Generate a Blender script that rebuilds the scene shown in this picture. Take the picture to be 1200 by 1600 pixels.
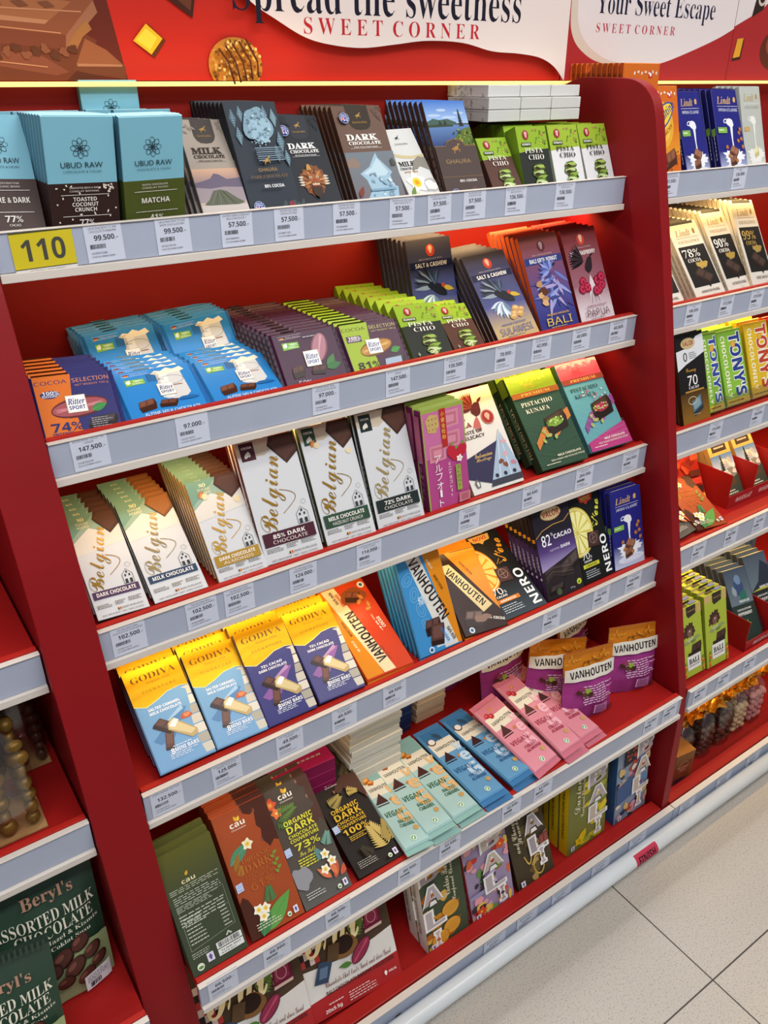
import bpy, bmesh, math, random
from mathutils import Matrix, Vector

for o in list(bpy.data.objects):
    bpy.data.objects.remove(o)
SC = bpy.context.scene
COL = SC.collection
R = math.radians

# ------------------------------------------------------------------ camera
cd = bpy.data.cameras.new('camera')
cd.sensor_fit = 'VERTICAL'
cd.sensor_height = 36.0
cd.lens = 1268.1 / 1600 * 36
cd.clip_start = 0.02
cam = bpy.data.objects.new('camera', cd)
COL.objects.link(cam)
yaw, pitch = R(34.81), R(28.07)
fwd = Vector((math.sin(yaw) * math.cos(pitch), math.cos(yaw) * math.cos(pitch), -math.sin(pitch)))
rgt = Vector((math.cos(yaw), -math.sin(yaw), 0))
upv = rgt.cross(fwd)
M = Matrix((rgt, upv, -fwd)).transposed().to_4x4()
M.translation = Vector((-0.176, -0.85, 1.42))
cam.matrix_world = M
SC.camera = cam

# ------------------------------------------------------------------ light and exposure
SC.view_settings.view_transform = 'Standard'
SC.view_settings.look = 'None'
SC.view_settings.gamma = 1
SC.view_settings.exposure = 0.0
wd = bpy.data.worlds.new('world')
SC.world = wd
wd.use_nodes = True
wd.node_tree.nodes['Background'].inputs[0].default_value = (0.86, 0.92, 1.0, 1)
wd.node_tree.nodes['Background'].inputs[1].default_value = 0.22


def area(name, loc, size, power, color, direction, spread=180):
    l = bpy.data.lights.new(name, 'AREA')
    l.shape = 'RECTANGLE'
    l.size, l.size_y = size
    l.energy = power
    l.color = color
    l.spread = R(spread)
    o = bpy.data.objects.new(name, l)
    o.location = loc
    o.rotation_euler = Vector(direction).to_track_quat('-Z', 'Y').to_euler()
    COL.objects.link(o)
    return o


# the shop's ceiling fittings: long white tubes over the aisle, one run behind the shelving
area('ceiling_light', (0.3, 0.66, 2.9), (4.2, 0.12), 46, (1, 0.97, 0.93), (0, -0.1, -1))
area('ceiling_light', (0.2, -1.35, 2.9), (3.6, 0.35), 27, (0.97, 0.98, 1.0), (0, 0.75, -1), 125)
area('ceiling_light', (1.9, -0.75, 2.9), (2.6, 0.30), 24, (1, 0.93, 0.84), (0, 0.0, -1))
area('ceiling_light', (-0.5, -2.6, 2.9), (3.6, 0.5), 18, (0.95, 0.97, 1.0), (0, 0.5, -1))
# strip lamps under the shelves: x from, x to, y, z, watts
WARM = (1.0, 0.66, 0.27)
STRIPS = [(0.60, 0.99, 0.215, 1.229, 4.2), (0.02, 0.60, 0.215, 1.229, 1.5), (0.03, 0.98, 0.105, 0.998, 2.7),
          (0.03, 0.98, 0.04, 0.773, 2.9), (0.05, 0.97, -0.03, 0.557, 0.8), (0.0, 0.55, -0.12, 0.302, 0.5),
          (1.06, 1.96, 0.185, 1.219, 3.2), (1.06, 1.96, 0.105, 0.998, 2.6), (1.06, 1.96, 0.04, 0.773, 3.6),
          (1.06, 1.96, -0.03, 0.557, 3.2), (1.06, 1.96, -0.12, 0.302, 2.6)]
for a, b, y, z, pw in STRIPS:
    if pw:
        area('shelf_strip_light', ((a + b) / 2, y, z - 0.005), (b - a, 0.008), pw * 0.30, WARM, (0, 0.35, -1))
# lamps along the foot of the header sign
area('header_light', (0.12, 0.262, 1.432), (0.75, 0.01), 0.22, (1.0, 0.62, 0.30), (0, 0.55, 1))
area('header_light', (0.95, 0.262, 1.432), (2.1, 0.01), 0.16, (1.0, 0.82, 0.6), (0, 0.55, 1))

# ------------------------------------------------------------------ materials


def lin(v):
    v /= 255.0
    return v / 12.92 if v <= 0.04045 else ((v + 0.055) / 1.055) ** 2.4


def hx(s):
    if isinstance(s, tuple):
        return s
    s = s.lstrip('#')
    return (lin(int(s[0:2], 16)), lin(int(s[2:4], 16)), lin(int(s[4:6], 16)), 1.0)


def print_mat(name, rough, metal=0.0, coat=0.0, bump=0.0, bscale=400):
    m = bpy.data.materials.new(name)
    m.use_nodes = True
    nt = m.node_tree
    b = nt.nodes['Principled BSDF']
    a = nt.nodes.new('ShaderNodeAttribute')
    a.attribute_name = 'Col'
    nt.links.new(a.outputs['Color'], b.inputs['Base Color'])
    b.inputs['Roughness'].default_value = rough
    b.inputs['Metallic'].default_value = metal
    b.inputs['Coat Weight'].default_value = coat
    b.inputs['Specular IOR Level'].default_value = 0.16
    if name == 'glossy_film':
        b.inputs['Specular IOR Level'].default_value = 0.20
    if bump:
        n = nt.nodes.new('ShaderNodeTexNoise')
        n.inputs['Scale'].default_value = bscale
        tc = nt.nodes.new('ShaderNodeTexCoord')
        nt.links.new(tc.outputs['Object'], n.inputs['Vector'])
        bp = nt.nodes.new('ShaderNodeBump')
        bp.inputs['Strength'].default_value = bump
        bp.inputs['Distance'].default_value = 0.001
        nt.links.new(n.outputs['Fac'], bp.inputs['Height'])
        nt.links.new(bp.outputs['Normal'], b.inputs['Normal'])
    return m


CARD, FILM, FOIL, MATTE = 0, 1, 2, 3
PRINTS = [print_mat('printed_card', 0.46), print_mat('glossy_film', 0.30, 0.0, 0.0, 0.40, 42),
          print_mat('foil_print', 0.36, 0.5, 0.0, 0.25, 120), print_mat('matte_paper', 0.7)]


def plain(name, col, rough=0.5, metal=0.0, noise=0.0, nscale=8.0, coat=0.0, emit=0.0):
    m = bpy.data.materials.new(name)
    m.use_nodes = True
    nt = m.node_tree
    b = nt.nodes['Principled BSDF']
    c = hx(col)
    b.inputs['Base Color'].default_value = c
    b.inputs['Roughness'].default_value = rough
    b.inputs['Specular IOR Level'].default_value = 0.22
    b.inputs['Metallic'].default_value = metal
    b.inputs['Coat Weight'].default_value = coat
    if emit:
        b.inputs['Emission Color'].default_value = c
        b.inputs['Emission Strength'].default_value = emit
    if noise:
        n = nt.nodes.new('ShaderNodeTexNoise')
        n.inputs['Scale'].default_value = nscale
        n.inputs['Detail'].default_value = 5
        tc = nt.nodes.new('ShaderNodeTexCoord')
        nt.links.new(tc.outputs['Object'], n.inputs['Vector'])
        r = nt.nodes.new('ShaderNodeValToRGB')
        r.color_ramp.elements[0].position = 0.3
        r.color_ramp.elements[1].position = 0.7
        r.color_ramp.elements[0].color = tuple(x * (1 - noise) for x in c[:3]) + (1,)
        r.color_ramp.elements[1].color = tuple(min(1, x * (1 + noise)) for x in c[:3]) + (1,)
        nt.links.new(n.outputs['Fac'], r.inputs['Fac'])
        nt.links.new(r.outputs['Color'], b.inputs['Base Color'])
    return m


RED = plain('red_laminate', '860e14', 0.5, noise=0.06, nscale=6)
RED_IN = plain('red_shelf_board', '9c1b19', 0.40, noise=0.05, nscale=9)
RAILM = plain('pale_price_rail_plastic', 'a9b0c2', 0.36, noise=0.03, nscale=14, coat=0.1)
LEDGE = plain('ivory_shelf_edge', 'd9d0c6', 0.4, noise=0.03)
BACKM = plain('shaded_red_back_panel', '8c1a14', 0.5, noise=0.05, nscale=7)  # shelf red made darker: shade behind the packs is put into the colour
LIPM = plain('red_lip', 'b4261e', 0.4, noise=0.04, nscale=9)
WHITEM = plain('white_enamel', 'd5dbdf', 0.3, noise=0.05, nscale=5, coat=0.3)
DARKM = plain('dark_plinth', '2a2320', 0.7)
LEDM = plain('warm_led_diffuser', 'ffd890', 0.4, emit=2.2)
LEDH = plain('header_led_diffuser', 'ffd27a', 0.4, emit=1.1)


def clear_mat(name, tint=(1, 1, 1, 1), gloss=0.16, rough=0.08):
    m = bpy.data.materials.new(name)
    m.use_nodes = True
    nt = m.node_tree
    nt.nodes.clear()
    out = nt.nodes.new('ShaderNodeOutputMaterial')
    mx = nt.nodes.new('ShaderNodeMixShader')
    tr = nt.nodes.new('ShaderNodeBsdfTransparent')
    gl = nt.nodes.new('ShaderNodeBsdfGlossy')
    tr.inputs[0].default_value = tint
    gl.inputs['Roughness'].default_value = rough
    mx.inputs[0].default_value = gloss
    nt.links.new(tr.outputs[0], mx.inputs[1])
    nt.links.new(gl.outputs[0], mx.inputs[2])
    nt.links.new(mx.outputs[0], out.inputs['Surface'])
    return m


CLEAR = clear_mat('clear_film', (0.95, 0.95, 0.93, 1), 0.14, 0.18)
ACRYL = clear_mat('clear_acrylic', (0.9, 0.86, 0.86, 1), 0.10, 0.05)

# ------------------------------------------------------------------ lettering
FONTS = {'b': (0x1D400, 0x1D41A, 0x1D7CE), 'i': (0x1D468, 0x1D482, None), 'k': (0x1D4D0, 0x1D4EA, None),
         'm': (0x1D434, 0x1D44E, None), 's': (0x1D5D4, 0x1D5EE, 0x1D7EC), 'n': (0x1D5A0, 0x1D5BA, 0x1D7E2)}
GL = {}


def glyphs(s, f, off):
    if f == '':
        f = 's' if off >= .01 else 'n'
        off = max(0.0, off - .04)
    elif f in 'bim':
        off = max(off, -.007)
    key = (s, f, off)
    if key in GL:
        return GL[key]
    o = ''
    base = FONTS.get(f)
    for ch in s:
        if base and 'A' <= ch <= 'Z':
            o += chr(base[0] + ord(ch) - 65)
        elif base and 'a' <= ch <= 'z':
            o += '\u210e' if (f == 'm' and ch == 'h') else chr(base[1] + ord(ch) - 97)
        elif base and base[2] and ch.isdigit():
            o += chr(base[2] + ord(ch) - 48)
        else:
            o += ch
    c = bpy.data.curves.new('lettering', 'FONT')
    c.body = o
    c.resolution_u = 3 if len(s) < 9 else 2
    c.offset = off
    ob = bpy.data.objects.new('lettering', c)
    m = ob.to_mesh()
    vs = [(v.co.x, v.co.y) for v in m.vertices]
    fs = [tuple(p.vertices) for p in m.polygons]
    ob.to_mesh_clear()
    bpy.data.objects.remove(ob)
    bpy.data.curves.remove(c)
    if not vs:
        vs = [(0, 0), (1, 0), (1, 1)]
        fs = []
    x0 = min(v[0] for v in vs)
    x1 = max(v[0] for v in vs)
    y0 = min(v[1] for v in vs)
    y1 = max(v[1] for v in vs)
    w, h = max(x1 - x0, 1e-6), max(y1 - y0, 1e-6)
    GL[key] = ([((x - x0) / w - 0.5, (y - y0) / h - 0.5) for x, y in vs], fs, w / h)
    return GL[key]


def clip_poly(P, w, h):
    for ax, lim, sg in ((0, 0, 1), (0, w, -1), (1, 0, 1), (1, h, -1)):
        out = []
        n = len(P)
        for i in range(n):
            a, b = P[i], P[(i + 1) % n]
            da, db = (a[ax] - lim) * sg, (b[ax] - lim) * sg
            if da >= 0:
                out.append(a)
            if (da >= 0) != (db >= 0):
                t = da / (da - db)
                out.append((a[0] + t * (b[0] - a[0]), a[1] + t * (b[1] - a[1])))
        P = out
        if len(P) < 3:
            return []
    Q = []
    for q in P:
        if not Q or abs(q[0] - Q[-1][0]) + abs(q[1] - Q[-1][1]) > 1e-7:
            Q.append(q)
    return Q if len(Q) > 2 else []


class P:
    """a pack: body plus printing on its faces. Face coordinates run 0..1 across and up."""
    E = 0.00005

    def __init__(s, w, h, t):
        s.w, s.h, s.t = w / 1000, h / 1000, t / 1000
        s.V, s.F, s.C, s.MI = [], [], [], []
        s.k = 1
        s.face = 'F'
        s.fin = CARD

    def dims(s):
        return {'F': (s.w, s.h), 'L': (s.t, s.h), 'R': (s.t, s.h), 'T': (s.w, s.t), 'B': (s.w, s.h)}[s.face]

    def put(s, pts, faces, cols, fin=None):
        e = s.k * s.E
        n = len(s.V)
        f = s.face
        for (x, y) in pts:
            if f == 'F':
                s.V.append((x, -e, y))
            elif f == 'L':
                s.V.append((-e, s.t - x, y))
            elif f == 'R':
                s.V.append((s.w + e, x, y))
            elif f == 'T':
                s.V.append((x, y, s.h + e))
            else:
                s.V.append((s.w - x, s.t + e, y))
        s.C += cols if isinstance(cols, list) else [hx(cols)] * len(pts)
        for q in faces:
            s.F.append(tuple(n + i for i in q))
            s.MI.append(s.fin if fin is None else fin)
        s.k += 1

    def raw(s, vs, fs, col, fin=None):
        n = len(s.V)
        s.V += vs
        s.C += [hx(col)] * len(vs)
        for q in fs:
            s.F.append(tuple(n + i for i in q))
            s.MI.append(s.fin if fin is None else fin)

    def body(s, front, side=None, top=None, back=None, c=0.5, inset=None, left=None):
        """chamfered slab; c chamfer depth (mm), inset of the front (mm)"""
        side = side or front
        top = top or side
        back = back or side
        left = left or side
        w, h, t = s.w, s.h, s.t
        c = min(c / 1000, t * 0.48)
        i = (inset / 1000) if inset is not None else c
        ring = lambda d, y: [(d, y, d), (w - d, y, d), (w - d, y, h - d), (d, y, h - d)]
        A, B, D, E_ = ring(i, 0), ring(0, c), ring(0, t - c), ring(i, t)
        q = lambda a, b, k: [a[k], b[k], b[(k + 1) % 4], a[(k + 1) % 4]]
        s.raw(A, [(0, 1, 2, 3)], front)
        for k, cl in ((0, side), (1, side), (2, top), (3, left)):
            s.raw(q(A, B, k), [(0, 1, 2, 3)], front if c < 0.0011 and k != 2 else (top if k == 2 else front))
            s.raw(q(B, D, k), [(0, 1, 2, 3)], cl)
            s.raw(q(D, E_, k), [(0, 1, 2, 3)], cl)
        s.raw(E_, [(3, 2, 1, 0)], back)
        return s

    def poly(s, pts, col, clip=True):
        du, dv = s.dims()
        m = [(u * du, v * dv) for u, v in pts]
        if clip:
            m = clip_poly(m, du, dv)
        if len(m) >= 3:
            s.put(m, [tuple(range(len(m)))], col)

    def rect(s, u0, v0, u1, v1, col):
        s.poly([(u0, v0), (u1, v0), (u1, v1), (u0, v1)], col)

    def grad(s, u0, v0, u1, v1, cb, ct, n=8):
        du, dv = s.dims()
        cb, ct = hx(cb), hx(ct)
        pts, cols, fs = [], [], []
        for i in range(n + 1):
            f = i / n
            v = v0 + (v1 - v0) * f
            c = tuple(a + (b - a) * f for a, b in zip(cb, ct))
            pts += [(u0 * du, v * dv), (u1 * du, v * dv)]
            cols += [c, c]
            if i:
                fs.append((2 * i - 2, 2 * i - 1, 2 * i + 1, 2 * i))
        s.put(pts, fs, cols)

    def shape(s, u, v, mm, col, clip=True):
        """polygon given in millimetres about the point u, v"""
        du, dv = s.dims()
        m = [(u * du + x / 1000, v * dv + y / 1000) for x, y in mm]
        if clip:
            m = clip_poly(m, du, dv)
        if len(m) >= 3:
            s.put(m, [tuple(range(len(m)))], col)

    def ell(s, u, v, rx, col, ry=None, rot=0, n=20, clip=True):
        ry = rx if ry is None else ry
        ca, sa = math.cos(R(rot)), math.sin(R(rot))
        pts = []
        for i in range(n):
            a = 2 * math.pi * i / n
            x, y = rx * math.cos(a), ry * math.sin(a)
            pts.append((x * ca - y * sa, x * sa + y * ca))
        s.shape(u, v, pts, col, clip)

    def ring(s, u, v, rx, wd, col, ry=None, rot=0, n=22):
        ry = rx if ry is None else ry
        ca, sa = math.cos(R(rot)), math.sin(R(rot))
        du, dv = s.dims()
        pts = []
        for k in (0, wd):
            for i in range(n):
                a = 2 * math.pi * i / n
                x, y = (rx - k) * math.cos(a), (ry - k) * math.sin(a)
                pts.append((u * du + (x * ca - y * sa) / 1000, v * dv + (x * sa + y * ca) / 1000))
        s.put(pts, [(i, (i + 1) % n, n + (i + 1) % n, n + i) for i in range(n)], col)

    def line(s, pts, wd, col):
        du, dv = s.dims()
        m = [(u * du, v * dv) for u, v in pts]
        wd /= 2000
        vs, fs = [], []
        n = len(m)
        for i, (x, y) in enumerate(m):
            a, b = m[max(0, i - 1)], m[min(n - 1, i + 1)]
            dx, dy = b[0] - a[0], b[1] - a[1]
            L = math.hypot(dx, dy) or 1
            nx, ny = -dy / L * wd, dx / L * wd
            vs += [(x + nx, y + ny), (x - nx, y - ny)]
            if i:
                fs.append((2 * i - 2, 2 * i - 1, 2 * i + 1, 2 * i))
        s.put(vs, fs, col)

    def blob(s, u, v, r, col, seed=1, amp=0.3, n=22, ry=None, rot=0, spiky=False):
        rnd = random.Random(seed)
        ry = r if ry is None else ry
        ph = [rnd.uniform(0, 6.28) for _ in range(4)]
        ca, sa = math.cos(R(rot)), math.sin(R(rot))
        pts = []
        for i in range(n):
            a = 2 * math.pi * i / n
            k = 1 + amp * (0.5 * math.sin(2 * a + ph[0]) + 0.35 * math.sin(3 * a + ph[1]) + 0.3 * math.sin(5 * a + ph[2]))
            if spiky:
                k *= (1 + amp * rnd.uniform(0.2, 1)) if i % 2 else (1 - amp * rnd.uniform(0.1, 0.7))
            x, y = r * k * math.cos(a), ry * k * math.sin(a)
            pts.append((x * ca - y * sa, x * sa + y * ca))
        s.shape(u, v, pts, col)

    def text(s, t, u, v, fw=None, fh=None, col='ffffff', f='', off=0.0, rot=0):
        """lettering centred at u, v; fw and fh are its width and height in the text's own direction, as shares of the face"""
        vs, fs, asp = glyphs(t, f, off)
        du, dv = s.dims()
        turned = abs(math.sin(R(rot))) > 0.7
        W = (fw * (dv if turned else du)) if fw else None
        H = (fh * (du if turned else dv)) if fh else None
        if W is None:
            W = H * asp
        if H is None:
            H = W / asp
        ca, sa = math.cos(R(rot)), math.sin(R(rot))
        pts = []
        for x, y in vs:
            x, y = x * W, y * H
            pts.append((u * du + x * ca - y * sa, v * dv + x * sa + y * ca))
        s.put(pts, fs, col)

    def greek(s, u0, v0, u1, v1, n, col, seed=3, fill=0.42, turn=False):
        """lines of print too small to read"""
        rnd = random.Random(seed)
        du, dv = s.dims()
        pts, fs = [], []
        for i in range(n):
            if turn:
                uc = u0 + (u1 - u0) * (i + .5) / n
                hh = (u1 - u0) / n * fill / 2
                p, e = v0, v0 + (v1 - v0) * rnd.uniform(0.65, 1)
            else:
                vc = v1 - (v1 - v0) * (i + .5) / n
                hh = (v1 - v0) / n * fill / 2
                p, e = u0, u0 + (u1 - u0) * rnd.uniform(0.65, 1)
            while p < e:
                q = min(e, p + (e - p) * 0.02 + abs((v1 - v0) if turn else (u1 - u0)) * rnd.uniform(0.05, 0.16))
                k = len(pts)
                if turn:
                    pts += [((uc - hh) * du, p * dv), ((uc + hh) * du, p * dv), ((uc + hh) * du, q * dv), ((uc - hh) * du, q * dv)]
                else:
                    pts += [(p * du, (vc - hh) * dv), (q * du, (vc - hh) * dv), (q * du, (vc + hh) * dv), (p * du, (vc + hh) * dv)]
                fs.append((k, k + 1, k + 2, k + 3))
                p = q + abs((v1 - v0) if turn else (u1 - u0)) * 0.03
        if pts:
            s.put(pts, fs, col)

    # ---- motifs
    def leaf(s, u, v, L, wd, rot, col, vein=None):
        pts = []
        ca, sa = math.cos(R(rot)), math.sin(R(rot))
        for i in range(9):
            x = L * i / 8
            pts.append((x, wd / 2 * math.sin(math.pi * (i / 8) ** 0.8)))
        pts += [(x, -y) for x, y in pts[-2:0:-1]]
        s.shape(u, v, [(x * ca - y * sa, x * sa + y * ca) for x, y in pts], col)
        if vein:
            s.shape(u, v, [(x * ca - y * sa, x * sa + y * ca) for x, y in ((0, .25), (L * .9, .1), (L * .9, -.1), (0, -.25))], vein)

    def palm(s, u, v, L, rot, col, n=9, wd=2.2, spread=62):
        for i in range(n):
            f = (i + 1) / n
            for sg in (1, -1):
                x, y = L * f * math.cos(R(rot)), L * f * math.sin(R(rot))
                du, dv = s.dims()
                s.leaf(u + x * .75 / 1000 / du, v + y * .75 / 1000 / dv, L * (0.5 - 0.25 * f), wd, rot + sg * spread * (1 - 0.5 * f), col)

    def flower(s, u, v, r, col, cen, n=5, rot=0, tip=None):
        for i in range(n):
            s.leaf(u, v, r, r * 0.75, rot + 360 * i / n, col)
        if tip:
            s.ell(u, v, r * 0.42, tip, n=10)
        s.ell(u, v, r * 0.22, cen, n=8)

    def choc(s, u, v, w, h, rot, top, side, lite, dep=None, cells=1):
        """a piece of chocolate bar seen from above at an angle"""
        dep = dep or h * 0.45
        ca, sa = math.cos(R(rot)), math.sin(R(rot))
        T = lambda pts: [(x * ca - y * sa, x * sa + y * ca) for x, y in pts]
        sk = w * 0.18
        s.shape(u, v, T([(-w / 2, -h / 2 - dep), (w / 2, -h / 2 - dep), (w / 2 + sk, h / 2 - dep), (w / 2 + sk, h / 2), (-w / 2 + sk, h / 2), (-w / 2, -h / 2)]), side)
        s.shape(u, v, T([(-w / 2, -h / 2), (w / 2, -h / 2), (w / 2 + sk, h / 2), (-w / 2 + sk, h / 2)]), top)
        for i in range(cells):
            a, b = -w / 2 + w * (i + .14) / cells, -w / 2 + w * (i + .86) / cells
            s.shape(u, v, T([(a + sk * .15, -h * .36), (b + sk * .15, -h * .36), (b + sk * .85, h * .36), (a + sk * .85, h * .36)]), lite)

    def pod(s, u, v, L, wd, rot, col, dark, lite):
        s.ell(u, v, L / 2, dark, ry=wd / 2, rot=rot, n=22)
        s.ell(u, v, L / 2 * .97, col, ry=wd / 2 * .8, rot=rot, n=22)
        for k in (-.45, 0, .45):
            s.ell(u + 0, v, L / 2 * .9, lite, ry=wd / 2 * .08, rot=rot + k * 9, n=12)

    def almond(s, u, v, L, rot, col='b4692f', lite='d08a4c'):
        s.leaf(u, v, L, L * .62, rot, col)
        s.leaf(u, v, L * .85, L * .25, rot, lite)

    def barcode(s, u0, v0, u1, v1, col='222226', n=16, seed=5):
        rnd = random.Random(seed)
        du, dv = s.dims()
        pts, fs = [], []
        for i in range(n):
            a = u0 + (u1 - u0) * (i + rnd.uniform(0, .2)) / n
            b = a + (u1 - u0) / n * rnd.uniform(.3, .75)
            k = len(pts)
            pts += [(a * du, v0 * dv), (b * du, v0 * dv), (b * du, v1 * dv), (a * du, v1 * dv)]
            fs.append((k, k + 1, k + 2, k + 3))
        s.put(pts, fs, col)

    # ---- finish
    def mesh(s, name, warp=None, cuts=0):
        me = bpy.data.meshes.new(name)
        me.from_pydata(s.V, [], s.F)
        a = me.color_attributes.new('Col', 'FLOAT_COLOR', 'POINT')
        a.data.foreach_set('color', [x for c in s.C for x in c])
        for m in PRINTS:
            me.materials.append(m)
        me.polygons.foreach_set('material_index', s.MI)
        if warp:
            bm = bmesh.new()
            bm.from_mesh(me)
            for ax, L in ((0, s.w), (2, s.h)):
                for i in range(1, cuts):
                    co = [0, 0, 0]
                    co[ax] = L * i / cuts
                    no = [0, 0, 0]
                    no[ax] = 1
                    bmesh.ops.bisect_plane(bm, geom=bm.verts[:] + bm.edges[:] + bm.faces[:], plane_co=co, plane_no=no)
            for v in bm.verts:
                v.co = warp(v.co)
            for f in bm.faces:
                f.smooth = True
            bm.to_mesh(me)
            bm.free()
        me.update()
        return me


# ------------------------------------------------------------------ object helpers
ORD = ['first', 'second', 'third', 'fourth', 'fifth', 'sixth', 'seventh', 'eighth', 'ninth', 'tenth', 'eleventh', 'twelfth', 'thirteenth', 'fourteenth']


def link(name, me, parent=None):
    o = bpy.data.objects.new(name, me)
    COL.objects.link(o)
    if parent:
        o.parent = parent
    return o


def tag(o, label, cat, group=None):
    o['label'] = label
    o['category'] = cat
    if group:
        o['group'] = group
    return o


def empty(name, loc=(0, 0, 0)):
    o = bpy.data.objects.new(name, None)
    o.empty_display_size = 0.02
    COL.objects.link(o)
    o.location = loc
    return o


def pose(x, y, z, th, yw=0, roll=0):
    th, yw, roll = R(th), R(yw), R(roll)
    u, v = Vector((1, 0, 0)), Vector((0, math.sin(th), math.cos(th)))
    cr, sr = math.cos(roll), math.sin(roll)
    u, v = cr * u - sr * v, sr * u + cr * v
    rz = Matrix.Rotation(yw, 3, 'Z')
    u, v = rz @ u, rz @ v
    b = -(u.cross(v))
    m = Matrix((u, b, v)).transposed().to_4x4()
    m.translation = (x, y, z)
    return m


def put(name, me, ps, label, cat, n=0, dy=0.0, group=None, short=None, parts=(), dx=0.0, dz=0.0, dth=0.0):
    """one pack and, behind it, n more of its stack"""
    root = link(name, me)
    root.matrix_world = pose(*ps)
    tag(root, label, cat, group)
    kids = []
    for pn, pm, pl in parts:
        c = link(pn, pm, root)
        if pl:
            c['label'] = pl
        kids.append(c)
    for i in range(1, n + 1):
        r = root.copy()
        COL.objects.link(r)
        q = list(ps)
        q[0] += dx * i
        q[1] += dy * i
        q[2] += dz * i
        q[3] += dth * i
        r.matrix_world = pose(*q)
        r['label'] = f'{ORD[i]} {short} from the front of its stack'
        for c in kids:
            d = c.copy()
            COL.objects.link(d)
            d.parent = r
    return root


def boxes(name, items, mat, parent=None, bevel=0.0):
    """axis-aligned boxes (x0,x1,y0,y1,z0,z1) as one mesh"""
    bm = bmesh.new()
    for x0, x1, y0, y1, z0, z1 in items:
        vs = [bm.verts.new((x, y, z)) for z in (z0, z1) for x, y in ((x0, y0), (x1, y0), (x1, y1), (x0, y1))]
        for f in ((3, 2, 1, 0), (4, 5, 6, 7), (0, 1, 5, 4), (1, 2, 6, 5), (2, 3, 7, 6), (3, 0, 4, 7)):
            bm.faces.new([vs[i] for i in f])
    if bevel:
        bmesh.ops.bevel(bm, geom=bm.edges[:], offset=bevel, segments=2, affect='EDGES', profile=0.5)
    me = bpy.data.meshes.new(name)
    bm.to_mesh(me)
    bm.free()
    me.materials.append(mat)
    return link(name, me, parent)

# ================================================================== THE SETTING
def floor_mat():
    m = bpy.data.materials.new('speckled_floor_tile')
    m.use_nodes = True
    nt = m.node_tree
    N = lambda t: nt.nodes.new(t)
    b = nt.nodes['Principled BSDF']
    tc = N('ShaderNodeTexCoord')
    big = N('ShaderNodeTexNoise')
    big.inputs['Scale'].default_value = 3.0
    sp = N('ShaderNodeTexNoise')
    sp.inputs['Scale'].default_value = 330
    sp.inputs['Detail'].default_value = 3
    sp2 = N('ShaderNodeTexVoronoi')
    sp2.inputs['Scale'].default_value = 240
    for n in (big, sp, sp2):
        nt.links.new(tc.outputs['Object'], n.inputs['Vector'])
    r1 = N('ShaderNodeValToRGB')
    r1.color_ramp.elements[0].color = hx('aea79e')
    r1.color_ramp.elements[1].color = hx('bdb6ac')
    nt.links.new(big.outputs['Fac'], r1.inputs['Fac'])
    r2 = N('ShaderNodeValToRGB')
    r2.color_ramp.elements[0].position = 0.36
    r2.color_ramp.elements[0].color = (0.42, 0.40, 0.38, 1)
    r2.color_ramp.elements[1].position = 0.46
    r2.color_ramp.elements[1].color = (1, 1, 1, 1)
    nt.links.new(sp.outputs['Fac'], r2.inputs['Fac'])
    r3 = N('ShaderNodeValToRGB')
    r3.color_ramp.elements[0].position = 0.05
    r3.color_ramp.elements[0].color = (0.55, 0.52, 0.5, 1)
    r3.color_ramp.elements[1].position = 0.14
    r3.color_ramp.elements[1].color = (1, 1, 1, 1)
    nt.links.new(sp2.outputs['Distance'], r3.inputs['Fac'])
    m1, m2 = N('ShaderNodeMixRGB'), N('ShaderNodeMixRGB')
    for q in (m1, m2):
        q.blend_type = 'MULTIPLY'
        q.inputs[0].default_value = 0.5
    nt.links.new(r1.outputs[0], m1.inputs[1])
    nt.links.new(r2.outputs[0], m1.inputs[2])
    nt.links.new(m1.outputs[0], m2.inputs[1])
    nt.links.new(r3.outputs[0], m2.inputs[2])
    sx = N('ShaderNodeSeparateXYZ')
    nt.links.new(tc.outputs['Object'], sx.inputs[0])
    ds = []
    for out, off in (('X', 0.812), ('Y', -0.458)):
        a = N('ShaderNodeMath')
        a.operation = 'SUBTRACT'
        a.inputs[1].default_value = off - 0.3 - 60
        nt.links.new(sx.outputs[out], a.inputs[0])
        d = N('ShaderNodeMath')
        d.operation = 'MODULO'
        d.inputs[1].default_value = 0.6
        nt.links.new(a.outputs[0], d.inputs[0])
        e = N('ShaderNodeMath')
        e.operation = 'SUBTRACT'
        e.inputs[1].default_value = 0.3
        nt.links.new(d.outputs[0], e.inputs[0])
        g = N('ShaderNodeMath')
        g.operation = 'ABSOLUTE'
        nt.links.new(e.outputs[0], g.inputs[0])
        ds.append(g)
    mn = N('ShaderNodeMath')
    mn.operation = 'MINIMUM'
    nt.links.new(ds[0].outputs[0], mn.inputs[0])
    nt.links.new(ds[1].outputs[0], mn.inputs[1])
    lt = N('ShaderNodeMath')
    lt.operation = 'LESS_THAN'
    lt.inputs[1].default_value = 0.0013
    nt.links.new(mn.outputs[0], lt.inputs[0])
    gm = N('ShaderNodeMixRGB')
    gm.inputs[2].default_value = hx('38322e')
    nt.links.new(lt.outputs[0], gm.inputs[0])
    nt.links.new(m2.outputs[0], gm.inputs[1])
    nt.links.new(gm.outputs[0], b.inputs['Base Color'])
    b.inputs['Roughness'].default_value = 0.42
    return m


fl = boxes('floor', [(-3, 4, -4, 1.7, -0.05, 0)], floor_mat())
fl['kind'] = 'structure'
wb = boxes('wall_back', [(-3, 4, 1.6, 1.7, 0, 3.0)], plain('shop_wall', 'b9b4ae', 0.7))
wb['kind'] = 'structure'
ce = boxes('ceiling', [(-3, 4, -4, 1.7, 3.0, 3.05)], plain('shop_ceiling', 'd8d6d2', 0.8))
ce['kind'] = 'structure'

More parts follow.
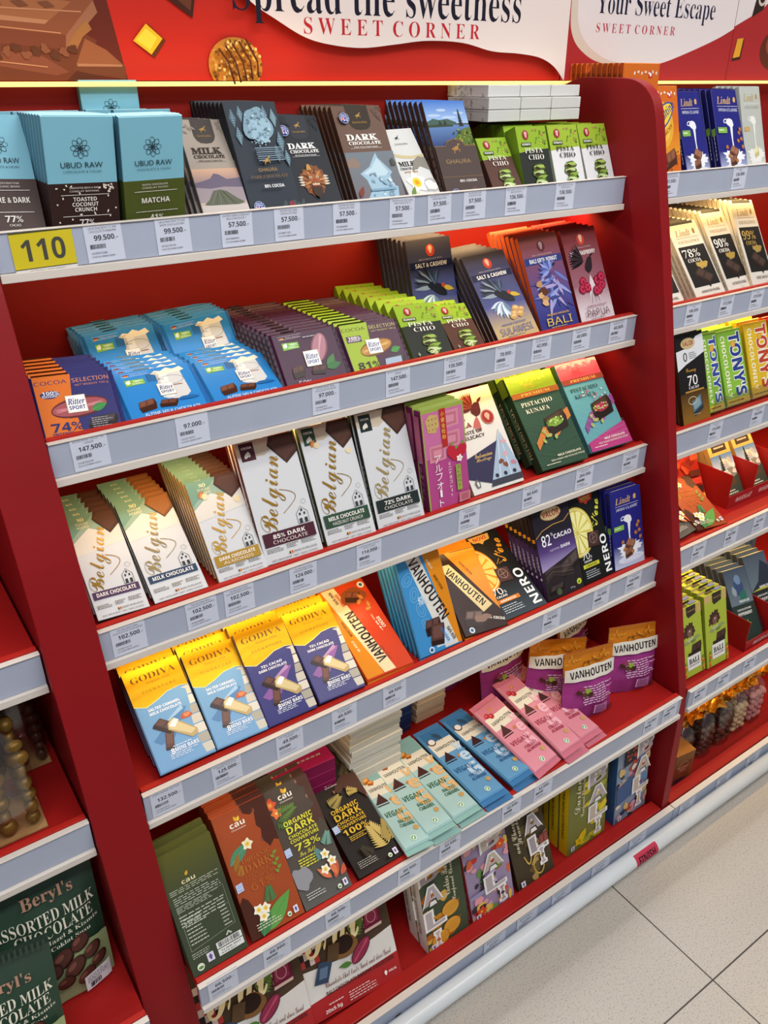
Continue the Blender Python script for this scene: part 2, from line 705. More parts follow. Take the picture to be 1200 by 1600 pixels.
# ------------------------------------------------------------------ the shelving units
PROF = [(.316, .03), (.316, 1.403), (.26, 1.4215), (.2, 1.4225), (.15, 1.4215), (.125, 1.416), (.105, 1.404), (.09, 1.385), (.078, 1.35), (.054, 1.257),
        (.008, 1.079), (-.065, .77), (-.14, .473), (-.170, .356), (-.178, .29), (-.181, .17), (-.186, .03)]
PROF_L = [(.316, .03), (.316, 1.403), (.24, 1.4225), (.19, 1.41), (.16, 1.37), (.118, 1.234), (.105, 1.201), (.042, 1.01), (-.015, .829),
          (-.158, .262), (-.18, .17), (-.186, .03)]


def smooth(prof, n=5):
    out = []
    for i in range(len(prof)):
        a, b, c, d = prof[i - 1], prof[i], prof[(i + 1) % len(prof)], prof[(i + 2) % len(prof)]
        m = n if 2 <= i <= 9 else 1
        for k in range(m):
            t = k / m
            out.append(tuple(.5 * (2 * b[q] + (c[q] - a[q]) * t + (2 * a[q] - 5 * b[q] + 4 * c[q] - d[q]) * t * t + (3 * b[q] - a[q] - 3 * c[q] + d[q]) * t ** 3) for q in (0, 1)))
    return out


def slab(name, prof, x0, x1, mat, parent):
    prof = smooth(prof)
    bm = bmesh.new()
    a = [bm.verts.new((x0, y, z)) for y, z in prof]
    b = [bm.verts.new((x1, y, z)) for y, z in prof]
    n = len(prof)
    bm.faces.new(a)
    bm.faces.new(b[::-1])
    for i in range(n):
        bm.faces.new((a[i], b[i], b[(i + 1) % n], a[(i + 1) % n]))
    bmesh.ops.recalc_face_normals(bm, faces=bm.faces[:])
    es = [e for e in bm.edges if abs(e.verts[0].co.x - e.verts[1].co.x) < 1e-6]
    bmesh.ops.bevel(bm, geom=es, offset=0.0012, segments=2, affect='EDGES', profile=0.5)
    me = bpy.data.meshes.new(name)
    bm.to_mesh(me)
    bm.free()
    me.materials.append(mat)
    return link(name, me, parent)


def base_parts(u, x0, x1):
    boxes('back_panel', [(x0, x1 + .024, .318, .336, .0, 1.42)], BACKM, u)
    boxes('base_tray', [(x0 + .002, x1 - .002, -.160, .316, .02, .045), (x0 + .002, x1 - .002, -.186, -.160, .02, .064)], RED_IN, u, .0015)
    r = boxes('base_price_rail', [(x0 + .001, x1 + .0235, -.199, -.188, .004, .0585)], RAILM, u, .001)
    boxes('rail_ledge', [(x0 + .001, x1 + .0235, -.2005, -.188, .0590, .0610)], LEDGE, r, .0004)
    boxes('plinth', [(x0 + .002, x1 - .002, -.150, .316, .0, .019)], DARKM, u)


unit = tag(empty('shelving_unit'), 'red shop shelving unit with curved side panels holding the chocolate bars beside the floor tiles', 'shelving unit')
slab('side_panel', PROF, 1.0, 1.022, RED, unit)
slab('side_panel', PROF_L, -.072, -.008, RED, unit)
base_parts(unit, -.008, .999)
unit2 = tag(empty('shelving_unit'), 'red shop shelving unit just beyond the curved side panel', 'shelving unit')
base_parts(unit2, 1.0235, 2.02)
slab('side_panel', PROF, 2.022, 2.044, RED, unit2)
unit3 = tag(empty('shelving_unit'), 'red shop shelving unit in the corner with pouches of coated nuts', 'shelving unit')
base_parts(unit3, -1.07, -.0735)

ROWS = {1: (.125, 1.276, 1.223, 1.250), 2: (.061, 1.055, 1.002, 1.037), 3: (-.004, .832, .777, .829), 4: (-.070, .616, .561, .613), 5: (-.178, .359, .308, .356)}
SHELF_WORDS = {1: 'top red shelf board with price rail, {} under the header sign', 2: 'second red shelf board from the top, {}',
               3: 'third red shelf board from the top, {}', 4: 'fourth red shelf board from the top, {}', 5: 'lowest red shelf board above the base, {}'}
HOLDS = {0: {1: 'carrying the pale blue boxes', 2: 'holding the square blue bars', 3: 'holding the white bars with looping gold script', 4: 'holding the gold topped bars', 5: 'holding the flat lying vegan bars'},
         1: {1: 'carrying the orange packs', 2: 'holding white packs with percent numbers', 3: 'holding the green and yellow slabs', 4: 'holding the bars in a red tray', 5: 'holding the lime green bars'},
         -1: {1: 'beside the thick red panel', 2: 'beside the thick red panel', 3: 'beside the thick red panel', 4: 'holding clear candy bags beside the thick red panel', 5: 'holding the dark green pouches'}}


def shelf(row, bay, x0, x1):
    y, zt, zb, bd = ROWS[row]
    s = tag(empty('shelf', ((x0 + x1) / 2, y, bd)), SHELF_WORDS[row].format(HOLDS[bay][row]), 'shelf', 'red shelves of the chocolate display')
    L = (x1 - x0) / 2
    loc = lambda items: [(a, b, c - 0, d - 0, e - bd, f - bd) for a, b, c, d, e, f in items]
    back = .316 - y
    boxes('board', loc([(-L + .001, L - .001, .0165, back, bd - .016, bd)]), RED_IN, s, .001)
    top = zt + (.0025 if row > 1 else -.004)
    boxes('front_lip', loc([(-L + .001, L - .001, .0085, .0160, zb + .008, top)]), LIPM if row > 1 else RAILM, s, .0006)
    r = boxes('price_rail', loc([(-L, L, .0015, .0080, zb + .010, zt - .0015)]), RAILM, s, .0005)
    boxes('rail_ledge', loc([(-L, L, -.0035, .0080, zb, zb + .0095), (-L, L, -.0006, .0080, zt - .0014, zt)]), LEDGE, r, .0005)
    if bay >= 0:
        boxes('led_strip', loc([(-L + .02, L - .02, .045, .058, bd - .0195, bd - .0165)]), LEDM if not (bay == 0 and row in (1, 2, 5)) else WHITEM, s, .001)
    return s


for row in ROWS:
    shelf(row, 0, -.006, .999)
    shelf(row, 1, 1.024, 2.02)
for row in (3, 4, 5):
    shelf(row, -1, -1.07, -.074)

# the white bumper tube along the foot, with its sticker
bt = tag(empty('bumper_tube', (.5, -.2175, .0235)), 'white round bumper tube running along the foot of the shelving above the floor tiles', 'bumper rail')
bm = bmesh.new()
bmesh.ops.create_cone(bm, cap_ends=True, segments=32, radius1=.0165, radius2=.0165, depth=3.2, matrix=Matrix.Rotation(R(90), 4, 'Y'))
for f in bm.faces:
    f.smooth = len(f.verts) == 4
me = bpy.data.meshes.new('tube')
bm.to_mesh(me)
bm.free()
me.materials.append(WHITEM)
link('tube', me, bt)
p = P(66, 34, .2)
p.body('c03a54', c=.05)
p.text('FINISH', .5, .52, fw=.74, fh=.46, col='1c1014', off=.03)
warp = lambda c: Vector((c.x, -(.01658 - c.y) * math.cos((c.z - .017) / .0165), (.01658 - c.y) * math.sin((c.z - .017) / .0165)))
st = link('sticker', p.mesh('sticker', warp, 10), bt)
st.location = (.372, 0, 0)
st.rotation_euler = (R(-22), 0, 0)
st['label'] = 'pink sticker reading finish'
for bx in (-1.2, -.2, .8):
    boxes('bracket', [(bx, bx + .01, .010, .0175, -.0225, .006)], DARKM, bt)

# ------------------------------------------------------------------ header signs
def hdr(x0, x1, draw, label, light=True):
    w, h = (x1 - x0) * 1000, 332
    s = tag(empty('header_sign', (x0, .305, 1.4185)), label, 'sign', 'header signs above the shelving')
    p = P(w, h, 12)
    p.body('a8201c', c=.5)
    X = lambda x: (x - x0) / (x1 - x0)
    Z = lambda z: (z - 1.4185) / .332
    draw(p, X, Z)
    link('printed_panel', p.mesh('header_panel'), s)
    boxes('light_strip', [(0.002, x1 - x0 - .002, -.012, .006, -.0068, -.0012)], LEDH, s, .0008)


def curve(pts, n=6):
    out = []
    for i in range(len(pts) - 1):
        a, b, c, d = pts[max(0, i - 1)], pts[i], pts[i + 1], pts[min(len(pts) - 1, i + 2)]
        for k in range(n):
            t = k / n
            out.append(tuple(.5 * (2 * b[q] + (c[q] - a[q]) * t + (2 * a[q] - 5 * b[q] + 4 * c[q] - d[q]) * t * t + (3 * b[q] - a[q] - 3 * c[q] + d[q]) * t ** 3) for q in (0, 1)))
    return out + [pts[-1]]


def wave(p, X, Z, pts, col):
    p.poly([(X(x), Z(z)) for x, z in pts], col)


def hdr_main(p, X, Z):
    p.rect(0, 0, 1, 1, 'b1261b')
    wave(p, X, Z, [(-.5, 1.41), (.229, 1.41), (.2135, 1.506), (.19, 1.76), (-.5, 1.76)], '5a241a')
    q = lambda pts, c: wave(p, X, Z, pts, c)
    # stacked slabs of milk chocolate
    q([(.05, 1.425), (.16, 1.418), (.21, 1.425), (.205, 1.44), (.12, 1.455), (.05, 1.45)], '50291b')
    q([(.0, 1.418), (.15, 1.418), (.165, 1.43), (.195, 1.462), (.17, 1.475), (.0, 1.468)], '663522')
    q([(.0, 1.425), (.06, 1.436), (.1, 1.43), (.14, 1.424), (.155, 1.428), (.12, 1.448), (.0, 1.452)], '7a442f')
    q([(.160, 1.43), (.185, 1.425), (.225, 1.420), (.2265, 1.434), (.205, 1.452), (.18, 1.464)], '683a24')
    q([(.165, 1.436), (.222, 1.437), (.205, 1.452), (.18, 1.464)], '885234')
    q([(.166, 1.434), (.222, 1.434), (.2225, 1.4365), (.166, 1.437)], 'a27051')
    q([(.0, 1.462), (.155, 1.452), (.2, 1.492), (.196, 1.506), (.0, 1.50)], '6f3b28')
    q([(.155, 1.452), (.2, 1.492), (.196, 1.506), (.158, 1.468)], '8e5d45')
    q([(.0, 1.478), (.158, 1.467), (.198, 1.506), (.16, 1.53), (.0, 1.53)], '7d4830')
    q([(.06, 1.482), (.135, 1.478), (.17, 1.502), (.10, 1.507)], '8f593a')
    q([(.06, 1.482), (.135, 1.478), (.14, 1.482), (.07, 1.487)], 'a57354')
    q([(.0, 1.505), (.11, 1.512), (.16, 1.505), (.19, 1.52), (.19, 1.76), (.0, 1.76)], '36180f')
    q([(.157, 1.456), (.17, 1.472), (.185, 1.484), (.19, 1.474), (.178, 1.466), (.168, 1.452)], '946338')
    # grooves and shine on the slabs
    for a, b in (((.0, 1.480), (.152, 1.469)), ((.02, 1.494), (.18, 1.492)), ((.0, 1.446), (.13, 1.433))):
        p.line([(X(a[0]), Z(a[1])), (X(b[0]), Z(b[1]))], 1.4, 'b07a58')
    for k in range(5):
        wave(p, X, Z, [(.01 + .03 * k, 1.500), (.022 + .03 * k, 1.5015), (.03 + .03 * k, 1.496), (.018 + .03 * k, 1.4945)], '6b3f2b')
    for k in range(14):
        p.blob(X(.02 + .011 * k), Z(1.449 + .004 * math.sin(k * 2.1)), 5, '55301f' if k % 2 else '7a4a33', k, .4)
    # caramel squares, a dark square, a wafer ball
    wave(p, X, Z, [(.243, 1.460), (.262, 1.481), (.283, 1.464), (.266, 1.444)], '5c2b12')
    wave(p, X, Z, [(.240, 1.463), (.259, 1.482), (.279, 1.466), (.262, 1.448)], 'e8a824')
    wave(p, X, Z, [(.244, 1.464), (.258, 1.477), (.272, 1.467), (.261, 1.453)], 'f2c33c')
    wave(p, X, Z, [(.275, 1.52), (.323, 1.490), (.338, 1.55), (.30, 1.56)], '3d1f17')
    wave(p, X, Z, [(.29, 1.52), (.321, 1.498), (.331, 1.54), (.30, 1.55)], '5d3322')
    cx, cz = .3795, 1.436
    p.ell(X(cx), Z(cz), 40, 'c08030', ry=34, n=32)
    rnd = random.Random(4)
    for i in range(230):
        a, r = rnd.uniform(0, 6.28), rnd.uniform(0, 1) ** .5
        p.ell(X(cx + .037 * r * math.cos(a)), Z(cz + .031 * r * math.sin(a)), 2.2, rnd.choice(['d2a046', 'b57a2c', 'e0bc70', '8b551f', '6e4218']), n=6)
    for k in range(5):
        p.line([(X(cx - .028 + .010 * k), Z(cz + .020 + .003 * k)), (X(cx - .016 + .011 * k), Z(cz + .005)), (X(cx - .008 + .009 * k), Z(cz - .018 - .002 * (2 - k)))], 2.6, '4a230f')
    # white wave with the lettering
    wave(p, X, Z, curve([(.36, 1.55), (.40, 1.513), (.44, 1.4915), (.485, 1.4715), (.53, 1.463), (.582, 1.4605), (.64, 1.466), (.70, 1.472), (.77, 1.4705), (.832, 1.460),
                   (.89, 1.4575), (.94, 1.452), (.975, 1.439), (1.0, 1.419), (1.01, 1.41)]) + [(1.01, 1.76), (.30, 1.76)], 'ddcfc9')
    p.text('Spread the sweetness', X(.633), Z(1.5185), fw=.515 / 1.507, fh=.064 / .332, col='1c1a2a', f='b', off=-.012)
    p.text('S W E E T  C O R N E R', X(.643), Z(1.486), fw=.322 / 1.507, fh=.0205 / .332, col='b5232c', f='b', off=-.018)


def hdr_right(p, X, Z):
    p.rect(0, 0, 1, 1, 'a12a2c')
    o = [(1.0155, 1.76), (1.0165, 1.53), (1.020, 1.50), (1.033, 1.478), (1.056, 1.462), (1.09, 1.449), (1.144, 1.4415), (1.2, 1.4405), (1.27, 1.4465), (1.35, 1.466), (1.435, 1.491), (1.49, 1.512), (1.49, 1.76)]
    wave(p, X, Z, [o[0]] + curve(o[1:-1]) + [o[-1]], 'cdbfb0')
    wave(p, X, Z, [(1.034, 1.76)] + curve([(1.033, 1.53), (1.038, 1.505), (1.055, 1.482), (1.082, 1.465), (1.12, 1.452), (1.17, 1.4445)] + o[7:-1]) + [o[-1]], 'd9d0d0')
    p.text('Your Sweet Escape', X(1.247), Z(1.5345), fw=.336 / .48, fh=.045 / .332, col='1c1c34', f='b', off=-.012)
    p.text('S W E E T  C O R N E R', X(1.192), Z(1.5005), fw=.218 / .48, fh=.0145 / .332, col='b02a40', f='b', off=-.015)


def hdr_far(p, X, Z):
    p.rect(0, 0, 1, 1, 'a12a2c')
    wave(p, X, Z, [(1.483, 1.513), (1.56, 1.542), (1.62, 1.58), (1.62, 1.76), (1.483, 1.76)], 'd9d0d0')
    wave(p, X, Z, [(1.493, 1.452), (1.522, 1.456), (1.525, 1.492), (1.499, 1.49)], '3d2014')
    wave(p, X, Z, [(1.496, 1.458), (1.518, 1.461), (1.521, 1.494), (1.501, 1.492)], 'd59a2e')
    wave(p, X, Z, [(1.535, 1.53), (1.57, 1.545), (1.59, 1.61), (1.55, 1.61)], '30201c')
    p.ring(X(1.562), Z(1.565), 14, 5, 'c9b8ae')
    p.ell(X(1.64), Z(1.475), 55, '5b2c1c', ry=38)
    p.ell(X(1.645), Z(1.485), 42, '8a4a30', ry=26)


hdr(-.5, 1.002, hdr_main, 'red header sign with stacked chocolate slabs and a white wave reading spread the sweetness')
hdr(1.006, 1.483, hdr_right, 'red header sign with white shape reading your sweet escape')
hdr(1.4845, 2.1, hdr_far, 'red header sign with caramel square at the end of the run')

# ================================================================== PACK DESIGNS
def d_ubud(w, h, low, flav, pct, sub, dots=0, cut=False):
    p = P(w, h, 11)
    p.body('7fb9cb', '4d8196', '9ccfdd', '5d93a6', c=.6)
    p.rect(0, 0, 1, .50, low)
    p.face = 'L'
    p.rect(0, 0, 1, .50, low)
    p.face = 'F'
    a = 1
    cx = .5
    for i in range(8):
        an = 45 * i
        x, y = math.cos(R(an)) * 5.2, math.sin(R(an)) * 5.2
        p.ring(cx + x / w, .765 + y / h, 5.6, .55, '2a3a44', ry=3.2, rot=an, n=16)
    for i in range(8):
        an = 45 * i + 22
        x, y = math.cos(R(an)) * 2.8, math.sin(R(an)) * 2.8
        p.ring(cx + x / w, .765 + y / h, 3.2, .4, '2a3a44', ry=1.7, rot=an, n=12)
    p.text('UBUD RAW', .5, .640, fw=.60, fh=.042, col='26323c', f='d')
    p.text('CHOCOLATE & CACAO', .5, .590, fw=.55, fh=.016, col='33434e')
    c = 'e6dfd6'
    for k, s in enumerate(sub):
        p.text(s, .5, .465 - .026 * k, fw=.42, fh=.014, col=c)
    p.rect(.16, .408, .86, .412, c)
    n = len(flav)
    for k, s in enumerate(flav):
        p.text(s, .5, .335 + .041 * ((n - 1) / 2 - k), fh=.032 if n > 1 else .044, col=c, off=.025, fw=None if len(s) < 9 else .66)
    p.rect(.16, .240, .86, .244, c)
    p.text(pct, .5, .19, fh=.05, col=c, off=.01)
    p.text('CACAO', .5, .142, fh=.018, col=c)
    rnd = random.Random(3)
    for i in range(dots):
        p.blob(rnd.choice([rnd.uniform(.05, .25), rnd.uniform(.78, .95), rnd.uniform(.2, .8)]), rnd.choice([rnd.uniform(.05, .48), rnd.uniform(.42, .49)]), rnd.uniform(.9, 1.8), 'e9dfd0', seed=i, ry=.9, rot=30 * i)
    return p.mesh('raw_chocolate_box')


def aus_sticker():
    p = P(16, 16, .1)
    p.ell(.5, .5, 7.6, '2c3f8f', n=28)
    p.ring(.5, .5, 7.6, .5, 'c9cfdf', n=28)
    p.text('EXPORT TO', .5, .78, fw=.5, fh=.1, col='e8ecf6', off=.02)
    p.text('AUSTRALIA', .5, .64, fw=.66, fh=.11, col='e8ecf6', off=.02)
    p.rect(.12, .30, .5, .54, '24337c')
    for a, b in (((.12, .3), (.5, .54)), ((.12, .54), (.5, .3))):
        p.line([a, b], 1.0, 'e8ecf6')
    p.rect(.27, .30, .35, .54, 'd83a42')
    p.rect(.12, .39, .5, .45, 'd83a42')
    for u, v in ((.66, .46), (.72, .3), (.58, .28), (.8, .42), (.66, .2), (.36, .2)):
        p.flower(u, v, 1.0, 'f4f6fa', 'f4f6fa', n=5)
    return p.mesh('round_sticker')


def horse(p, u, v, s, col):
    """small leaping horse emblem"""
    p.blob(u, v, 2.2 * s, col, 5, .25, ry=1.2 * s, rot=35)
    p.line([(u + 1.5 * s / p.w / 1000, v + 1 * s / p.h / 1000), (u + 2.6 * s / p.w / 1000, v + 3 * s / p.h / 1000), (u + 3.6 * s / p.w / 1000, v + 2.5 * s / p.h / 1000)], .9 * s, col)
    p.line([(u - 1.6 * s / p.w / 1000, v - .8 * s / p.h / 1000), (u - 2.0 * s / p.w / 1000, v - 3.2 * s / p.h / 1000)], .7 * s, col)
    p.line([(u + .6 * s / p.w / 1000, v - .2 * s / p.h / 1000), (u + 2.8 * s / p.w / 1000, v - 1.2 * s / p.h / 1000), (u + 2.4 * s / p.w / 1000, v - 2.4 * s / p.h / 1000)], .6 * s, col)
    p.line([(u - 1.6 * s / p.w / 1000, v + .4 * s / p.h / 1000), (u - 3.4 * s / p.w / 1000, v - .8 * s / p.h / 1000)], .8 * s, col)


def leaves_corner(p, u, v, s, col, n=6, seed=2):
    rnd = random.Random(seed)
    for i in range(n):
        p.leaf(u + rnd.uniform(-.10, .10), v + rnd.uniform(-.07, .06), 9 * s, 4 * s, rnd.uniform(200, 330), col)


def gh_base(w, h, bg, panel, side, ink, title, sub, greek=True):
    p = P(w, h, 9)
    p.body(bg, side, side, side, c=.5)
    p.poly([(.27, 1), (.27, .84), (.31, .80), (.38, .775), (.5, .768), (.62, .775), (.69, .80), (.73, .84), (.73, 1)], panel)
    horse(p, .5, .905, 1.3, 'b08a46')
    p.text('GHAURA', .5, .84, fw=.30, fh=.018, col='b08a46')
    leaves_corner(p, .88, .93, 1.0, tuple(x * .72 for x in hx(bg)[:3]) + (1,))
    leaves_corner(p, .16, .90, .8, tuple(x * .72 for x in hx(bg)[:3]) + (1,), 4, 5)
    p.text(title, .45, .700, fw=.64, fh=.058, col=ink, f='b', off=.02)
    p.text('CHOCOLATE', .48, .645, fw=.66, fh=.032, col=ink, f='b', off=.012)
    p.text(sub, .48, .607, fw=.5, fh=.014, col=ink, f='b')
    p.rect(.16, .595, .80, .597, ink)
    return p


def d_gh_milk(w, h):
    p = gh_base(w, h, 'a79b8e', '4a4440', '6b5f55', '3b302b', 'MILK', 'With Sumba Cashew Nut')
    p.grad(0, .0, 1, .50, 'b8aca4', 'c7a795', 6)
    p.grad(0, .36, 1, .53, '7e7180', 'd3a98a', 5)
    p.poly([(0, .40), (.2, .42), (.35, .44), (.45, .485), (.55, .475), (.7, .43), (1, .44), (1, .3), (0, .3)], '6a6072')
    p.poly([(0, .36), (.3, .345), (.6, .36), (1, .35), (1, .22), (0, .22)], '988b90')
    p.poly([(.08, .20), (.2, .24), (.34, .325), (.5, .335), (.62, .32), (.82, .25), (.96, .21), (.7, .18), (.3, .18)], '5d6150')
    for k in range(7):
        p.line([(.42 + .02 * k, .325), (.24 + .10 * k, .20)], .8, '4b5142' if k % 2 else '747560')
    p.grad(0, 0, 1, .19, 'b5aba6', 'c2b7b1', 3)
    p.flower(.78, .10, 4.5, 'c8343c', '8d1f2a', n=5)
    p.almond(.90, .085, 8, 80)
    return p.mesh('chocolate_bar')


def d_gh_trees(w, h):
    p = P(w, h, 9)
    p.body('2b333d', '1b2026', '3b444e', c=.5)
    rnd = random.Random(7)
    for i, (u, v, r) in enumerate([(.12, .87, 9), (.27, .90, 8), (.73, .90, 8), (.88, .86, 9), (.15, .72, 9), (.9, .66, 10), (.78, .56, 8), (.95, .52, 8)]):
        p.shape(u, v, [(0, r * 1.4), (r * .55, 0), (0, -r * 1.4), (-r * .55, 0)], rnd.choice(['5b7482', '4b6370', '6d8996']))
        for k in range(-3, 4):
            p.shape(u, v + k * r * .33 / h, [(-r * .4 * (1 - abs(k) / 4), 0), (0, .9), (r * .4 * (1 - abs(k) / 4), 0), (0, -.5)], '8fb0bf')
    p.fin = FILM
    p.blob(.53, .80, 19, '7496a8', 3, .22, n=30, ry=24)
    p.blob(.56, .76, 14, '8fb0c0', 8, .25, n=26, ry=18)
    for i in range(60):
        p.blob(.53 + rnd.uniform(-.2, .2), .78 + rnd.uniform(-.17, .15), rnd.uniform(.7, 1.9), rnd.choice(['6e94a8', 'a4c0cc', '506f84']), i, .3, n=8)
    for k in range(7):
        p.rect(.34 + .02 * rnd.random(), .60 - .017 * k, .86, .608 - .017 * k, '52687a' if k % 2 else '6d8494')
    p.fin = CARD
    horse(p, .5, .50, 1.6, 'b08a46')
    p.text('GHAURA', .48, .425, fw=.36, fh=.028, col='a8813f')
    p.text('DARK CHOCOLATE', .48, .370, fw=.72, fh=.026, col='775a35', f='b', off=-.01)
    p.text('80% COCOA', .52, .29, fw=.38, fh=.026, col='e8e8e6', off=.012)
    for i in range(9):
        p.palm(.55 + .05 * i, .05 + .02 * (i % 3), 11, 70 + 12 * (i % 4), '454f52', 4, 2)
    p.flower(.74, .12, 5, '8f2f3a', '5d1a24')
    return p.mesh('chocolate_bar')


def d_gh_dark80(w, h):
    p = gh_base(w, h, '252a31', '31343c', '14171b', 'eeeae6', 'DARK', 'NO SUGAR, Diabetic friendly')
    p.blob(.48, .36, 19, '7c4a2c', 2, .12, n=30, ry=21, spiky=True)
    p.blob(.48, .36, 15.5, 'a5673c', 4, .14, n=26, ry=17, spiky=True)
    for u in (.26, .70):
        for k in range(4):
            p.leaf(u, .32 + .025 * k, 9, 3, 180 if u < .5 else 0, 'cfc2ad')
    p.blob(.48, .35, 10, '5b2a1c', 6, .1, ry=12)
    for u in (.40, .57):
        p.ell(u, .40, 2.4, 'c9b08a', ry=1.6)
        p.ell(u, .398, 1.3, '14100e')
    p.ell(.485, .355, 2.6, 'a63a25', ry=2.0)
    p.rect(.38, .305, .59, .320, 'c9b48e')
    p.rect(.40, .290, .57, .306, '7a2420')
    for k in range(14):
        p.leaf(.48, .36, 19, 3.4, 20 + 26 * k, ['8a5632', 'c08048', '6a3a22'][k % 3])
    p.blob(.48, .375, 8.5, '9a5a36', 9, .12, ry=6)
    for u in (.41, .56):
        p.ell(u, .385, 2.2, 'd9c49c', ry=1.5)
        p.ell(u, .384, .9, '14100e')
    p.ell(.485, .355, 2.4, 'a63a25', ry=1.8)
    p.rect(.40, .305, .57, .325, 'c9b48e')
    p.rect(.41, .29, .56, .305, '7a2420')
    p.poly([(.36, .29), (.6, .29), (.58, .22), (.48, .18), (.38, .22)], '3a2a20')
    p.palm(.42, .445, 10, 90, 'c9964f', 5, 2.2, 80)
    p.flower(.80, .07, 5, 'b53a46', '7c1f2c')
    p.greek(.1, .08, .5, .14, 3, '8a8f96', 5)
    return p.mesh('chocolate_bar')


def d_gh_darkbr(w, h):
    p = gh_base(w, h, '6a5044', '33291f', '53382a', 'f0ebe4', 'DARK', 'With Nusa Palm Sugar')
    p.grad(0, 0, 1, .56, '6d6668', '707a84', 4)
    p.blob(.12, .46, 9, '8a7568', 3, .3)
    p.fin = FILM
    q = [(.20, .36), (.42, .42), (.62, .55), (.64, .50), (.86, .36), (.80, .33), (.82, .24), (.90, .22), (.86, .12), (.93, .06), (.9, 0), (.25, 0), (.30, .08), (.22, .12), (.34, .20), (.30, .30)]
    p.poly(q, '93b4c6')
    p.poly([(.26, .36), (.45, .41), (.62, .50), (.78, .36), (.7, .33), (.4, .33)], 'b4ccd8')
    rnd = random.Random(2)
    for i in range(36):
        p.blob(rnd.uniform(.34, .8), rnd.uniform(.04, .36), rnd.uniform(1, 3.4), rnd.choice(['7fa0b4', 'c0d4de', 'a4c0ce', '6d8ea4']), i, .4, n=9)
    p.rect(.32, .19, .84, .21, '7199b3')
    p.rect(.30, .10, .86, .12, '7199b3')
    p.fin = CARD
    p.leaf(.06, .14, 18, 7, 60, '7d3328')
    p.palm(.93, .40, 14, 100, '4b5345', 5, 2)
    p.flower(.80, .055, 4.5, 'b53a46', '7c1f2c')
    return p.mesh('chocolate_bar')


def d_gh_white(w, h):
    p = P(w, h, 9)
    p.body('d8d9d6', 'b9b5a8', c=.5)
    horse(p, .40, .88, 1.3, '2a2c33')
    p.text('GHAURA', .46, .80, fw=.42, fh=.026, col='6d675a')
    p.poly([(0, .70), (.3, .66), (.6, .64), (1, .655), (1, .62), (.6, .605), (.3, .62), (0, .66)], 'cdbf94')
    p.text('MILK', .36, .545, fw=.52, fh=.06, col='2c2421', f='b', off=.02)
    p.text('CHOCOLATE', .36, .485, fw=.55, fh=.032, col='2c2421', f='b', off=.01)
    p.text('EXTRA MILK', .38, .44, fw=.42, fh=.022, col='b57a22', off=.02)
    p.poly([(.45, .45), (.75, .50), (1, .44), (1, .60), (.8, .63), (.6, .58)], '8f8a80')
    p.blob(.80, .25, 16, 'b6b3b0', 3, .2, ry=12)
    p.blob(.82, .25, 11, 'e6e4e2', 9, .25, ry=8)
    p.flower(.40, .30, 19, 'f1efe6', 'e2a01d', rot=20, tip='f2cf3c')
    p.flower(.40, .06, 16, 'e9c64a', 'd98b1a', rot=50, tip='f0d873')
    p.leaf(.10, .12, 20, 7, 60, '6c8a3e')
    p.leaf(.68, .14, 20, 4, -10, '4c3626')
    return p.mesh('chocolate_bar')


def d_gh_lake(w, h):
    p = P(w, h, 9)
    p.body('4c3c38', '4a3530', '5d7fb8', '3a2c2a', c=.5)
    p.grad(0, .78, 1, 1, '9fbfe6', '3f74c4', 6)
    for u, v, r in ((.2, .86, 12), (.55, .84, 14), (.8, .88, 10), (.4, .91, 9)):
        p.ell(u, v, r, 'b0c6e4', ry=2.2)
    p.poly([(0, .80), (.15, .83), (.3, .815), (.5, .825), (.7, .79), (.7, .755), (0, .755)], '3f5a52')
    p.grad(0, .55, 1, .765, '20386e', '5d80b4', 4)
    p.poly([(0, .765), (.3, .775), (.6, .765), (.6, .75), (0, .745)], '2d3f2c')
    for u in (.30, .42):
        for k in range(3):
            p.shape(u, .772 + .012 * k, [(-3.4 + k, 0), (3.4 - k, 0), (0, 3.2)], '262a2a')
    for k in range(7):
        p.shape(.80, .75 + .023 * k, [(-5 + .6 * k, 0), (5 - .6 * k, 0), (0, 5.2)], '1f2622')
    p.poly([(.3, .55), (.5, .60), (.66, .68), (.8, .72), (1, .74), (1, .52), (0, .52), (0, .56)], '556b2a')
    rnd = random.Random(5)
    for i in range(30):
        p.blob(rnd.uniform(.55, 1), rnd.uniform(.54, .72), 1.8, rnd.choice(['7d8f33', '35481f', 'a59a3a']), i, .4, n=8)
    p.poly([(0, 0), (1, 0), (1, .555), (.74, .555), (.68, .60), (.5, .625), (.32, .60), (.26, .555), (0, .555)], '4c3e3a')
    p.line([(0, .555), (.26, .555), (.32, .60), (.5, .625), (.68, .60), (.74, .555), (1, .555)], .9, '8f6c3c')
    horse(p, .5, .53, 2.3, 'a87d40')
    p.text('GHAURA', .48, .405, fw=.60, fh=.04, col='a88a5c')
    p.rect(0, .255, 1, .258, '9a7a50')
    p.text('80% COCOA', .60, .215, fw=.42, fh=.024, col='ece6e0', off=.015)
    for i in range(5):
        p.leaf(.6 + .07 * i, .08, 12, 5, 60 + 20 * i, '5d4b45')
    p.face = 'L'
    p.greek(.25, .08, .75, .75, 2, '8d7466', 4, turn=True)
    return p.mesh('chocolate_bar')


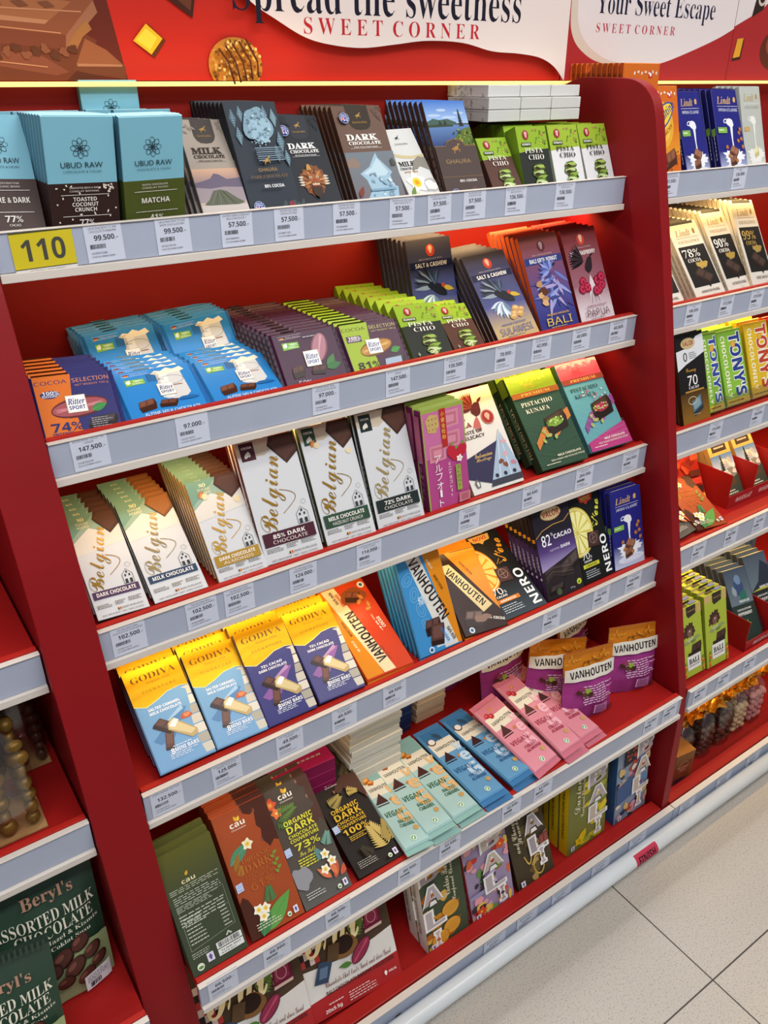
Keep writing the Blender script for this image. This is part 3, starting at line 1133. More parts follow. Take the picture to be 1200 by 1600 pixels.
def d_pista(w, h, t, low, ink, top='8fb02e'):
    p = P(w, h, t)
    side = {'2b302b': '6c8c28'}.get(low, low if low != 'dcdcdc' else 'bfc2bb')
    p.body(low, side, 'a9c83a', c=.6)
    p.poly([(0, .61), (.4, .64), (1, .66), (1, 1), (0, 1)], top)
    p.face = 'L'
    p.rect(0, .0, 1, 1, '6f8f2c' if low == '2b302b' else side)
    p.rect(0, .63, 1, 1, '7fa02c')
    p.face = 'T'
    p.rect(0, 0, 1, 1, 'a6c63c')
    p.face = 'F'
    rnd = random.Random(9)
    for i in range(22):
        p.leaf(.58 + rnd.uniform(-.04, .34), .84 + rnd.uniform(-.12, .12), 5, 2.6, rnd.uniform(0, 360), rnd.choice(['6f8f2c', 'a5c24a', '56781f', 'b98a5a']))
    p.ell(.28, .87, 6.0, '9a2430', ry=7.0)
    p.ell(.28, .89, 3.0, 'd9a9a4')
    p.shape(.28, .825, [(-1, 0), (1, 0), (2.6, 4), (-2.6, 4)], 'd9a9a4')
    p.rect(.10, .70, .42, .755, '33402a')
    p.text('KUNAFA', .26, .728, fw=.28, fh=.034, col='e9efdf', off=.02)
    p.text('PISTA', .47, .635, fw=.60, fh=.075, col=ink, f='b', off=-.012)
    p.text('CHIO', .52, .535, fw=.52, fh=.075, col=ink, f='b', off=-.012)
    for k, (u, v, s) in enumerate([(.56, .38, 1.15), (.52, .29, 1.2), (.60, .22, 1.15), (.54, .15, 1.2)]):
        p.blob(u, v, 10 * s, ['4a5a2a', '5b6e2c', '39461f', '6d8a34'][k], k + 3, .22, ry=5.4 * s)
        p.blob(u + .02, v + .012, 8 * s, ['9fb85a', 'b7c98a', '86a644', 'c2d49a'][k], k + 13, .35, ry=2.6 * s)
        p.blob(u - .06, v - .012, 4.5 * s, '3b2a18', k + 30, .3, ry=2 * s)
    for u, v, a in ((.42, .10, 20), (.62, .08, 160), (.52, .065, 60)):
        p.leaf(u, v, 9, 5.5, a, 'd9d8b8')
        p.leaf(u, v, 7, 2.6, a, '8aa63a')
    p.shape(.16, .09, [(0, 4), (2, 0), (0, -3), (-2, 0)], '9aa08a')
    return p.mesh('pistachio_chocolate_box')


def d_whitebox(w, h, t):
    """plain gift box lying flat: h is its depth"""
    p = P(w, h, t)
    p.body('d9d9d6', 'd3d3d0', 'd0d0cc', c=.8)
    p.face = 'L'
    for s in range(24):
        rnd = random.Random(s)
        p.leaf(rnd.random(), rnd.random(), 9, 3, rnd.uniform(0, 360), rnd.choice(['a9aaa8', 'b8b9b6', '9c9e9c']))
    p.rect(.92, 0, 1, 1, 'dededb')
    return p.mesh('white_gift_box')


def logo_ritter(p, u, v, s, rot=0):
    q = lambda r: [(-r, -r), (r, -r), (r, r), (-r, r)]
    p.shape(u, v, q(s * .5), 'c8b98e')
    p.shape(u, v, q(s * .47), 'f3f2f1')
    p.text('Ritter', u, v + s * .14 / 1000 / p.h, fw=s * .86 / 1000 / p.w, fh=s * .36 / 1000 / p.h, col='27306e', f='i')
    p.text('SPORT', u, v - s * .22 / 1000 / p.h, fw=s * .80 / 1000 / p.w, fh=s * .22 / 1000 / p.h, col='27306e', off=.03)


def green100(p, u, v, s=1.0, col='7fb83a', ink='f4f8ee'):
    W, H = 13 * s, 5.6 * s
    p.shape(u, v, [(-W, -H), (W, -H * .8), (W, H * .8), (-W, H)], col)
    p.leaf(u - .105 * s, v - .03 * s, 9 * s, 6 * s, 60, ink, col)
    p.text('100%', u + .045 * s, v + .022 * s, fw=.13 * s, fh=.034 * s, col=ink, off=.02)
    p.greek(u - .04 * s, v - .045 * s, u + .12 * s, v - .005 * s, 2, ink, 3)


def flag_de(p, u, v, ink):
    for k, c in enumerate(('1c1a1a', 'c8262c', 'e8b820')):
        p.rect(u, v + .03 - .012 * k, u + .06, v + .042 - .012 * k, c)
    p.text('Made in Germany', u + .2, v + .024, fw=.22, fh=.022, col=ink)
    p.line([(u - .02, v - .005), (u + .34, v + .01), (u + .34, v + .058), (u - .02, v + .05), (u - .02, v - .005)], .35, ink)


def ritter_seals(w, h, t, col, which):
    p = P(w, h, t)
    n = 18
    for x0, x1, sg in (((-.0042, .0012, 1), (p.w - .0012, p.w + .0042, -1))[which],):
        vs, fs = [], []
        for i in range(n + 1):
            z = p.h * i / n
            k = .0007 * (i % 2)
            xa, xb = (x0 + k, x1) if sg > 0 else (x0, x1 - k)
            vs += [(xa, p.t * .62, z), (xb, p.t * .40, z), (xa, p.t * .70, z), (xb, p.t * .52, z)]
            if i:
                a, b = 4 * i - 4, 4 * i
                fs += [(a, a + 1, b + 1, b), (a + 3, a + 2, b + 2, b + 3), (a + 2, a, b, b + 2), (a + 1, a + 3, b + 3, b + 1)]
        fs += [(0, 2, 3, 1), (4 * n, 4 * n + 1, 4 * n + 3, 4 * n + 2)]
        p.raw(vs, fs, col, FILM)
    me = p.mesh('end_seal')
    return me


def ritter(w, h, kind):
    p = P(w, h, 11)
    p.fin = FILM
    if kind == 'alpine':
        p.body('2f86cf', '2a70b4', '4a9ad6', c=3.2, inset=2.2)
        flag_de(p, .13, .88, 'cfe2f2')
        green100(p, .24, .76, .95)
        p.blob(.66, .58, 17, 'd9d8d4', 4, .03, ry=22)
        p.poly([(.50, .40), (.52, .86), (.84, .86), (.86, .42), (.8, .36), (.56, .36)], 'd5d6d6')
        p.poly([(.54, .40), (.56, .84), (.66, .84), (.64, .38)], 'e9e9e8')
        p.poly([(.46, .86), (.53, .91), (.60, .89), (.68, .94), (.76, .90), (.86, .93), (.90, .86), (.82, .83), (.54, .82)], 'efe9d4')
        p.ring(.68, .70, 17, .7, '8f9296', ry=8)
        p.greek(.40, .72, .62, .88, 7, '32343a', 7, .3)
        p.rect(.66, .585, .80, .60, '9a5a32')
        p.choc(.25, .34, 20, 9, 10, '6a3f32', '42241c', '80503f', 8, 2)
        p.choc(.52, .31, 20, 7, -6, '5d362b', '3b2019', '704536', 5, 2)
        p.blob(.80, .32, 12, '2568a8', 3, .2, ry=3)
        logo_ritter(p, .58, .54, 21)
        p.text('ALPINE MILK CHOCOLATE', .54, .135, fw=.70, fh=.056, col='eef4fa')
    elif kind == 'purple':
        p.body('421a38', '30142a', '46202a', c=3.2, inset=2.2)
        flag_de(p, .13, .88, 'd8ccd4')
        green100(p, .26, .76, .95)
        p.rect(.46, .84, .82, .90, '2c1628')
        p.greek(.48, .85, .8, .89, 1, 'b9a4b4', 5)
        p.pod(.68, .66, 44, 25, 65, 'b07884', '7c4a52', 'd09aa2')
        p.leaf(.72, .28, 25, 12, 55, '3f7a3a', '6aa15c')
        p.leaf(.70, .30, 24, 11, 10, '2f6a34', '5a9450')
        p.choc(.24, .36, 17, 8, 6, '4a2a20', '2a1510', '5d382b', 8, 2)
        p.choc(.56, .32, 20, 7, -6, '45271f', '28140f', '573429', 5, 2)
        logo_ritter(p, .52, .50, 23)
        p.text('50%', .3, .12, fw=.2, fh=.09, col='d8ccd4')
    else:
        A, B, ink = ('d8722c', '33336c', '27306e') if kind == 'c74' else ('9cb52c', '4a2640', '2c2a22')
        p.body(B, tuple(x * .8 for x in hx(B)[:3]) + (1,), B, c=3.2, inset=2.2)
        p.poly([(.03, .03), (.50, .03), (.44, .50), (.50, .985), (.03, .985)], A)
        p.text('COCOA', .24, .88, fw=.40, fh=.06, col=ink)
        tc = 'd98d62' if kind == 'c74' else 'c9c070'
        p.text('SELECTION', .735, .88, fw=.46, fh=.062, col=tc)
        p.text('NET WEIGHT 100 g', .74, .80, fw=.42, fh=.036, col=tc)
        if kind == 'c74':
            p.blob(.20, .70, 11, '2d3a78', 2, .06, ry=5)
        else:
            p.shape(.2, .7, [(-12, -5), (12, -5), (12, 5), (-12, 5)], '57304e')
        p.text('100%', .21, .725, fw=.20, fh=.05, col='f2f2f0', off=.01)
        p.greek(.10, .655, .32, .70, 2, 'f2f2f0', 2)
        if kind == 'c74':
            p.pod(.52, .47, 66, 26, 6, 'a4545a', '5f2a2e', 'c98084')
            p.leaf(.66, .40, 20, 10, 20, '3f8a4a', '6db06a')
        else:
            p.pod(.52, .50, 56, 24, 12, 'b8823a', '6e4a1e', 'd6aa60')
            p.leaf(.74, .38, 18, 10, 15, '3f8a3c', '6db06a')
        p.choc(.73, .24, 30, 10, 4, '3b3336', '231c1e', '4c4447', 8, 2)
        if kind == 'c81':
            p.shape(.72, .20, [(-14, -5), (14, -4), (15, 6), (-12, 5)], '9fb4c8')
        else:
            p.greek(.62, .13, .9, .29, 5, 'b9b6bc', 3, .25)
        p.text('74%' if kind == 'c74' else '81%', .31, .20, fw=.38, fh=.125, col=ink, off=.02)
        p.text('INTENSE' if kind == 'c74' else 'EXTRA INTENSE', .25, .105, fw=.26, fh=.034, col=ink, off=.02)
        logo_ritter(p, .49, .52, 23)
    # the printed fold showing along the upper edge
    p.face = 'T'
    if kind == 'alpine':
        p.rect(.3, .1, .5, .9, 'e9e2cc')
    elif kind == 'purple':
        p.rect(.2, .2, .42, .8, 'c9bcae')
    elif kind == 'c81':
        p.rect(.03, .05, .48, .95, '98b02c')
    else:
        p.rect(.03, .05, .48, .95, 'd8722c')
    return p.mesh('square_chocolate_bar')


def d_face_bar(w, h, top, low, band, bandink, line1, name, cols, art, side, inkname):
    """bar with a small round seal, a banner, a big picture and an island name"""
    p = P(w, h, 9)
    p.body(low, side, side, c=.5)
    p.grad(0, .30, 1, 1, low, top, 10)
    p.grad(0, .16, 1, .42, cols, low, 6)
    p.grad(0, 0, 1, .16, cols, cols, 1)
    p.ell(.52, .885, 8.5, 'c2452e' if band != '2a3a78' else '5b2a33', ry=9.5)
    p.ell(.52, .905, 4, 'e3b49a' if band != '2a3a78' else 'a98a86', ry=4.5)
    p.shape(.52, .855, [(-1.4, 0), (1.4, 0), (3.4, 6), (-3.4, 6)], 'e3b49a' if band != '2a3a78' else 'a98a86')
    p.text(line1, .5, .805, fw=.52, fh=.013, col='c9bcb4')
    if band:
        p.rect(.02, .715, .98, .785, band)
    p.text(name[0], .5, .75, fw=.72, fh=.042, col=bandink, off=.03)
    art(p)
    p.text('PREMIUM CHOCOLATE', .5, .205, fw=.58, fh=.018, col=inkname[0], off=.03)
    p.text(name[1], .5, .135, fw=.78 if len(name[1]) > 5 else .66, fh=.075, col=inkname[1])
    p.greek(.25, .07, .8, .085, 1, inkname[1], 3)
    return p.mesh('chocolate_bar')


def art_hornbill(p):
    for k in range(9):
        p.leaf(.50, .53, 40, 7, 116 + 8 * k, ['20222c', '343a48', '8b97a8'][k % 3])
    p.blob(.57, .51, 18, '1c1f26', 3, .2, ry=9, rot=-30)
    for k in range(5):
        p.leaf(.52, .55, 26, 4, 60 + 14 * k, ['2f3a4c', '55657c', '3b4a60'][k % 3])
    p.leaf(.70, .52, 22, 8, -18, 'c9a83a')
    p.ell(.70, .535, 3.6, 'b9452c')
    for k in range(8):
        p.leaf(.46, .45, 30, 8, 195 + 14 * k, ['c8d6e4', '6f86a0', 'e6eef4'][k % 3])
    for u, v, r in ((.62, .30, 9), (.74, .29, 8), (.68, .35, 8), (.56, .27, 7), (.80, .33, 6)):
        p.blob(u, v, r, 'c99a5c', int(u * 50), .15, ry=r * .7)
        p.blob(u + .01, v + .01, r * .6, 'e0bd86', int(v * 50), .2, ry=r * .35)


def art_rooster(p):
    for k in range(26):
        a = 250 + 70 * math.sin(k * 1.7)
        p.leaf(.58 + .14 * math.sin(k * 2.3), .64 - .011 * k, 38, 6, a, ['3b4684', '6878bc', '8f9ad2', '4a3f7e', 'a99cc8'][k % 5])
    for k in range(8):
        p.leaf(.56, .63, 24, 6, 50 + 22 * k, ['6878bc', '8f9ad2', '4b5aa0'][k % 3])
    p.leaf(.66, .68, 9, 5, 20, '23264c')
    for i, (u, v) in enumerate(((.22, .52), (.27, .46), (.20, .41), (.28, .37), (.32, .43), (.26, .33))):
        p.blob(u, v, 7, ['b98a5c', '5b3424', 'd0a878'][i % 3], i, .2, ry=5)


def art_papua(p):
    for k in range(12):
        p.leaf(.45, .66, 34, 5, 108 + 8 * k, ['251c22', '3b2c34', '120d11'][k % 3])
    p.blob(.58, .62, 7, '2a2026', 3, .2, ry=16, rot=-25)
    p.leaf(.64, .70, 13, 3, 25, '1c1519')
    for k in range(7):
        p.leaf(.54, .52, 52, 3, 255 + 5 * k, ['ede0e2', 'c9b4b8'][k % 2])
    for u, v in ((.30, .46), (.24, .39), (.38, .40), (.70, .45), (.80, .40), (.68, .36), (.82, .48), (.60, .35)):
        p.blob(u, v, 8.5, '8c1630', int(u * 90), .08)
        for j in range(7):
            p.ell(u + .055 * math.cos(j), v + .028 * math.sin(j), 2.2, 'c43a5a', n=8)


BELG = dict(dark='533a58', milk='2f4460', almonds='a9842c', d85='4b2230', haz='2f4a38', d72='26302e')


def d_belg(w, h, t, kind, l1, l2, gold, sideL):
    p = P(w, h, t)
    p.body('d0d1d3', sideL, 'c9a86a' if kind in ('dark', 'milk', 'almonds') else sideL, c=.5)
    if kind in ('dark', 'milk', 'almonds'):
        p.poly([(0, 1), (1, 1), (1, .86), (0, .72)], '8fa898')
        p.poly([(0, 1), (.62, 1), (.0, .76)], '6f9484')
        p.text('NO', .30, .945, fw=.13, fh=.036, col='efe2b0', f='b', off=.01)
        p.text('SUGAR', .30, .905, fw=.24, fh=.024, col='efe2b0')
        p.text('ADDED', .30, .87, fw=.24, fh=.024, col='efe2b0')
        p.poly([(0, .72), (.40, .85), (.62, .80), (1, .90), (1, .66), (0, .60)], 'd9d3ca')
    else:
        p.poly([(0, 1), (0, .88), (.45, .86), (.65, .93), (1, .9), (1, 1)], 'cbbba4')
        p.rect(.06, .84, .30, .985, BELG[kind])
        p.text('COCOA', .18, .945, fw=.17, fh=.018, col='eee6da', off=.02)
        p.leaf(.12, .86, 11, 5, 55, 'eee6da', BELG[kind])
        p.leaf(.20, .865, 9, 4, 95, 'eee6da', BELG[kind])
    cc = '4a2f26' if kind != 'milk' else '80502a'
    p.poly([(.52, .93), (.78, .76), (1.05, .86), (1.05, 1.02), (.60, 1.02)], cc)
    p.poly([(.56, .93), (.77, .785), (.96, .86), (.96, .98), (.64, .98)], tuple(x * 1.35 for x in hx(cc)[:3]) + (1,))
    for k in range(6):
        p.line([(.56 + .035 * k, .93 - .024 * k), (.66 + .05 * k, .985 - .018 * k)], .35, cc)
    p.line([(.52, .93), (.78, .76), (1.0, .84)], 1.2, '2c1a14')
    if kind in ('almonds', 'haz'):
        p.almond(.18, .82, 12, 60)
        p.ell(.28, .83, 4.5, 'e2cfa8')
        p.ell(.86, .73, 4.5, 'e2cfa8')
    p.fin = FOIL
    p.text('Belgian', .41, .53, fw=.64, fh=.42, col=gold, f='k', off=-.004, rot=74)
    g = gold
    p.shape(.20, .315, [(-4, -3), (4, -1), (5, 4), (2, 1.5), (1, 5), (-1, 1.5), (-4, 4.4), (-3, .8), (-6, 2)], g)
    p.line([(.50 + .27 * math.sin(a * .16), .37 + .014 * a - .0002 * a * a) for a in range(20)], .9, g)
    p.fin = CARD
    p.line([(.70, .255), (.70, .34), (.80, .39), (.90, .34), (.90, .255), (.70, .255)], .6, '33383c')
    for u, v in ((.76, .33), (.84, .33), (.80, .36)):
        p.rect(u - .015, v - .01, u + .015, v + .01, '33383c')
    p.rect(.73, .258, .78, .295, '33383c')
    p.rect(.82, .258, .87, .295, '33383c')
    p.ring(.87, .425, 3.6, .4, '8a8880', n=14)
    c = BELG[kind]
    if l2:
        p.rect(.05, .135, .95, .245, c)
        p.text(l1, .5, .207, fw=.72 if len(l1) > 9 else .56, fh=.034, col='efe9e2', off=.015)
        p.text(l2, .5, .163, fw=.60, fh=.028, col='e2dad2')
    else:
        p.rect(.05, .175, .95, .245, c)
        p.text(l1, .5, .212, fw=.76, fh=.036, col='efe9e2', off=.015)
    p.greek(.06, .085, .36, .125, 3, '77746f', 4)
    p.greek(.40, .09, .64, .13, 3, '77746f', 5)
    p.greek(.66, .095, .94, .135, 3, '77746f', 6)
    for k, cc in enumerate(('1c1a1a', 'e8b820', 'c8262c')):
        p.rect(.42 + .02 * k, .045, .44 + .02 * k, .065, cc)
    p.text('MADE IN BELGIUM', .70, .055, fw=.40, fh=.016, col='55524e')
    p.text('NET WT/CONT. NET 100G 3.53OZ', .5, .022, fw=.8, fh=.014, col='55524e')
    p.face = 'L'
    p.greek(.2, .08, .8, .6, 2, 'c9cdbc', 4, turn=True)
    return p.mesh('chocolate_bar')


def d_alfort(w, h, t):
    p = P(w, h, t)
    p.body('b24a86', '8a2f66', '8fa04a', c=.8)
    p.rect(0, .965, 1, 1, '9aa84c')
    p.rect(.0, .0, .035, 1, '9aa84c')
    p.rect(.965, .52, 1, 1, '9aa84c')
    p.rect(.03, .52, .97, .965, 'c86e9e')
    for u, v in ((.66, .86), (.66, .66), (.30, .56)):
        p.shape(u, v, [(-15, -13), (15, -12), (16, 13), (-14, 13)], 'd58a9a')
        p.shape(u, v, [(-11, -9), (11, -9), (12, 9), (-11, 10)], 'c46f84')
        p.shape(u, v, [(-7, -5), (7, -5), (8, 5), (-7, 6)], 'd98fa0')
    p.shape(.24, .86, [(-9, -13), (4, -16), (12, -5), (10, 11), (-4, 14), (-12, 6)], 'c9a86a')
    for i in range(9):
        p.ell(.16 + .08 * (i % 3), .80 + .05 * (i // 3), 1.0, '7c5a2c', n=8)
    p.shape(.48, .79, [(-4, -30), (6, -30), (6, 30), (-5, 30)], 'b5302c')
    for k, ch in enumerate('小麦全粒粉'):
        p.text(ch, .485, .925 - .055 * k, fh=.042, col='f0d25a', off=.01)
    for u, v in ((.72, .50), (.88, .535), (.62, .545)):
        p.blob(u, v, 8.5, 'c22a3c', int(u * 60), .12, ry=9.5)
        p.leaf(u, v + .05, 7, 4, 60, '6c9a3a')
    p.flower(.80, .455, 6.5, 'f2f0ea', 'e0b83a')
    for k, ch in enumerate('アルフォート'):
        if ch == 'ー':
            p.rect(.26, .495 - .088 * k - .02, .31, .495 - .088 * k + .055, 'f6f2f4')
        else:
            p.text(ch, .28, .505 - .088 * k, fh=.072, col='f6f2f4', off=.03)
    for k, ch in enumerate('ミニチョコレート'):
        if ch == 'ー':
            p.rect(.535, .43 - .045 * k - .015, .55, .43 - .045 * k + .018, 'f6f2f4')
        else:
            p.text(ch, .54, .43 - .045 * k, fh=.030, col='f6f2f4', off=.01)
    p.rect(.68, .14, .80, .40, '9aa84c')
    for k, ch in enumerate('ストロベリ'):
        p.text(ch, .74, .37 - .045 * k, fh=.03, col='6a2148')
    p.shape(.84, .06, [(-11, -8), (10, -7), (11, 7), (-10, 8)], 'c77a86')
    p.shape(.84, .06, [(-7, -5), (7, -5), (7, 5), (-7, 5)], 'b3606e')
    p.face = 'L'
    p.rect(.1, .5, .9, .95, 'b5607e')
    p.text('アルフォート', .5, .32, fw=.42, fh=.5, col='d99abf', rot=90)
    return p.mesh('biscuit_box')


def d_eagle(w, h):
    p = P(w, h, 10)
    p.body('dcd8cf', 'c4b48c', 'e2d3a0', c=.5)
    p.grad(0, .6, 1, 1, 'dcd8cf', 'e8dcae', 4)
    for k in range(13):
        p.leaf(.52, .80, 30, 6, 75 + 9 * k, ['5a1f1a', '7c2f22', '9c4a30'][k % 3])
    p.blob(.60, .79, 8, '5a1f1a', 3, .2, ry=14, rot=-30)
    p.leaf(.66, .85, 14, 5, 35, '6a261c')
    for k in range(5):
        p.leaf(.56, .72, 26, 4, 235 + 9 * k, 'b9605a')
    p.ell(.76, .69, 12.5, '9a2a24')
    p.ring(.76, .69, 11.5, .6, 'd9a48a')
    p.ell(.76, .705, 5, 'd9a48a')
    p.shape(.76, .66, [(-1.5, 0), (1.5, 0), (4, 8), (-4, 8)], 'd9a48a')
    p.text('TASTE OF', .36, .585, fw=.42, fh=.034, col='3a2a2a', off=.012)
    p.text('DELICACY', .36, .535, fw=.46, fh=.034, col='3a2a2a', off=.012)
    p.text('THE', .22, .73, fw=.22, fh=.05, col='8a2f24', f='b', off=.02)
    p.text('ISLA', .26, .66, fw=.3, fh=.05, col='8a2f24', f='b', off=.02)
    p.poly([(0, .33), (.86, .46), (.5, .04), (0, .16)], '33304e')
    p.text('Indonesian', .42, .35, fw=.34, fh=.045, col='d9b45a', f='k')
    p.text('Heritage', .40, .30, fw=.3, fh=.045, col='d9b45a', f='k')
    p.poly([(.86, .55), (1.0, .20), (1.0, .03), (.36, .03)], '9fb2c4')
    for a, b in (((.84, .53), (.55, .04)), ((.86, .53), (.80, .04))):
        p.line([a, b], .8, 'e4ebf2')
    p.poly([(.36, .03), (1, .03), (1, .09), (.42, .09)], '3a3c46')
    for u, v in ((.70, .24), (.82, .30), (.76, .20), (.92, .2), (.87, .42)):
        p.blob(u, v, 5, ['b97a86', '7c4a34', 'c9a0a8'][int(u * 10) % 3], int(u * 70), .3, ry=4)
    for u in (.53, .70, .88):
        p.ell(u, .12, 3.4, '2a2e3c', n=12)
    p.shape(.13, .09, [(0, 9), (5, 3), (3, -6), (-3, -6), (-5, 3)], '6a6a68')
    p.shape(.13, .09, [(0, 5), (2.4, 2), (1, -4), (-1, -4), (-2.4, 2)], 'dcd8cf')
    return p.mesh('chocolate_bar')


def d_kunafa(w, h, t, pink):
    p = P(w, h, t)
    low, top, band = ('63a0a6', 'd8506c', '8e4030') if pink else ('2c4a36', '86a82c', '9a5a22')
    p.body(low, '24402c' if not pink else '4a8288', top, c=.7)
    p.rect(0, .80, 1, 1, top)
    p.poly([(0, 1), (0, .955)] + [(.1 * k, .955 + (.02 if k % 2 else -.02)) for k in range(1, 10)] + [(1, .955), (1, 1)], 'c7b23a' if not pink else 'e8889a')
    rnd = random.Random(6)
    for i in range(26):
        p.leaf(rnd.uniform(.04, .96), .955 + rnd.uniform(-.03, .04), 6, 3, rnd.uniform(180, 360), 'd9c23c' if not pink else 'e36a84')
    p.ring(.42, .875, 9.5, .5, 'c9b04a' if not pink else 'b03a4c')
    p.text('MOC', .42, .885, fw=.20, fh=.034, col='c9b04a' if not pink else '9c2f42', f='b')
    p.text('CHOCOLATE', .42, .85, fw=.26, fh=.012, col='c9b04a' if not pink else '9c2f42')
    p.rect(0, .755, 1, .815, band)
    p.text('PREMIUM', .5, .785, fw=.62, fh=.028, col='e0b45a', f='b', off=-.01)
    ink = 'efe8cc' if not pink else '2c4a50'
    p.text('PISTACHIO', .44, .685, fw=.66, fh=.045, col=ink, f='b', off=-.02)
    p.text('KUNAFA', .40, .610, fw=.50, fh=.045, col=ink, f='b', off=-.02)
    p.poly([(.1, .20), (.35, .33), (.6, .30), (.8, .40), (1, .46), (1, .56), (.82, .52), (.6, .40), (.35, .42), (.1, .28)], 'c97a34' if not pink else '8a4a8c')
    p.choc(.60, .47, 44, 18, 14, '3a2a1c', '21170f', '4d3826', 15)
    p.blob(.63, .44, 17, '7fa53c' if not pink else '9c2a4a', 5, .3, ry=7, rot=14)
    for i in range(22):
        p.blob(.63 + rnd.uniform(-.17, .17), .44 + rnd.uniform(-.035, .045), 1.9, rnd.choice(['a9c85a', '6b8f2c', 'c9da84'] if not pink else ['c83a5c', 'a9c85a', 'e2809a']), i, .4, n=8)
    for u, v, a in ((.28, .36, 30), (.36, .30, 100), (.46, .33, 200), (.24, .30, 300), (.5, .27, 60)):
        p.leaf(u, v, 10, 6, a, 'b9b07a' if not pink else 'c9b08a')
        p.leaf(u, v, 8, 3.5, a, '8fae3e')
    if pink:
        for i in range(18):
            p.blob(.56 + rnd.uniform(-.3, .3), .55 + rnd.uniform(-.02, .1), 1.6, rnd.choice(['c23a52', 'e0dcd0', 'd84a6a']), i, .4, n=7)
        p.poly([(0, .0), (1, .0), (1, .24), (.4, .16), (0, .10)], 'b03a78')
    for k in range(4):
        p.line([(.0, .5 - .1 * k), (.2, .44 - .1 * k), (.5, .2 - .04 * k), (1, .26 - .06 * k)], .3, '46654e' if not pink else '7fb6ba')
    p.text('MILK CHOCOLATE', .64, .105, fw=.5, fh=.022, col='efe8cc', off=.02)
    p.text('WITH KUNAFA AND PISTACHIO SPREAD', .58, .068, fw=.72, fh=.018, col='efe8cc')
    p.greek(.1, .03, .4, .045, 1, 'efe8cc', 2)
    p.face = 'L'
    p.rect(0, .82, 1, 1, '5d7a24')
    p.text('PISTACHIO KUNAFA', .5, .42, fw=.55, fh=.42, col='c9c49c', f='b', off=-.02, rot=90)
    return p.mesh('kunafa_chocolate_box')


def d_godiva(w, h, t, dark):
    p = P(w, h, t)
    p.fin = FILM
    low, side = ('3d3c78', '262650') if dark else ('6f9fc8', '3a2a3c')
    p.body(low, side, 'c49a20', c=1.6, inset=1.4, left='2c2038')
    # light and dark wooden boards along one edge
    for k in range(7):
        p.rect(.78, .03 + .095 * k, 1, .115 + .095 * k, ['c9c3b2', 'a9a494', 'd8d2c2'][k % 3])
    p.poly([(.02, .02), (.84, .02), (.80, .2), (.83, .38), (.90, .52), (.93, .66), (.8, .70), (.02, .70)], low)
    p.fin = FOIL
    p.poly([(.0, .66), (.2, .62), (.42, .655), (.62, .70), (.85, .71), (1, .69), (1, 1), (0, 1)], 'bd9010')
    p.fin = FILM
    p.line([(.0, .66), (.2, .62), (.42, .655), (.62, .70), (.85, .71), (1, .69)], .8, 'e9dca0')
    p.text('GODIVA', .5, .90, fw=.80, fh=.062, col='604408', f='b', off=-.006)
    p.text('Belgium 1926', .55, .838, fw=.42, fh=.028, col='7c5a12', f='m')
    p.text('S I G N A T U R E', .52, .765, fw=.60, fh=.024, col='6d5012')
    p.text('72% CACAO' if dark else 'SALTED CARAMEL', .48, .585, fw=.42 if dark else .56, fh=.026, col='f0f2f6', off=.015)
    p.text('DARK CHOCOLATE' if dark else 'MILK CHOCOLATE', .48, .545, fw=.56, fh=.026, col='f0f2f6', off=.015)
    wc = '8a5a9c' if dark else '4f7fae'
    p.poly([(.10, .30), (.7, .52), (.82, .50), (.45, .27), (.2, .25)], wc)
    p.poly([(.3, .40), (.74, .53), (.76, .49)], 'b58ab8' if dark else '9cc0de')
    if not dark:
        p.blob(.76, .42, 7, 'b8562c', 3, .3, ry=5)
        p.blob(.77, .425, 4, 'd88444', 4, .3, ry=3)
    p.choc(.36, .30, 11, 30, -14, '5a3a30', '34201a', '6e4a3c', 4)
    p.choc(.36, .42, 24, 11, -40, '4e322a', '2e1c18', '64443a', 5, 2)
    p.shape(.62, .325, [(-16, 12), (-8, 18), (18, -8), (17, -15), (8, -17), (-18, 4)], 'b8a06a')
    p.shape(.62, .33, [(-15, 11), (-9, 15), (16, -9), (8, -13), (-16, 4)], 'd6c490')
    p.shape(.51, .395, [(-7, -2), (3, 6), (8, 2), (0, -6)], 'ece8e4')
    p.text('8', .33, .155, fh=.05, col='f2f4f8', off=.02)
    p.text('MINI BARS', .58, .158, fw=.42, fh=.036, col='f2f4f8', off=.03)
    p.greek(.36, .185, .8, .20, 1, 'f2f4f8', 4)
    p.greek(.26, .085, .82, .135, 3, 'dfe6f0', 5, .35)
    return p.mesh('mini_bar_pack')


def vh_word(p, u, v, W, Hh, rot, col='2c2022'):
    a = math.radians(rot)
    gw = W * .315
    turned = abs(math.sin(a)) > .7
    du, dv = p.w * 1000, p.h * 1000
    ca, sa = math.cos(a), math.sin(a)

    def at(x):
        return u + x * ca / du, v + x * sa / dv
    u1, v1 = at(-W / 2 + gw / 2)
    u2, v2 = at(W / 2 - (W - gw) / 2 + W * .005)
    k = (dv if turned else du)
    q = (du if turned else dv)
    p.text('VAN', u1, v1, fw=gw * .97 / k, fh=Hh / q, col=col, off=.01, rot=rot)
    p.text('HOUTEN', u2, v2, fw=(W - gw) * .97 / k, fh=Hh / q, col=col, off=.03, rot=rot)


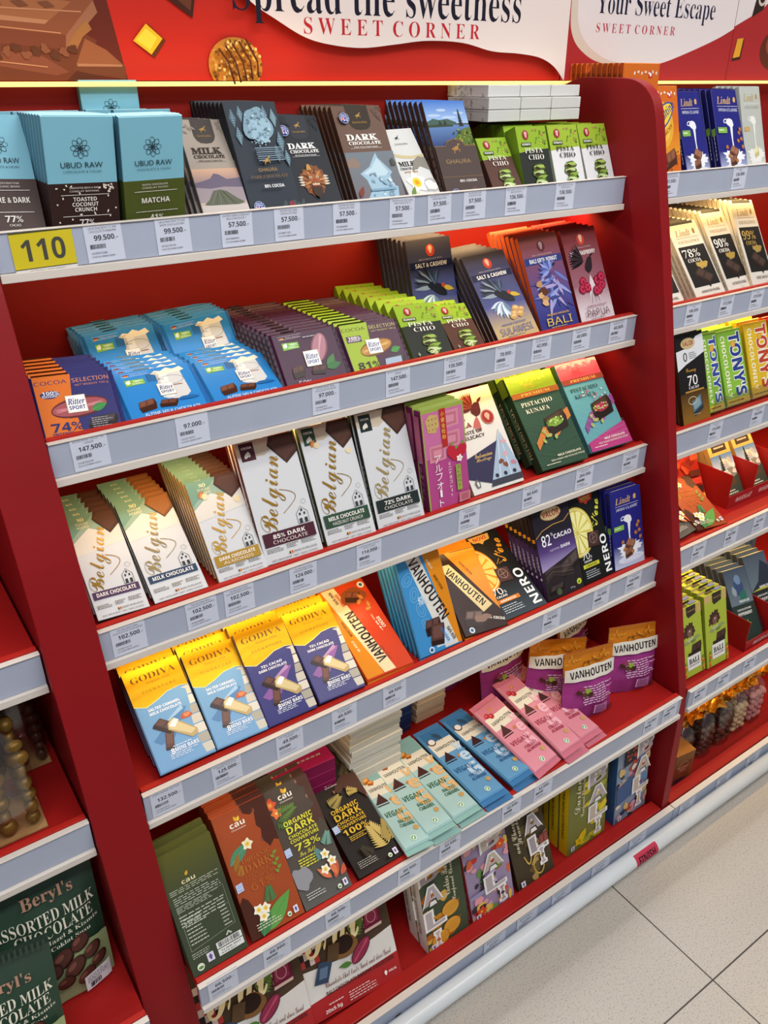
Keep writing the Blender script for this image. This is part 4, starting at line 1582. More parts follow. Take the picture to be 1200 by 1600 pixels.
def d_vh(w, h, kind):
    p = P(w, h, 9)
    p.fin = FILM
    A = {'alm': 'c8401f', 'blue': '3f8cc4', 'd52': '2c140e'}[kind]
    O, I = 'd8861c', 'e6d3a8' if kind != 'blue' else 'd9d6cc'
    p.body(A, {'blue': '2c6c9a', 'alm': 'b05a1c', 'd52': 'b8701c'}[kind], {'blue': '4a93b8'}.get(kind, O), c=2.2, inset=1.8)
    if kind == 'alm':
        p.poly([(.02, .02), (.02, .98), (.30, .98), (.34, .5), (.36, .02)], O)
        p.poly([(.08, .985), (.36, .985), (.62, .02), (.38, .02)], I)
        p.blob(.62, .84, 21, '8a4a26', 3, .2, ry=17)
        p.choc(.60, .86, 22, 12, -20, '6a3a28', '3e2018', '83503a', 9, 2)
        for u, v, r in ((.62, .74, 40), (.78, .78, 120), (.80, .68, 80), (.70, .66, 10)):
            p.almond(u, v, 13, r)
        p.ell(.88, .93, 6, 'e8e0d0')
        p.ell(.88, .93, 3, '2f5f8c')
        vh_word(p, .42, .41, 98, 17, 96)
        p.text('dark milk', .24, .88, fw=.15, fh=.075, col='5a2a1c', off=.03, rot=96)
        p.text('almonds', .33, .84, fw=.15, fh=.08, col='c8401f', off=.03, rot=96)
        p.text('45%', .76, .50, fw=.20, fh=.03, col='f0e0c8', off=.02, rot=96)
        p.text('cocoa', .84, .49, fw=.12, fh=.07, col='f0e0c8', off=.02, rot=96)
        p.text('BE BOLD', .14, .35, fw=.12, fh=.05, col='f4e2b8', off=.03, rot=96)
        p.text('MORE COCOA', .16, .54, fw=.17, fh=.05, col='6a3a14', off=.03, rot=96)
        p.text('SINCE 1828', .60, .19, fw=.16, fh=.035, col='5a4634', rot=96)
    elif kind == 'blue':
        p.poly([(.60, .98), (.98, .98), (.98, .02), (.86, .02)], O)
        p.poly([(.22, .985), (.52, .985), (.90, .02), (.60, .02)], I)
        for k in range(4):
            p.ring(.16 + .06 * k, .78 - .16 * k, 12, .8, '7fb8d8', ry=8, rot=40 + 30 * k)
            p.ring(.16 + .06 * k, .78 - .16 * k, 7, .8, '7fb8d8', ry=4, rot=40 + 30 * k)
        p.poly([(.40, .30), (.62, .33), (.80, .05), (.42, .05), (.35, .15)], 'c6d8e6')
        p.choc(.42, .30, 26, 12, 0, '4e322c', '2c1a18', '654440', 13, 2)
        p.choc(.48, .20, 24, 26, -8, '553832', '301d1a', '6c4a42', 8)
        vh_word(p, .555, .63, 112, 18, -71)
        p.text('dark milk', .80, .14, fw=.15, fh=.08, col='2c2022', off=.03, rot=-71)
        p.text('chocolate', .66, .15, fw=.16, fh=.08, col='2f74b0', off=.03, rot=-71)
        p.text('45%', .36, .56, fw=.20, fh=.05, col='d8ecf6', off=.01)
        p.text('cocoa', .37, .52, fw=.2, fh=.03, col='d8ecf6', off=.01)
        p.text('BE BOLD', .70, .86, fw=.11, fh=.05, col='f4e2b8', off=.03, rot=-71)
        p.text('MORE COCOA', .80, .66, fw=.17, fh=.05, col='6a3a14', off=.03, rot=-71)
        p.ell(.28, .05, 5, 'dfe8ee')
        p.ell(.28, .05, 3, '2f5f8c')
    else:
        p.poly([(.02, .98), (.02, .30), (.30, .02), (.02, .02)], A)
        p.poly([(.30, .98), (.98, .98), (.98, .20)], O)
        p.poly([(.02, .99), (.30, .99), (.98, .24), (.98, .42), (.42, .99)], O)
        p.poly([(.05, .85), (.30, .85), (.85, .28), (.60, .22)], 'd8c48e')
        vh_word(p, .45, .55, 84, 13, -60, '1c1414')
        p.text('52% cocoa', .78, .13, fw=.42, fh=.042, col='f0e8dc', off=.02, rot=-20)
        p.choc(.34, .22, 30, 14, -12, '5a4440', '332522', '74605a', 12, 2)
        p.blob(.52, .16, 14, '8a6a5c', 4, .3, ry=7)
        p.text('MORE COCOA', .62, .76, fw=.20, fh=.045, col='6a3a14', off=.03, rot=-63)
        p.ell(.20, .06, 5, 'dfe8ee')
        p.ell(.20, .06, 3, '2f5f8c')
    return p.mesh('cocoa_chocolate_bar')


def d_nero(w, h, fruit):
    lemon = fruit == 'LIMONE'
    p = P(w, h, 8)
    p.body('16171a' if not lemon else '1a1c1c', 'b8741a' if not lemon else '1f2020', '14120f', c=.5)
    if not lemon:
        p.grad(0, .0, 1, .40, '3a4650', '16171a', 5)
    fc, pale = ('d98c1a', 'efc468') if not lemon else ('d0c04a', 'ece6a0')
    p.ell(.10, .60, 40, fc, ry=46, n=40)
    p.ell(.10, .60, 37, 'f1dfae', ry=43, n=40)
    p.ell(.10, .60, 35, fc, ry=41, n=40)
    for k in range(12):
        a = R(30 * k + 8)
        p.shape(.10, .60, [(2 * math.cos(a), 2 * math.sin(a)), (33 * math.cos(a - .2), 38 * math.sin(a - .2)), (34.5 * math.cos(a), 39.5 * math.sin(a)), (33 * math.cos(a + .2), 38 * math.sin(a + .2))], pale)
    p.poly([(.30, .98), (.78, .98), (.74, .91), (.60, .90), (.54, .87), (.48, .90), (.36, .91)], 'c9a05a' if not lemon else 'b03a2a')
    p.text('NOVI', .54, .945, fw=.30, fh=.044, col='a8341f' if not lemon else 'e0b060', off=.05)
    p.text('Nero', .76, .755, fw=.30, fh=.22, col='d99a2a' if not lemon else 'd6d44a', f='k', off=.01, rot=72)
    p.line([(.55, .60), (.66, .66), (.60, .60), (.74, .62)], .8, 'd99a2a' if not lemon else 'd6d44a')
    p.shape(.54, .47, [(-15, -13), (13, -16), (16, 11), (-12, 14)], '2c1c1a')
    p.shape(.54, .475, [(-15, -12), (13, -15), (16, 11), (-12, 14)], '4a302c')
    p.ring(.545, .48, 9.5, .7, 'a9938a')
    p.line([(.47, .47), (.62, .49)], .6, 'a9938a')
    p.line([(.545, .42), (.54, .54)], .6, 'a9938a')
    p.text('NERO', .84, .265, fw=.44, fh=.20, col='eef0f0', off=.015, rot=90)
    p.text('70', .20, .31, fw=.24, fh=.075, col='eef0f0')
    p.text('%', .36, .29, fh=.03, col='eef0f0')
    p.text('CACAO', .24, .25, fw=.24, fh=.024, col='eef0f0', off=.01)
    p.rect(.06, .175, .58, .22, 'd07a28' if not lemon else 'c9c83a')
    p.text('ARANCIA' if not lemon else 'LIMONE', .32, .197, fw=.36, fh=.024, col='f4efe4' if not lemon else '3a3a1c', off=.02)
    p.greek(.10, .05, .56, .15, 4, 'c4cace', 4, .35)
    return p.mesh('fruit_dark_bar')


def d_valor(w, h):
    p = P(w, h, 9)
    p.body('24202a', '3e2a58', '1c181c', c=.5)
    p.grad(0, .52, 1, .72, '57407c', '24202a', 5)
    p.grad(0, .30, 1, .52, 'a99cc6', '57407c', 5)
    p.poly([(0, .32), (.3, .36), (.6, .40), (1, .46), (1, 0), (0, 0)], '2c2528')
    p.ell(.50, .925, 24, '7a5a2a', ry=12.5)
    p.ell(.50, .925, 23, 'b89a6a', ry=11.6)
    p.ell(.50, .925, 21, '8a3a30', ry=10)
    p.ell(.50, .925, 22.4, 'cbb486', ry=11, n=30)
    p.text('VALOR', .50, .925, fw=.46, fh=.068, col='9c2a28', off=.02)
    p.line([(0, .70), (.2, .765), (.5, .80), (.8, .80), (.97, .86)], 1.6, 'b08a46')
    p.text('82', .25, .65, fw=.24, fh=.125, col='f2f0f4', f='m')
    p.text('%', .42, .70, fh=.034, col='f2f0f4')
    p.text('CACAO', .70, .665, fw=.48, fh=.05, col='f2f0f4', off=.025)
    p.text('supreme', .42, .525, fw=.26, fh=.03, col='cfc4de')
    p.text('DARK', .72, .535, fw=.26, fh=.034, col='f2f0f4', off=.02)
    p.choc(.70, .33, 46, 17, 24, '473c3a', '241d1c', '584c48', 8, 2)
    for k in range(7):
        p.line([(.05, .20 + .02 * k), (.25, .27 + .014 * k), (.5, .22 + .02 * k), (.8, .2 + .02 * k)], 1.6, ['4a3f3c', '3a302e', '5c504c'][k % 3])
    p.choc(.25, .12, 30, 9, 4, '3a302e', '1f1917', '463b38', 6, 2)
    p.ell(.32, .06, 6, '4a5a3a')
    p.ell(.88, .09, 5.5, 'b8c83a')
    p.leaf(.86, .07, 6, 3, 60, '3f6a2c')
    p.text('170 g', .68, .05, fw=.12, fh=.024, col='e0dce4')
    p.face = 'L'
    p.rect(0, .60, 1, 1, '1e1a1e')
    p.rect(.1, .66, .9, .70, 'c08a2c')
    p.ell(.5, .25, 2.6, 'c9bcd4')
    p.greek(.2, .3, .8, .58, 1, 'b9acc8', 3, turn=True)
    p.face = 'T'
    p.rect(.1, .1, .9, .9, '1c181c')
    return p.mesh('dark_chocolate_bar')


def d_lindt(w, h, kind='nut'):
    p = P(w, h, 10)
    p.fin = FILM
    if kind == 'white':
        bg, mid, ink = 'b9bdb6', 'cfd2cb', 'a98f4c'
    else:
        bg, mid, ink = '25267a', '2f35a0', 'd2ad5c' if kind != 'red' else 'c24a4c'
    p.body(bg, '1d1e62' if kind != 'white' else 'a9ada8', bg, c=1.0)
    p.grad(.01, .0, .99, .30, 'c3cce4' if kind != 'white' else 'd8d9d2', bg, 6)
    p.text('Lindt', .40, .875, fw=.50, fh=.085, col=ink, f='i', off=-.005)
    p.shape(.78, .885, [(-3, -5), (3, -5), (4, 2), (1, 5), (-3, 2)], ink)
    p.rect(.14, .805, .90, .809, 'dcdce4')
    p.text('SWISS CLASSIC', .52, .765, fw=.70, fh=.036, col='d9dcea' if kind != 'white' else '9a9c94', f='b', off=-.01)
    m = 'e6e8ee' if kind != 'white' else 'e9e9e4'
    p.blob(.52, .62, 10, m, 3, .12, ry=8, rot=-20)
    p.ring(.36, .64, 6, 1.8, m, ry=4, rot=20)
    p.poly([(.50, .60), (.60, .58), (.56, .42), (.58, .30), (.53, .30), (.52, .42)], m)
    p.blob(.55, .22, 24, m, 8, .28, n=34, ry=17, spiky=True)
    p.ell(.55, .10, 34, 'd5daea' if kind != 'white' else 'dedfd8', ry=8)
    p.ring(.60, .09, 22, 1, 'b3bddc' if kind != 'white' else 'cfd0c8', ry=5)
    if kind == 'white':
        p.choc(.52, .28, 16, 10, 20, 'dcd5a0', 'c4ba7c', 'e8e2b4', 8, 2)
    else:
        p.choc(.54, .31, 21, 13, -24, '8a5c46', '5c382a', '9e6e56', 7, 2)
        p.choc(.46, .20, 19, 10, 14, '7a4e3a', '4e2f22', '8e5f48', 7, 2)
    if kind in ('nut', 'red'):
        for u, v in ((.80, .50), (.86, .43), (.74, .41), (.88, .34), (.30, .34), (.84, .54), (.36, .24), (.60, .18)):
            p.blob(u, v, 4, 'a0673c', int(u * 60), .1)
            p.ell(u - .01, v + .006, 1.4, 'c48f5e', n=8)
    if kind != 'white':
        p.rect(.04, .50, .36, .565, '7fb04c')
        p.greek(.07, .52, .33, .55, 1, 'eaf2e0', 3)
    else:
        p.rect(.06, .50, .32, .55, 'c9a46a')
    p.face = 'L'
    p.greek(.3, .2, .7, .6, 1, 'c9cce4' if kind != 'white' else '8f918c', 4, turn=True)
    p.rect(.1, .48, .9, .56, '7fb04c' if kind != 'white' else 'a9ada8')
    p.face = 'T'
    p.rect(.08, .2, .9, .5, 'b9bcd0')
    return p.mesh('milk_chocolate_bar')


def d_cau_back(w, h):
    p = P(w, h, 9)
    p.body('424a38', '353c2e', '626838', c=.5)
    p.grad(0, .60, 1, 1, '424a38', '605f28', 6)
    p.leaf(.40, .775, 7, 4, 60, 'd9a832')
    p.text('cau', .42, .735, fw=.24, fh=.028, col='e6dcb0', off=.02)
    c = 'c6cbb8'
    p.greek(.06, .665, .94, .71, 3, c, 2, .3)
    for k, (a, b) in enumerate(((.58, .65), (.52, .57), (.40, .50))):
        p.greek(.08, a, .94, b, 4, c, k + 4, .3)
    p.line([(.10, .20), (.92, .24), (.92, .57), (.10, .57), (.10, .20)], .3, c)
    for k in range(8):
        p.greek(.13, .24 + .03 * k, .5, .258 + .03 * k, 1, c, k + 10, .5)
        p.greek(.74, .25 + .03 * k, .88, .268 + .03 * k, 1, c, k + 20, .5)
    p.greek(.08, .135, .50, .185, 3, c, 8, .3)
    p.rect(.50, .115, .96, .165, 'e4e4de')
    p.barcode(.53, .122, .93, .16, n=22)
    p.rect(.50, .055, .96, .108, 'dedfda')
    p.text('12 JAN 2027', .73, .088, fw=.36, fh=.018, col='2a2a2a', off=.01)
    p.greek(.54, .062, .92, .076, 1, '55564f', 3)
    p.rect(.30, .06, .42, .13, 'ddd6e2')
    p.shape(.36, .095, [(0, 4.5), (2.6, 1), (1, -4), (-1, -4), (-2.6, 1)], '6a5a94')
    p.ell(.16, .06, 5, 'dfe6d2')
    p.ell(.16, .055, 3.6, '5a8a44', ry=2)
    p.poly([(.70, .185), (.76, .215), (.82, .185), (.79, .18), (.76, .2), (.73, .18)], c)
    return p.mesh('organic_chocolate_bar')


def cau_badge(p, u, v, s=1.0, col='f0ece0'):
    p.leaf(u + .01, v + .022, 8 * s, 4.6 * s, 110, 'd9a832')
    p.leaf(u + .02, v + .022, 7 * s, 4 * s, 60, 'e8c04a')
    p.text('cau', u, v, fw=.25 * s, fh=.032 * s, col=col, off=.04)
    p.text('Chocolates', u, v - .032 * s, fw=.24 * s, fh=.012 * s, col=col)


def halal(p, u, v):
    p.shape(u, v, [(-3.4, -5), (3.4, -4.5), (3.4, 5), (-3.4, 4.6)], 'e6e0ea')
    p.shape(u, v, [(0, 3.6), (2, 1), (.8, -3), (-.8, -3), (-2, 1)], '6a5a94')
    p.ell(u - .13, v - .012, 3.4, 'dfe6d2', n=14)
    p.ell(u - .13, v - .015, 2.4, '5a8a44', ry=1.4, n=10)


def holo():
    p = P(10, 12, .1)
    p.poly([(0, 0), (1, .05), (1, 1), (0, .95)], 'b8c8e4')
    for k in range(4):
        p.rect(.2, .2 + .16 * k, .8, .28 + .16 * k, ['7f9ad0', 'd8c8ec', '8fc0d8', 'c8b4e0'][k])
    return p.mesh('security_sticker')


def drip(p, col, lite, pts):
    p.poly(pts, col)
    for i in range(0, len(pts) - 2, 3):
        u, v = pts[i]
        p.ell(min(.97, max(.03, u)), min(.97, max(.03, v)), 1.6, lite, ry=3, n=10)


def d_cau_orange(w, h):
    p = P(w, h, 9)
    p.body('a04a26', '7a2e1a', 'b0522a', c=.5)
    drip(p, '4a261c', '7c4a38', [(.52, 1), (.55, .93), (.66, .90), (.74, .92), (.70, .80), (.76, .76), (.72, .68), (.82, .60), (.92, .64), (1, .62), (1, 1)])
    p.poly([(.0, .30), (.08, .34), (.16, .30), (.24, .16), (.18, .05), (.2, 0), (0, 0)], '4a261c')
    cau_badge(p, .40, .875, 1.1)
    p.leaf(.06, .60, 42, 16, 30, '4f8a6a', '7fb08a')
    p.leaf(.10, .54, 26, 8, 60, '9a6a2a')
    p.palm(.16, .48, 18, 70, 'b07a30', 5, 2)
    p.flower(.45, .70, 9, 'f0e8c8', 'e2b030', tip='efd070')
    for k, (s, fh, fw) in enumerate((('ORGANIC', .040, .52), ('DARK', .058, .50), ('CHOCOLATE', .026, .54), ('COUVERTURE', .026, .54), ('61%', .055, .42))):
        p.text(s, .52 - .01 * k, (.585, .525, .468, .432, .376)[k], fw=fw, fh=fh, col='b5662c', f='b' if k in (0, 1) else '', off=.0)
    for k in range(6):
        p.leaf(.80 + .02 * (k % 2), .54 - .03 * k, 8, 5, 20 + 120 * (k % 2), '7c8a3a')
    p.palm(.50, .20, 26, 80, '4a7a4a', 7, 3, 70)
    p.leaf(.30, .02, 60, 22, 38, '5f9a4a', '3f7a3a')
    p.leaf(.20, .0, 40, 18, 60, '3f7a4a', '6aa05a')
    for u, v in ((.26, .20), (.38, .19), (.31, .14)):
        p.flower(u, v, 8.5, 'f4efdc', 'e2b030', rot=u * 200, tip='f0d880')
    p.greek(.14, .05, .62, .11, 3, 'd9d0b8', 4, .35)
    halal(p, .86, .07)
    return p.mesh('organic_chocolate_bar')


def d_cau_73(w, h):
    p = P(w, h, 9)
    p.body('4c4238', '3a332c', '5c5040', c=.5)
    p.grad(0, .0, 1, .5, '5a5854', '4c4238', 4)
    drip(p, '4e3228', '8a6656', [(.74, 1), (.76, .93), (.86, .90), (.84, .82), (.92, .74), (.78, .70), (.74, .62), (.84, .58), (.92, .62), (1, .56), (1, 1)])
    cau_badge(p, .44, .90, 1.15)
    p.flower(.10, .88, 11, 'd0502c', 'e8a83a', tip='e2763c')
    p.flower(.16, .80, 9, 'e2763c', 'f2d060', rot=30)
    p.palm(.16, .76, 34, 12, '5f7a3a', 8, 3, 70)
    p.palm(.10, .74, 26, -40, '4d6a34', 6, 3, 70)
    y = 'dcd63c'
    for s, v, fh, fw in (('ORGANIC', .685, .040, .60), ('DARK', .628, .056, .58), ('CHOCOLATE', .572, .028, .60), ('COUVERTURE', .535, .028, .60), ('73%', .475, .056, .52)):
        p.text(s, .50, v, fw=fw, fh=fh, col=y, off=.025)
    p.text('Sea Salt', .44, .415, fw=.34, fh=.034, col=y, f='k')
    p.greek(.2, .30, .66, .385, 4, y, 6, .45)
    p.blob(.16, .24, 13, '8f8f94', 4, .3, ry=18)
    p.palm(.80, .38, 24, 60, '6f9a8a', 7, 3, 70)
    p.palm(.66, .30, 20, 110, '5d8a86', 6, 3, 70)
    for u, v, r in ((.74, .12, 60), (.80, .14, 100), (.68, .14, 130), (.86, .12, 40)):
        p.leaf(u, v, 26, 9, r, ['d9774a', 'e2966a', 'c25a3a', 'e8b08a'][int(u * 100) % 4])
    for u, v in ((.72, .33), (.62, .22), (.80, .26)):
        p.flower(u, v, 8, 'f4efdc', 'e2b030', rot=u * 200, tip='f0d880')
    p.greek(.10, .06, .5, .12, 3, 'c4c4c4', 4, .35)
    halal(p, .88, .06)
    return p.mesh('organic_chocolate_bar')


def d_cau_100(w, h):
    p = P(w, h, 9)
    p.body('231c18', '1a1512', '2c241c', c=.5)
    for i in range(7):
        p.palm(.10 + .16 * i, .86 + .03 * (i % 2), 26, 60 + 25 * (i % 4), ['4a4026', '5d5030', '38301e'][i % 3], 7, 2.2, 70)
    drip(p, '4a2e24', '7c5646', [(.40, .78), (.52, .74), (.62, .78), (.70, .72), (.80, .74), (.92, .64), (1, .62), (1, .86), (.7, .90), (.5, .84)])
    cau_badge(p, .40, .875, 1.1)
    p.palm(.16, .66, 30, 25, '9a8a4a', 8, 3, 70)
    p.palm(.60, .74, 22, -20, 'b09a54', 6, 3, 70)
    y = 'd9b030'
    for s, v, fh, fw in (('ORGANIC', .605, .042, .60), ('DARK', .545, .060, .58), ('CHOCOLATE', .488, .028, .60), ('COUVERTURE', .450, .028, .60), ('100%', .392, .056, .56)):
        p.text(s, .42, v, fw=fw, fh=fh, col=y, off=.02)
    p.greek(.2, .30, .6, .35, 3, y, 6, .4)
    p.palm(.84, .12, 50, 108, 'c9ae62', 11, 4, 66)
    p.palm(.92, .14, 40, 80, 'a8904c', 9, 4, 66)
    p.palm(.45, .10, 26, 120, '3a3222', 7, 3, 66)
    p.greek(.08, .05, .5, .12, 4, 'b9b4a8', 4, .3)
    halal(p, .86, .05)
    return p.mesh('organic_chocolate_bar')


def d_vegan(w, h, kind):
    p = P(w, h, 9)
    p.fin = FILM
    bg, sw, tri, ink, seal = {'caramel': ('a6c6c2', 'dcb27a', '4a2c2c', '3c6a4c', '8cb2aa'), 'blue': ('5f97c0', 'b9d2e4', '3c2428', '2f5f8f', '3f78a8'),
                              'pink': ('d88a98', 'e8b0bc', '4a2a2a', 'a83a52', 'c97484')}[kind]
    p.body(bg, seal, seal, c=3.2, inset=2.4)
    p.rect(.06, .70, .94, .985, tuple(x * .92 for x in hx(seal)[:3]) + (1,))
    p.poly([(.06, .64), (.94, .64), (.94, .83), (.06, .83)], 'ddd6c2')
    vh_word(p, .52, .735, w * .78, 7.2, 0, '2a2a26')
    c = {'caramel': 'c9772c', 'blue': 'e6e0d8', 'pink': 'b02a34'}[kind]
    if kind == 'caramel':
        p.choc(.22, .87, 11, 6, 10, 'd98c3a', 'a85f22', 'e8a858', 5)
        p.choc(.34, .83, 9, 5, -15, 'c9772c', '9a551c', 'dd9a48', 4)
    elif kind == 'blue':
        p.ell(.24, .84, 8, '5a3a26')
        p.ell(.25, .845, 6.2, 'ece8e2')
        for k in range(6):
            p.leaf(.62, .90, 15, 3.5, 150 + 24 * k, '35506a')
    else:
        for u, v in ((.22, .86), (.34, .83)):
            p.ell(u, v, 5.4, 'a8222e')
            p.ell(u - .02, v + .008, 2, 'd8606a', n=8)
        p.almond(.40, .89, 10, 40)
    p.shape(.32, .60, [(-13, -8), (10, -9), (2, 12)], tri)
    p.shape(.32, .60, [(-13, -8), (2, 12), (0, 8), (-10, -6)], tuple(x * 1.7 for x in hx(tri)[:3]) + (1,))
    p.shape(.32, .585, [(-13, -8), (10, -9), (9, -11), (-12, -10)], '2c1a1a')
    p.almond(.56, .56, 10, -8)
    for k, (ch, v, r) in enumerate((('V', .66, -8), ('e', .52, 0), ('G', .34, 5))):
        p.text(ch, (.84, .80, .70)[k], v, fh=(.11, .12, .17)[k], col=sw, off=.06, rot=r)
    p.text('VEGAN', .42, .40, fw=.62, fh=.062, col=ink, off=.02, rot=-6)
    sub = {'caramel': ('SALTED', 'CARAMEL'), 'blue': ('COCONUT', 'ALMOND'), 'pink': ('CHERRY', 'ALMOND')}[kind]
    p.text(sub[0], .60, .285, fw=.46, fh=.038, col=ink, f='b', off=.02, rot=-6)
    p.text(sub[1], .60, .235, fw=.52, fh=.038, col=ink, f='b', off=.02, rot=-6)
    p.ell(.78, .165, 4.4, 'c49a5a')
    p.ell(.5, .075, 5, 'e8efe4')
    p.ell(.5, .075, 3.8, '5a9a5c')
    p.leaf(.47, .06, 6, 3, 60, 'e8efe4')
    for k in range(5):
        p.ring(.5, .2 + .1 * k, 1, .2, sw, n=8)
    return p.mesh('vegan_bar')


def crimp(w, t, col, L=10):
    """crimped end of a flow wrap; placed at the upper and the lower end"""
    p = P(w, L, t)
    p.fin = FILM
    n = 12
    vs, fs = [], []
    for i in range(n + 1):
        z = p.h * i / n
        d = .0005 * (i % 2)
        ins = .0006 * (i % 2)
        vs += [(ins, p.t * .5 - .0004 + d, z), (p.w - ins, p.t * .5 - .0004 + d, z), (p.w - ins, p.t * .5 + .0006 + d, z), (ins, p.t * .5 + .0006 + d, z)]
        if i:
            a, b = 4 * i - 4, 4 * i
            for k in range(4):
                fs.append((a + k, a + (k + 1) % 4, b + (k + 1) % 4, b + k))
    fs += [(3, 2, 1, 0), (4 * n, 4 * n + 1, 4 * n + 2, 4 * n + 3)]
    p.raw(vs, fs, col)
    return p.mesh('end_seal')


def d_balibox(w, h, t):
    p = P(w, h, t)
    p.body('dcdad6', 'c9c2b8', 'b8ada0', c=.7)
    p.rect(0, 0, 1, .17, 'a82a2c')
    p.poly([(0, .17), (1, .17), (1, .22), (0, .17)], 'a82a2c')
    p.poly([(0, .45), (.25, .42), (.5, .40), (.8, .43), (1, .46), (1, 1), (0, 1)], '4a3a2c')
    for i in range(9):
        for j in range(6):
            u, v = .0 + .05 * i, .48 + .06 * j
            if i < 4:
                p.rect(u, v, u + .05, v + .06, ['b03a3a', '2c2424', 'd8c8c0'][(i + j) % 3])
    for i in range(5):
        for j in range(5):
            p.rect(.60 + .05 * i, .76 + .05 * j, .65 + .05 * i, .81 + .05 * j, ['b03a3a', '2c2424', 'd8c8c0'][(i + j) % 3])
    p.palm(.55, .55, 40, 40, '5f7a3a', 7, 5, 70)
    p.palm(.30, .60, 36, 130, '7a6a2c', 7, 5, 70)
    p.text('Bali', .44, .70, fw=.74, fh=.34, col='efe2b4', f='k', off=.012)
    p.blob(.46, .50, 24, '7a5630', 3, .1, ry=20)
    p.ell(.46, .52, 18, '2a1a14', ry=15)
    p.pod(.62, .40, 48, 24, 40, '8a2f4a', '5a1c30', 'b8506a')
    p.shape(.80, .62, [(-17, -22), (16, -20), (18, 18), (-14, 20)], '6a1a38')
    p.shape(.80, .63, [(-13, -12), (12, -11), (13, 12), (-11, 13)], '8a3050')
    p.ring(.80, .63, 9, 1, 'd8a8b4', ry=11)
    p.shape(.80, .53, [(-17, -3), (16, -1), (17, 4), (-16, 2)], 'c9b4a8')
    p.shape(.20, .38, [(-20, -12), (4, -18), (20, 14), (-4, 20)], '34465e')
    p.shape(.20, .38, [(-10, -7), (4, -9), (10, 8), (-4, 10)], '5d7390')
    p.shape(.34, .50, [(-14, -10), (6, -14), (14, 12), (-6, 16)], '57422c')
    p.leaf(.50, .34, 24, 10, 170, '4f7a3a')
    p.text('Chocolate that taste Good and does Good', .56, .275, fw=.74, fh=.048, col='6a2a2c', f='k')
    p.text('BALI CHOCOLATE BARONG COLLECTION', .56, .205, fw=.76, fh=.034, col='2c2624', off=.01)
    p.text('HALAL', .90, .105, fw=.09, fh=.02, col='f0e6e2', off=.02)
    p.shape(.82, .105, [(0, 5), (3, 1.5), (1.2, -4), (-1.2, -4), (-3, 1.5)], 'f0e6e2')
    p.greek(.40, .04, .72, .13, 4, 'e2c4c0', 4, .35)
    p.greek(.18, .10, .36, .125, 1, 'e2c4c0', 5, .4)
    p.text('20x5.5g', .22, .06, fw=.18, fh=.038, col='f0e6e2', off=.02)
    p.face = 'L'
    p.rect(0, 0, 1, .2, 'a82a2c')
    return p.mesh('gift_chocolate_box')


BP = {'cookies': ('44503a', ['d08a2c', 'e0b050', 'b8641f'], 'Cookies Butter', 'Compound Chocolate', 'f2f0ec'),
      'temple': ('a08fae', ['d8683c', '6f9a44', 'c8b0d0', '3a3440', 'e8c060', 'c03a2c', 'e8a0a8'], '', '', 'a8342c'),
      'straw': ('4a4030', ['b89a5c', '8a7040', '6a5a34'], 'Strawberry', 'and Chocolate', '3a3026'),
      'durian': ('787a3c', ['e6cc30', 'd0bc2c', 'a0aa3c'], 'Durian', 'Compound Chocolate', 'ecc81c'),
      'beach': ('8a9ab0', ['c8543c', '6a92c0', 'e8d8c0', '3a3c44', 'd89aa8', 'd8b87a', '9a4a5a'], '', '', '2f5a98')}


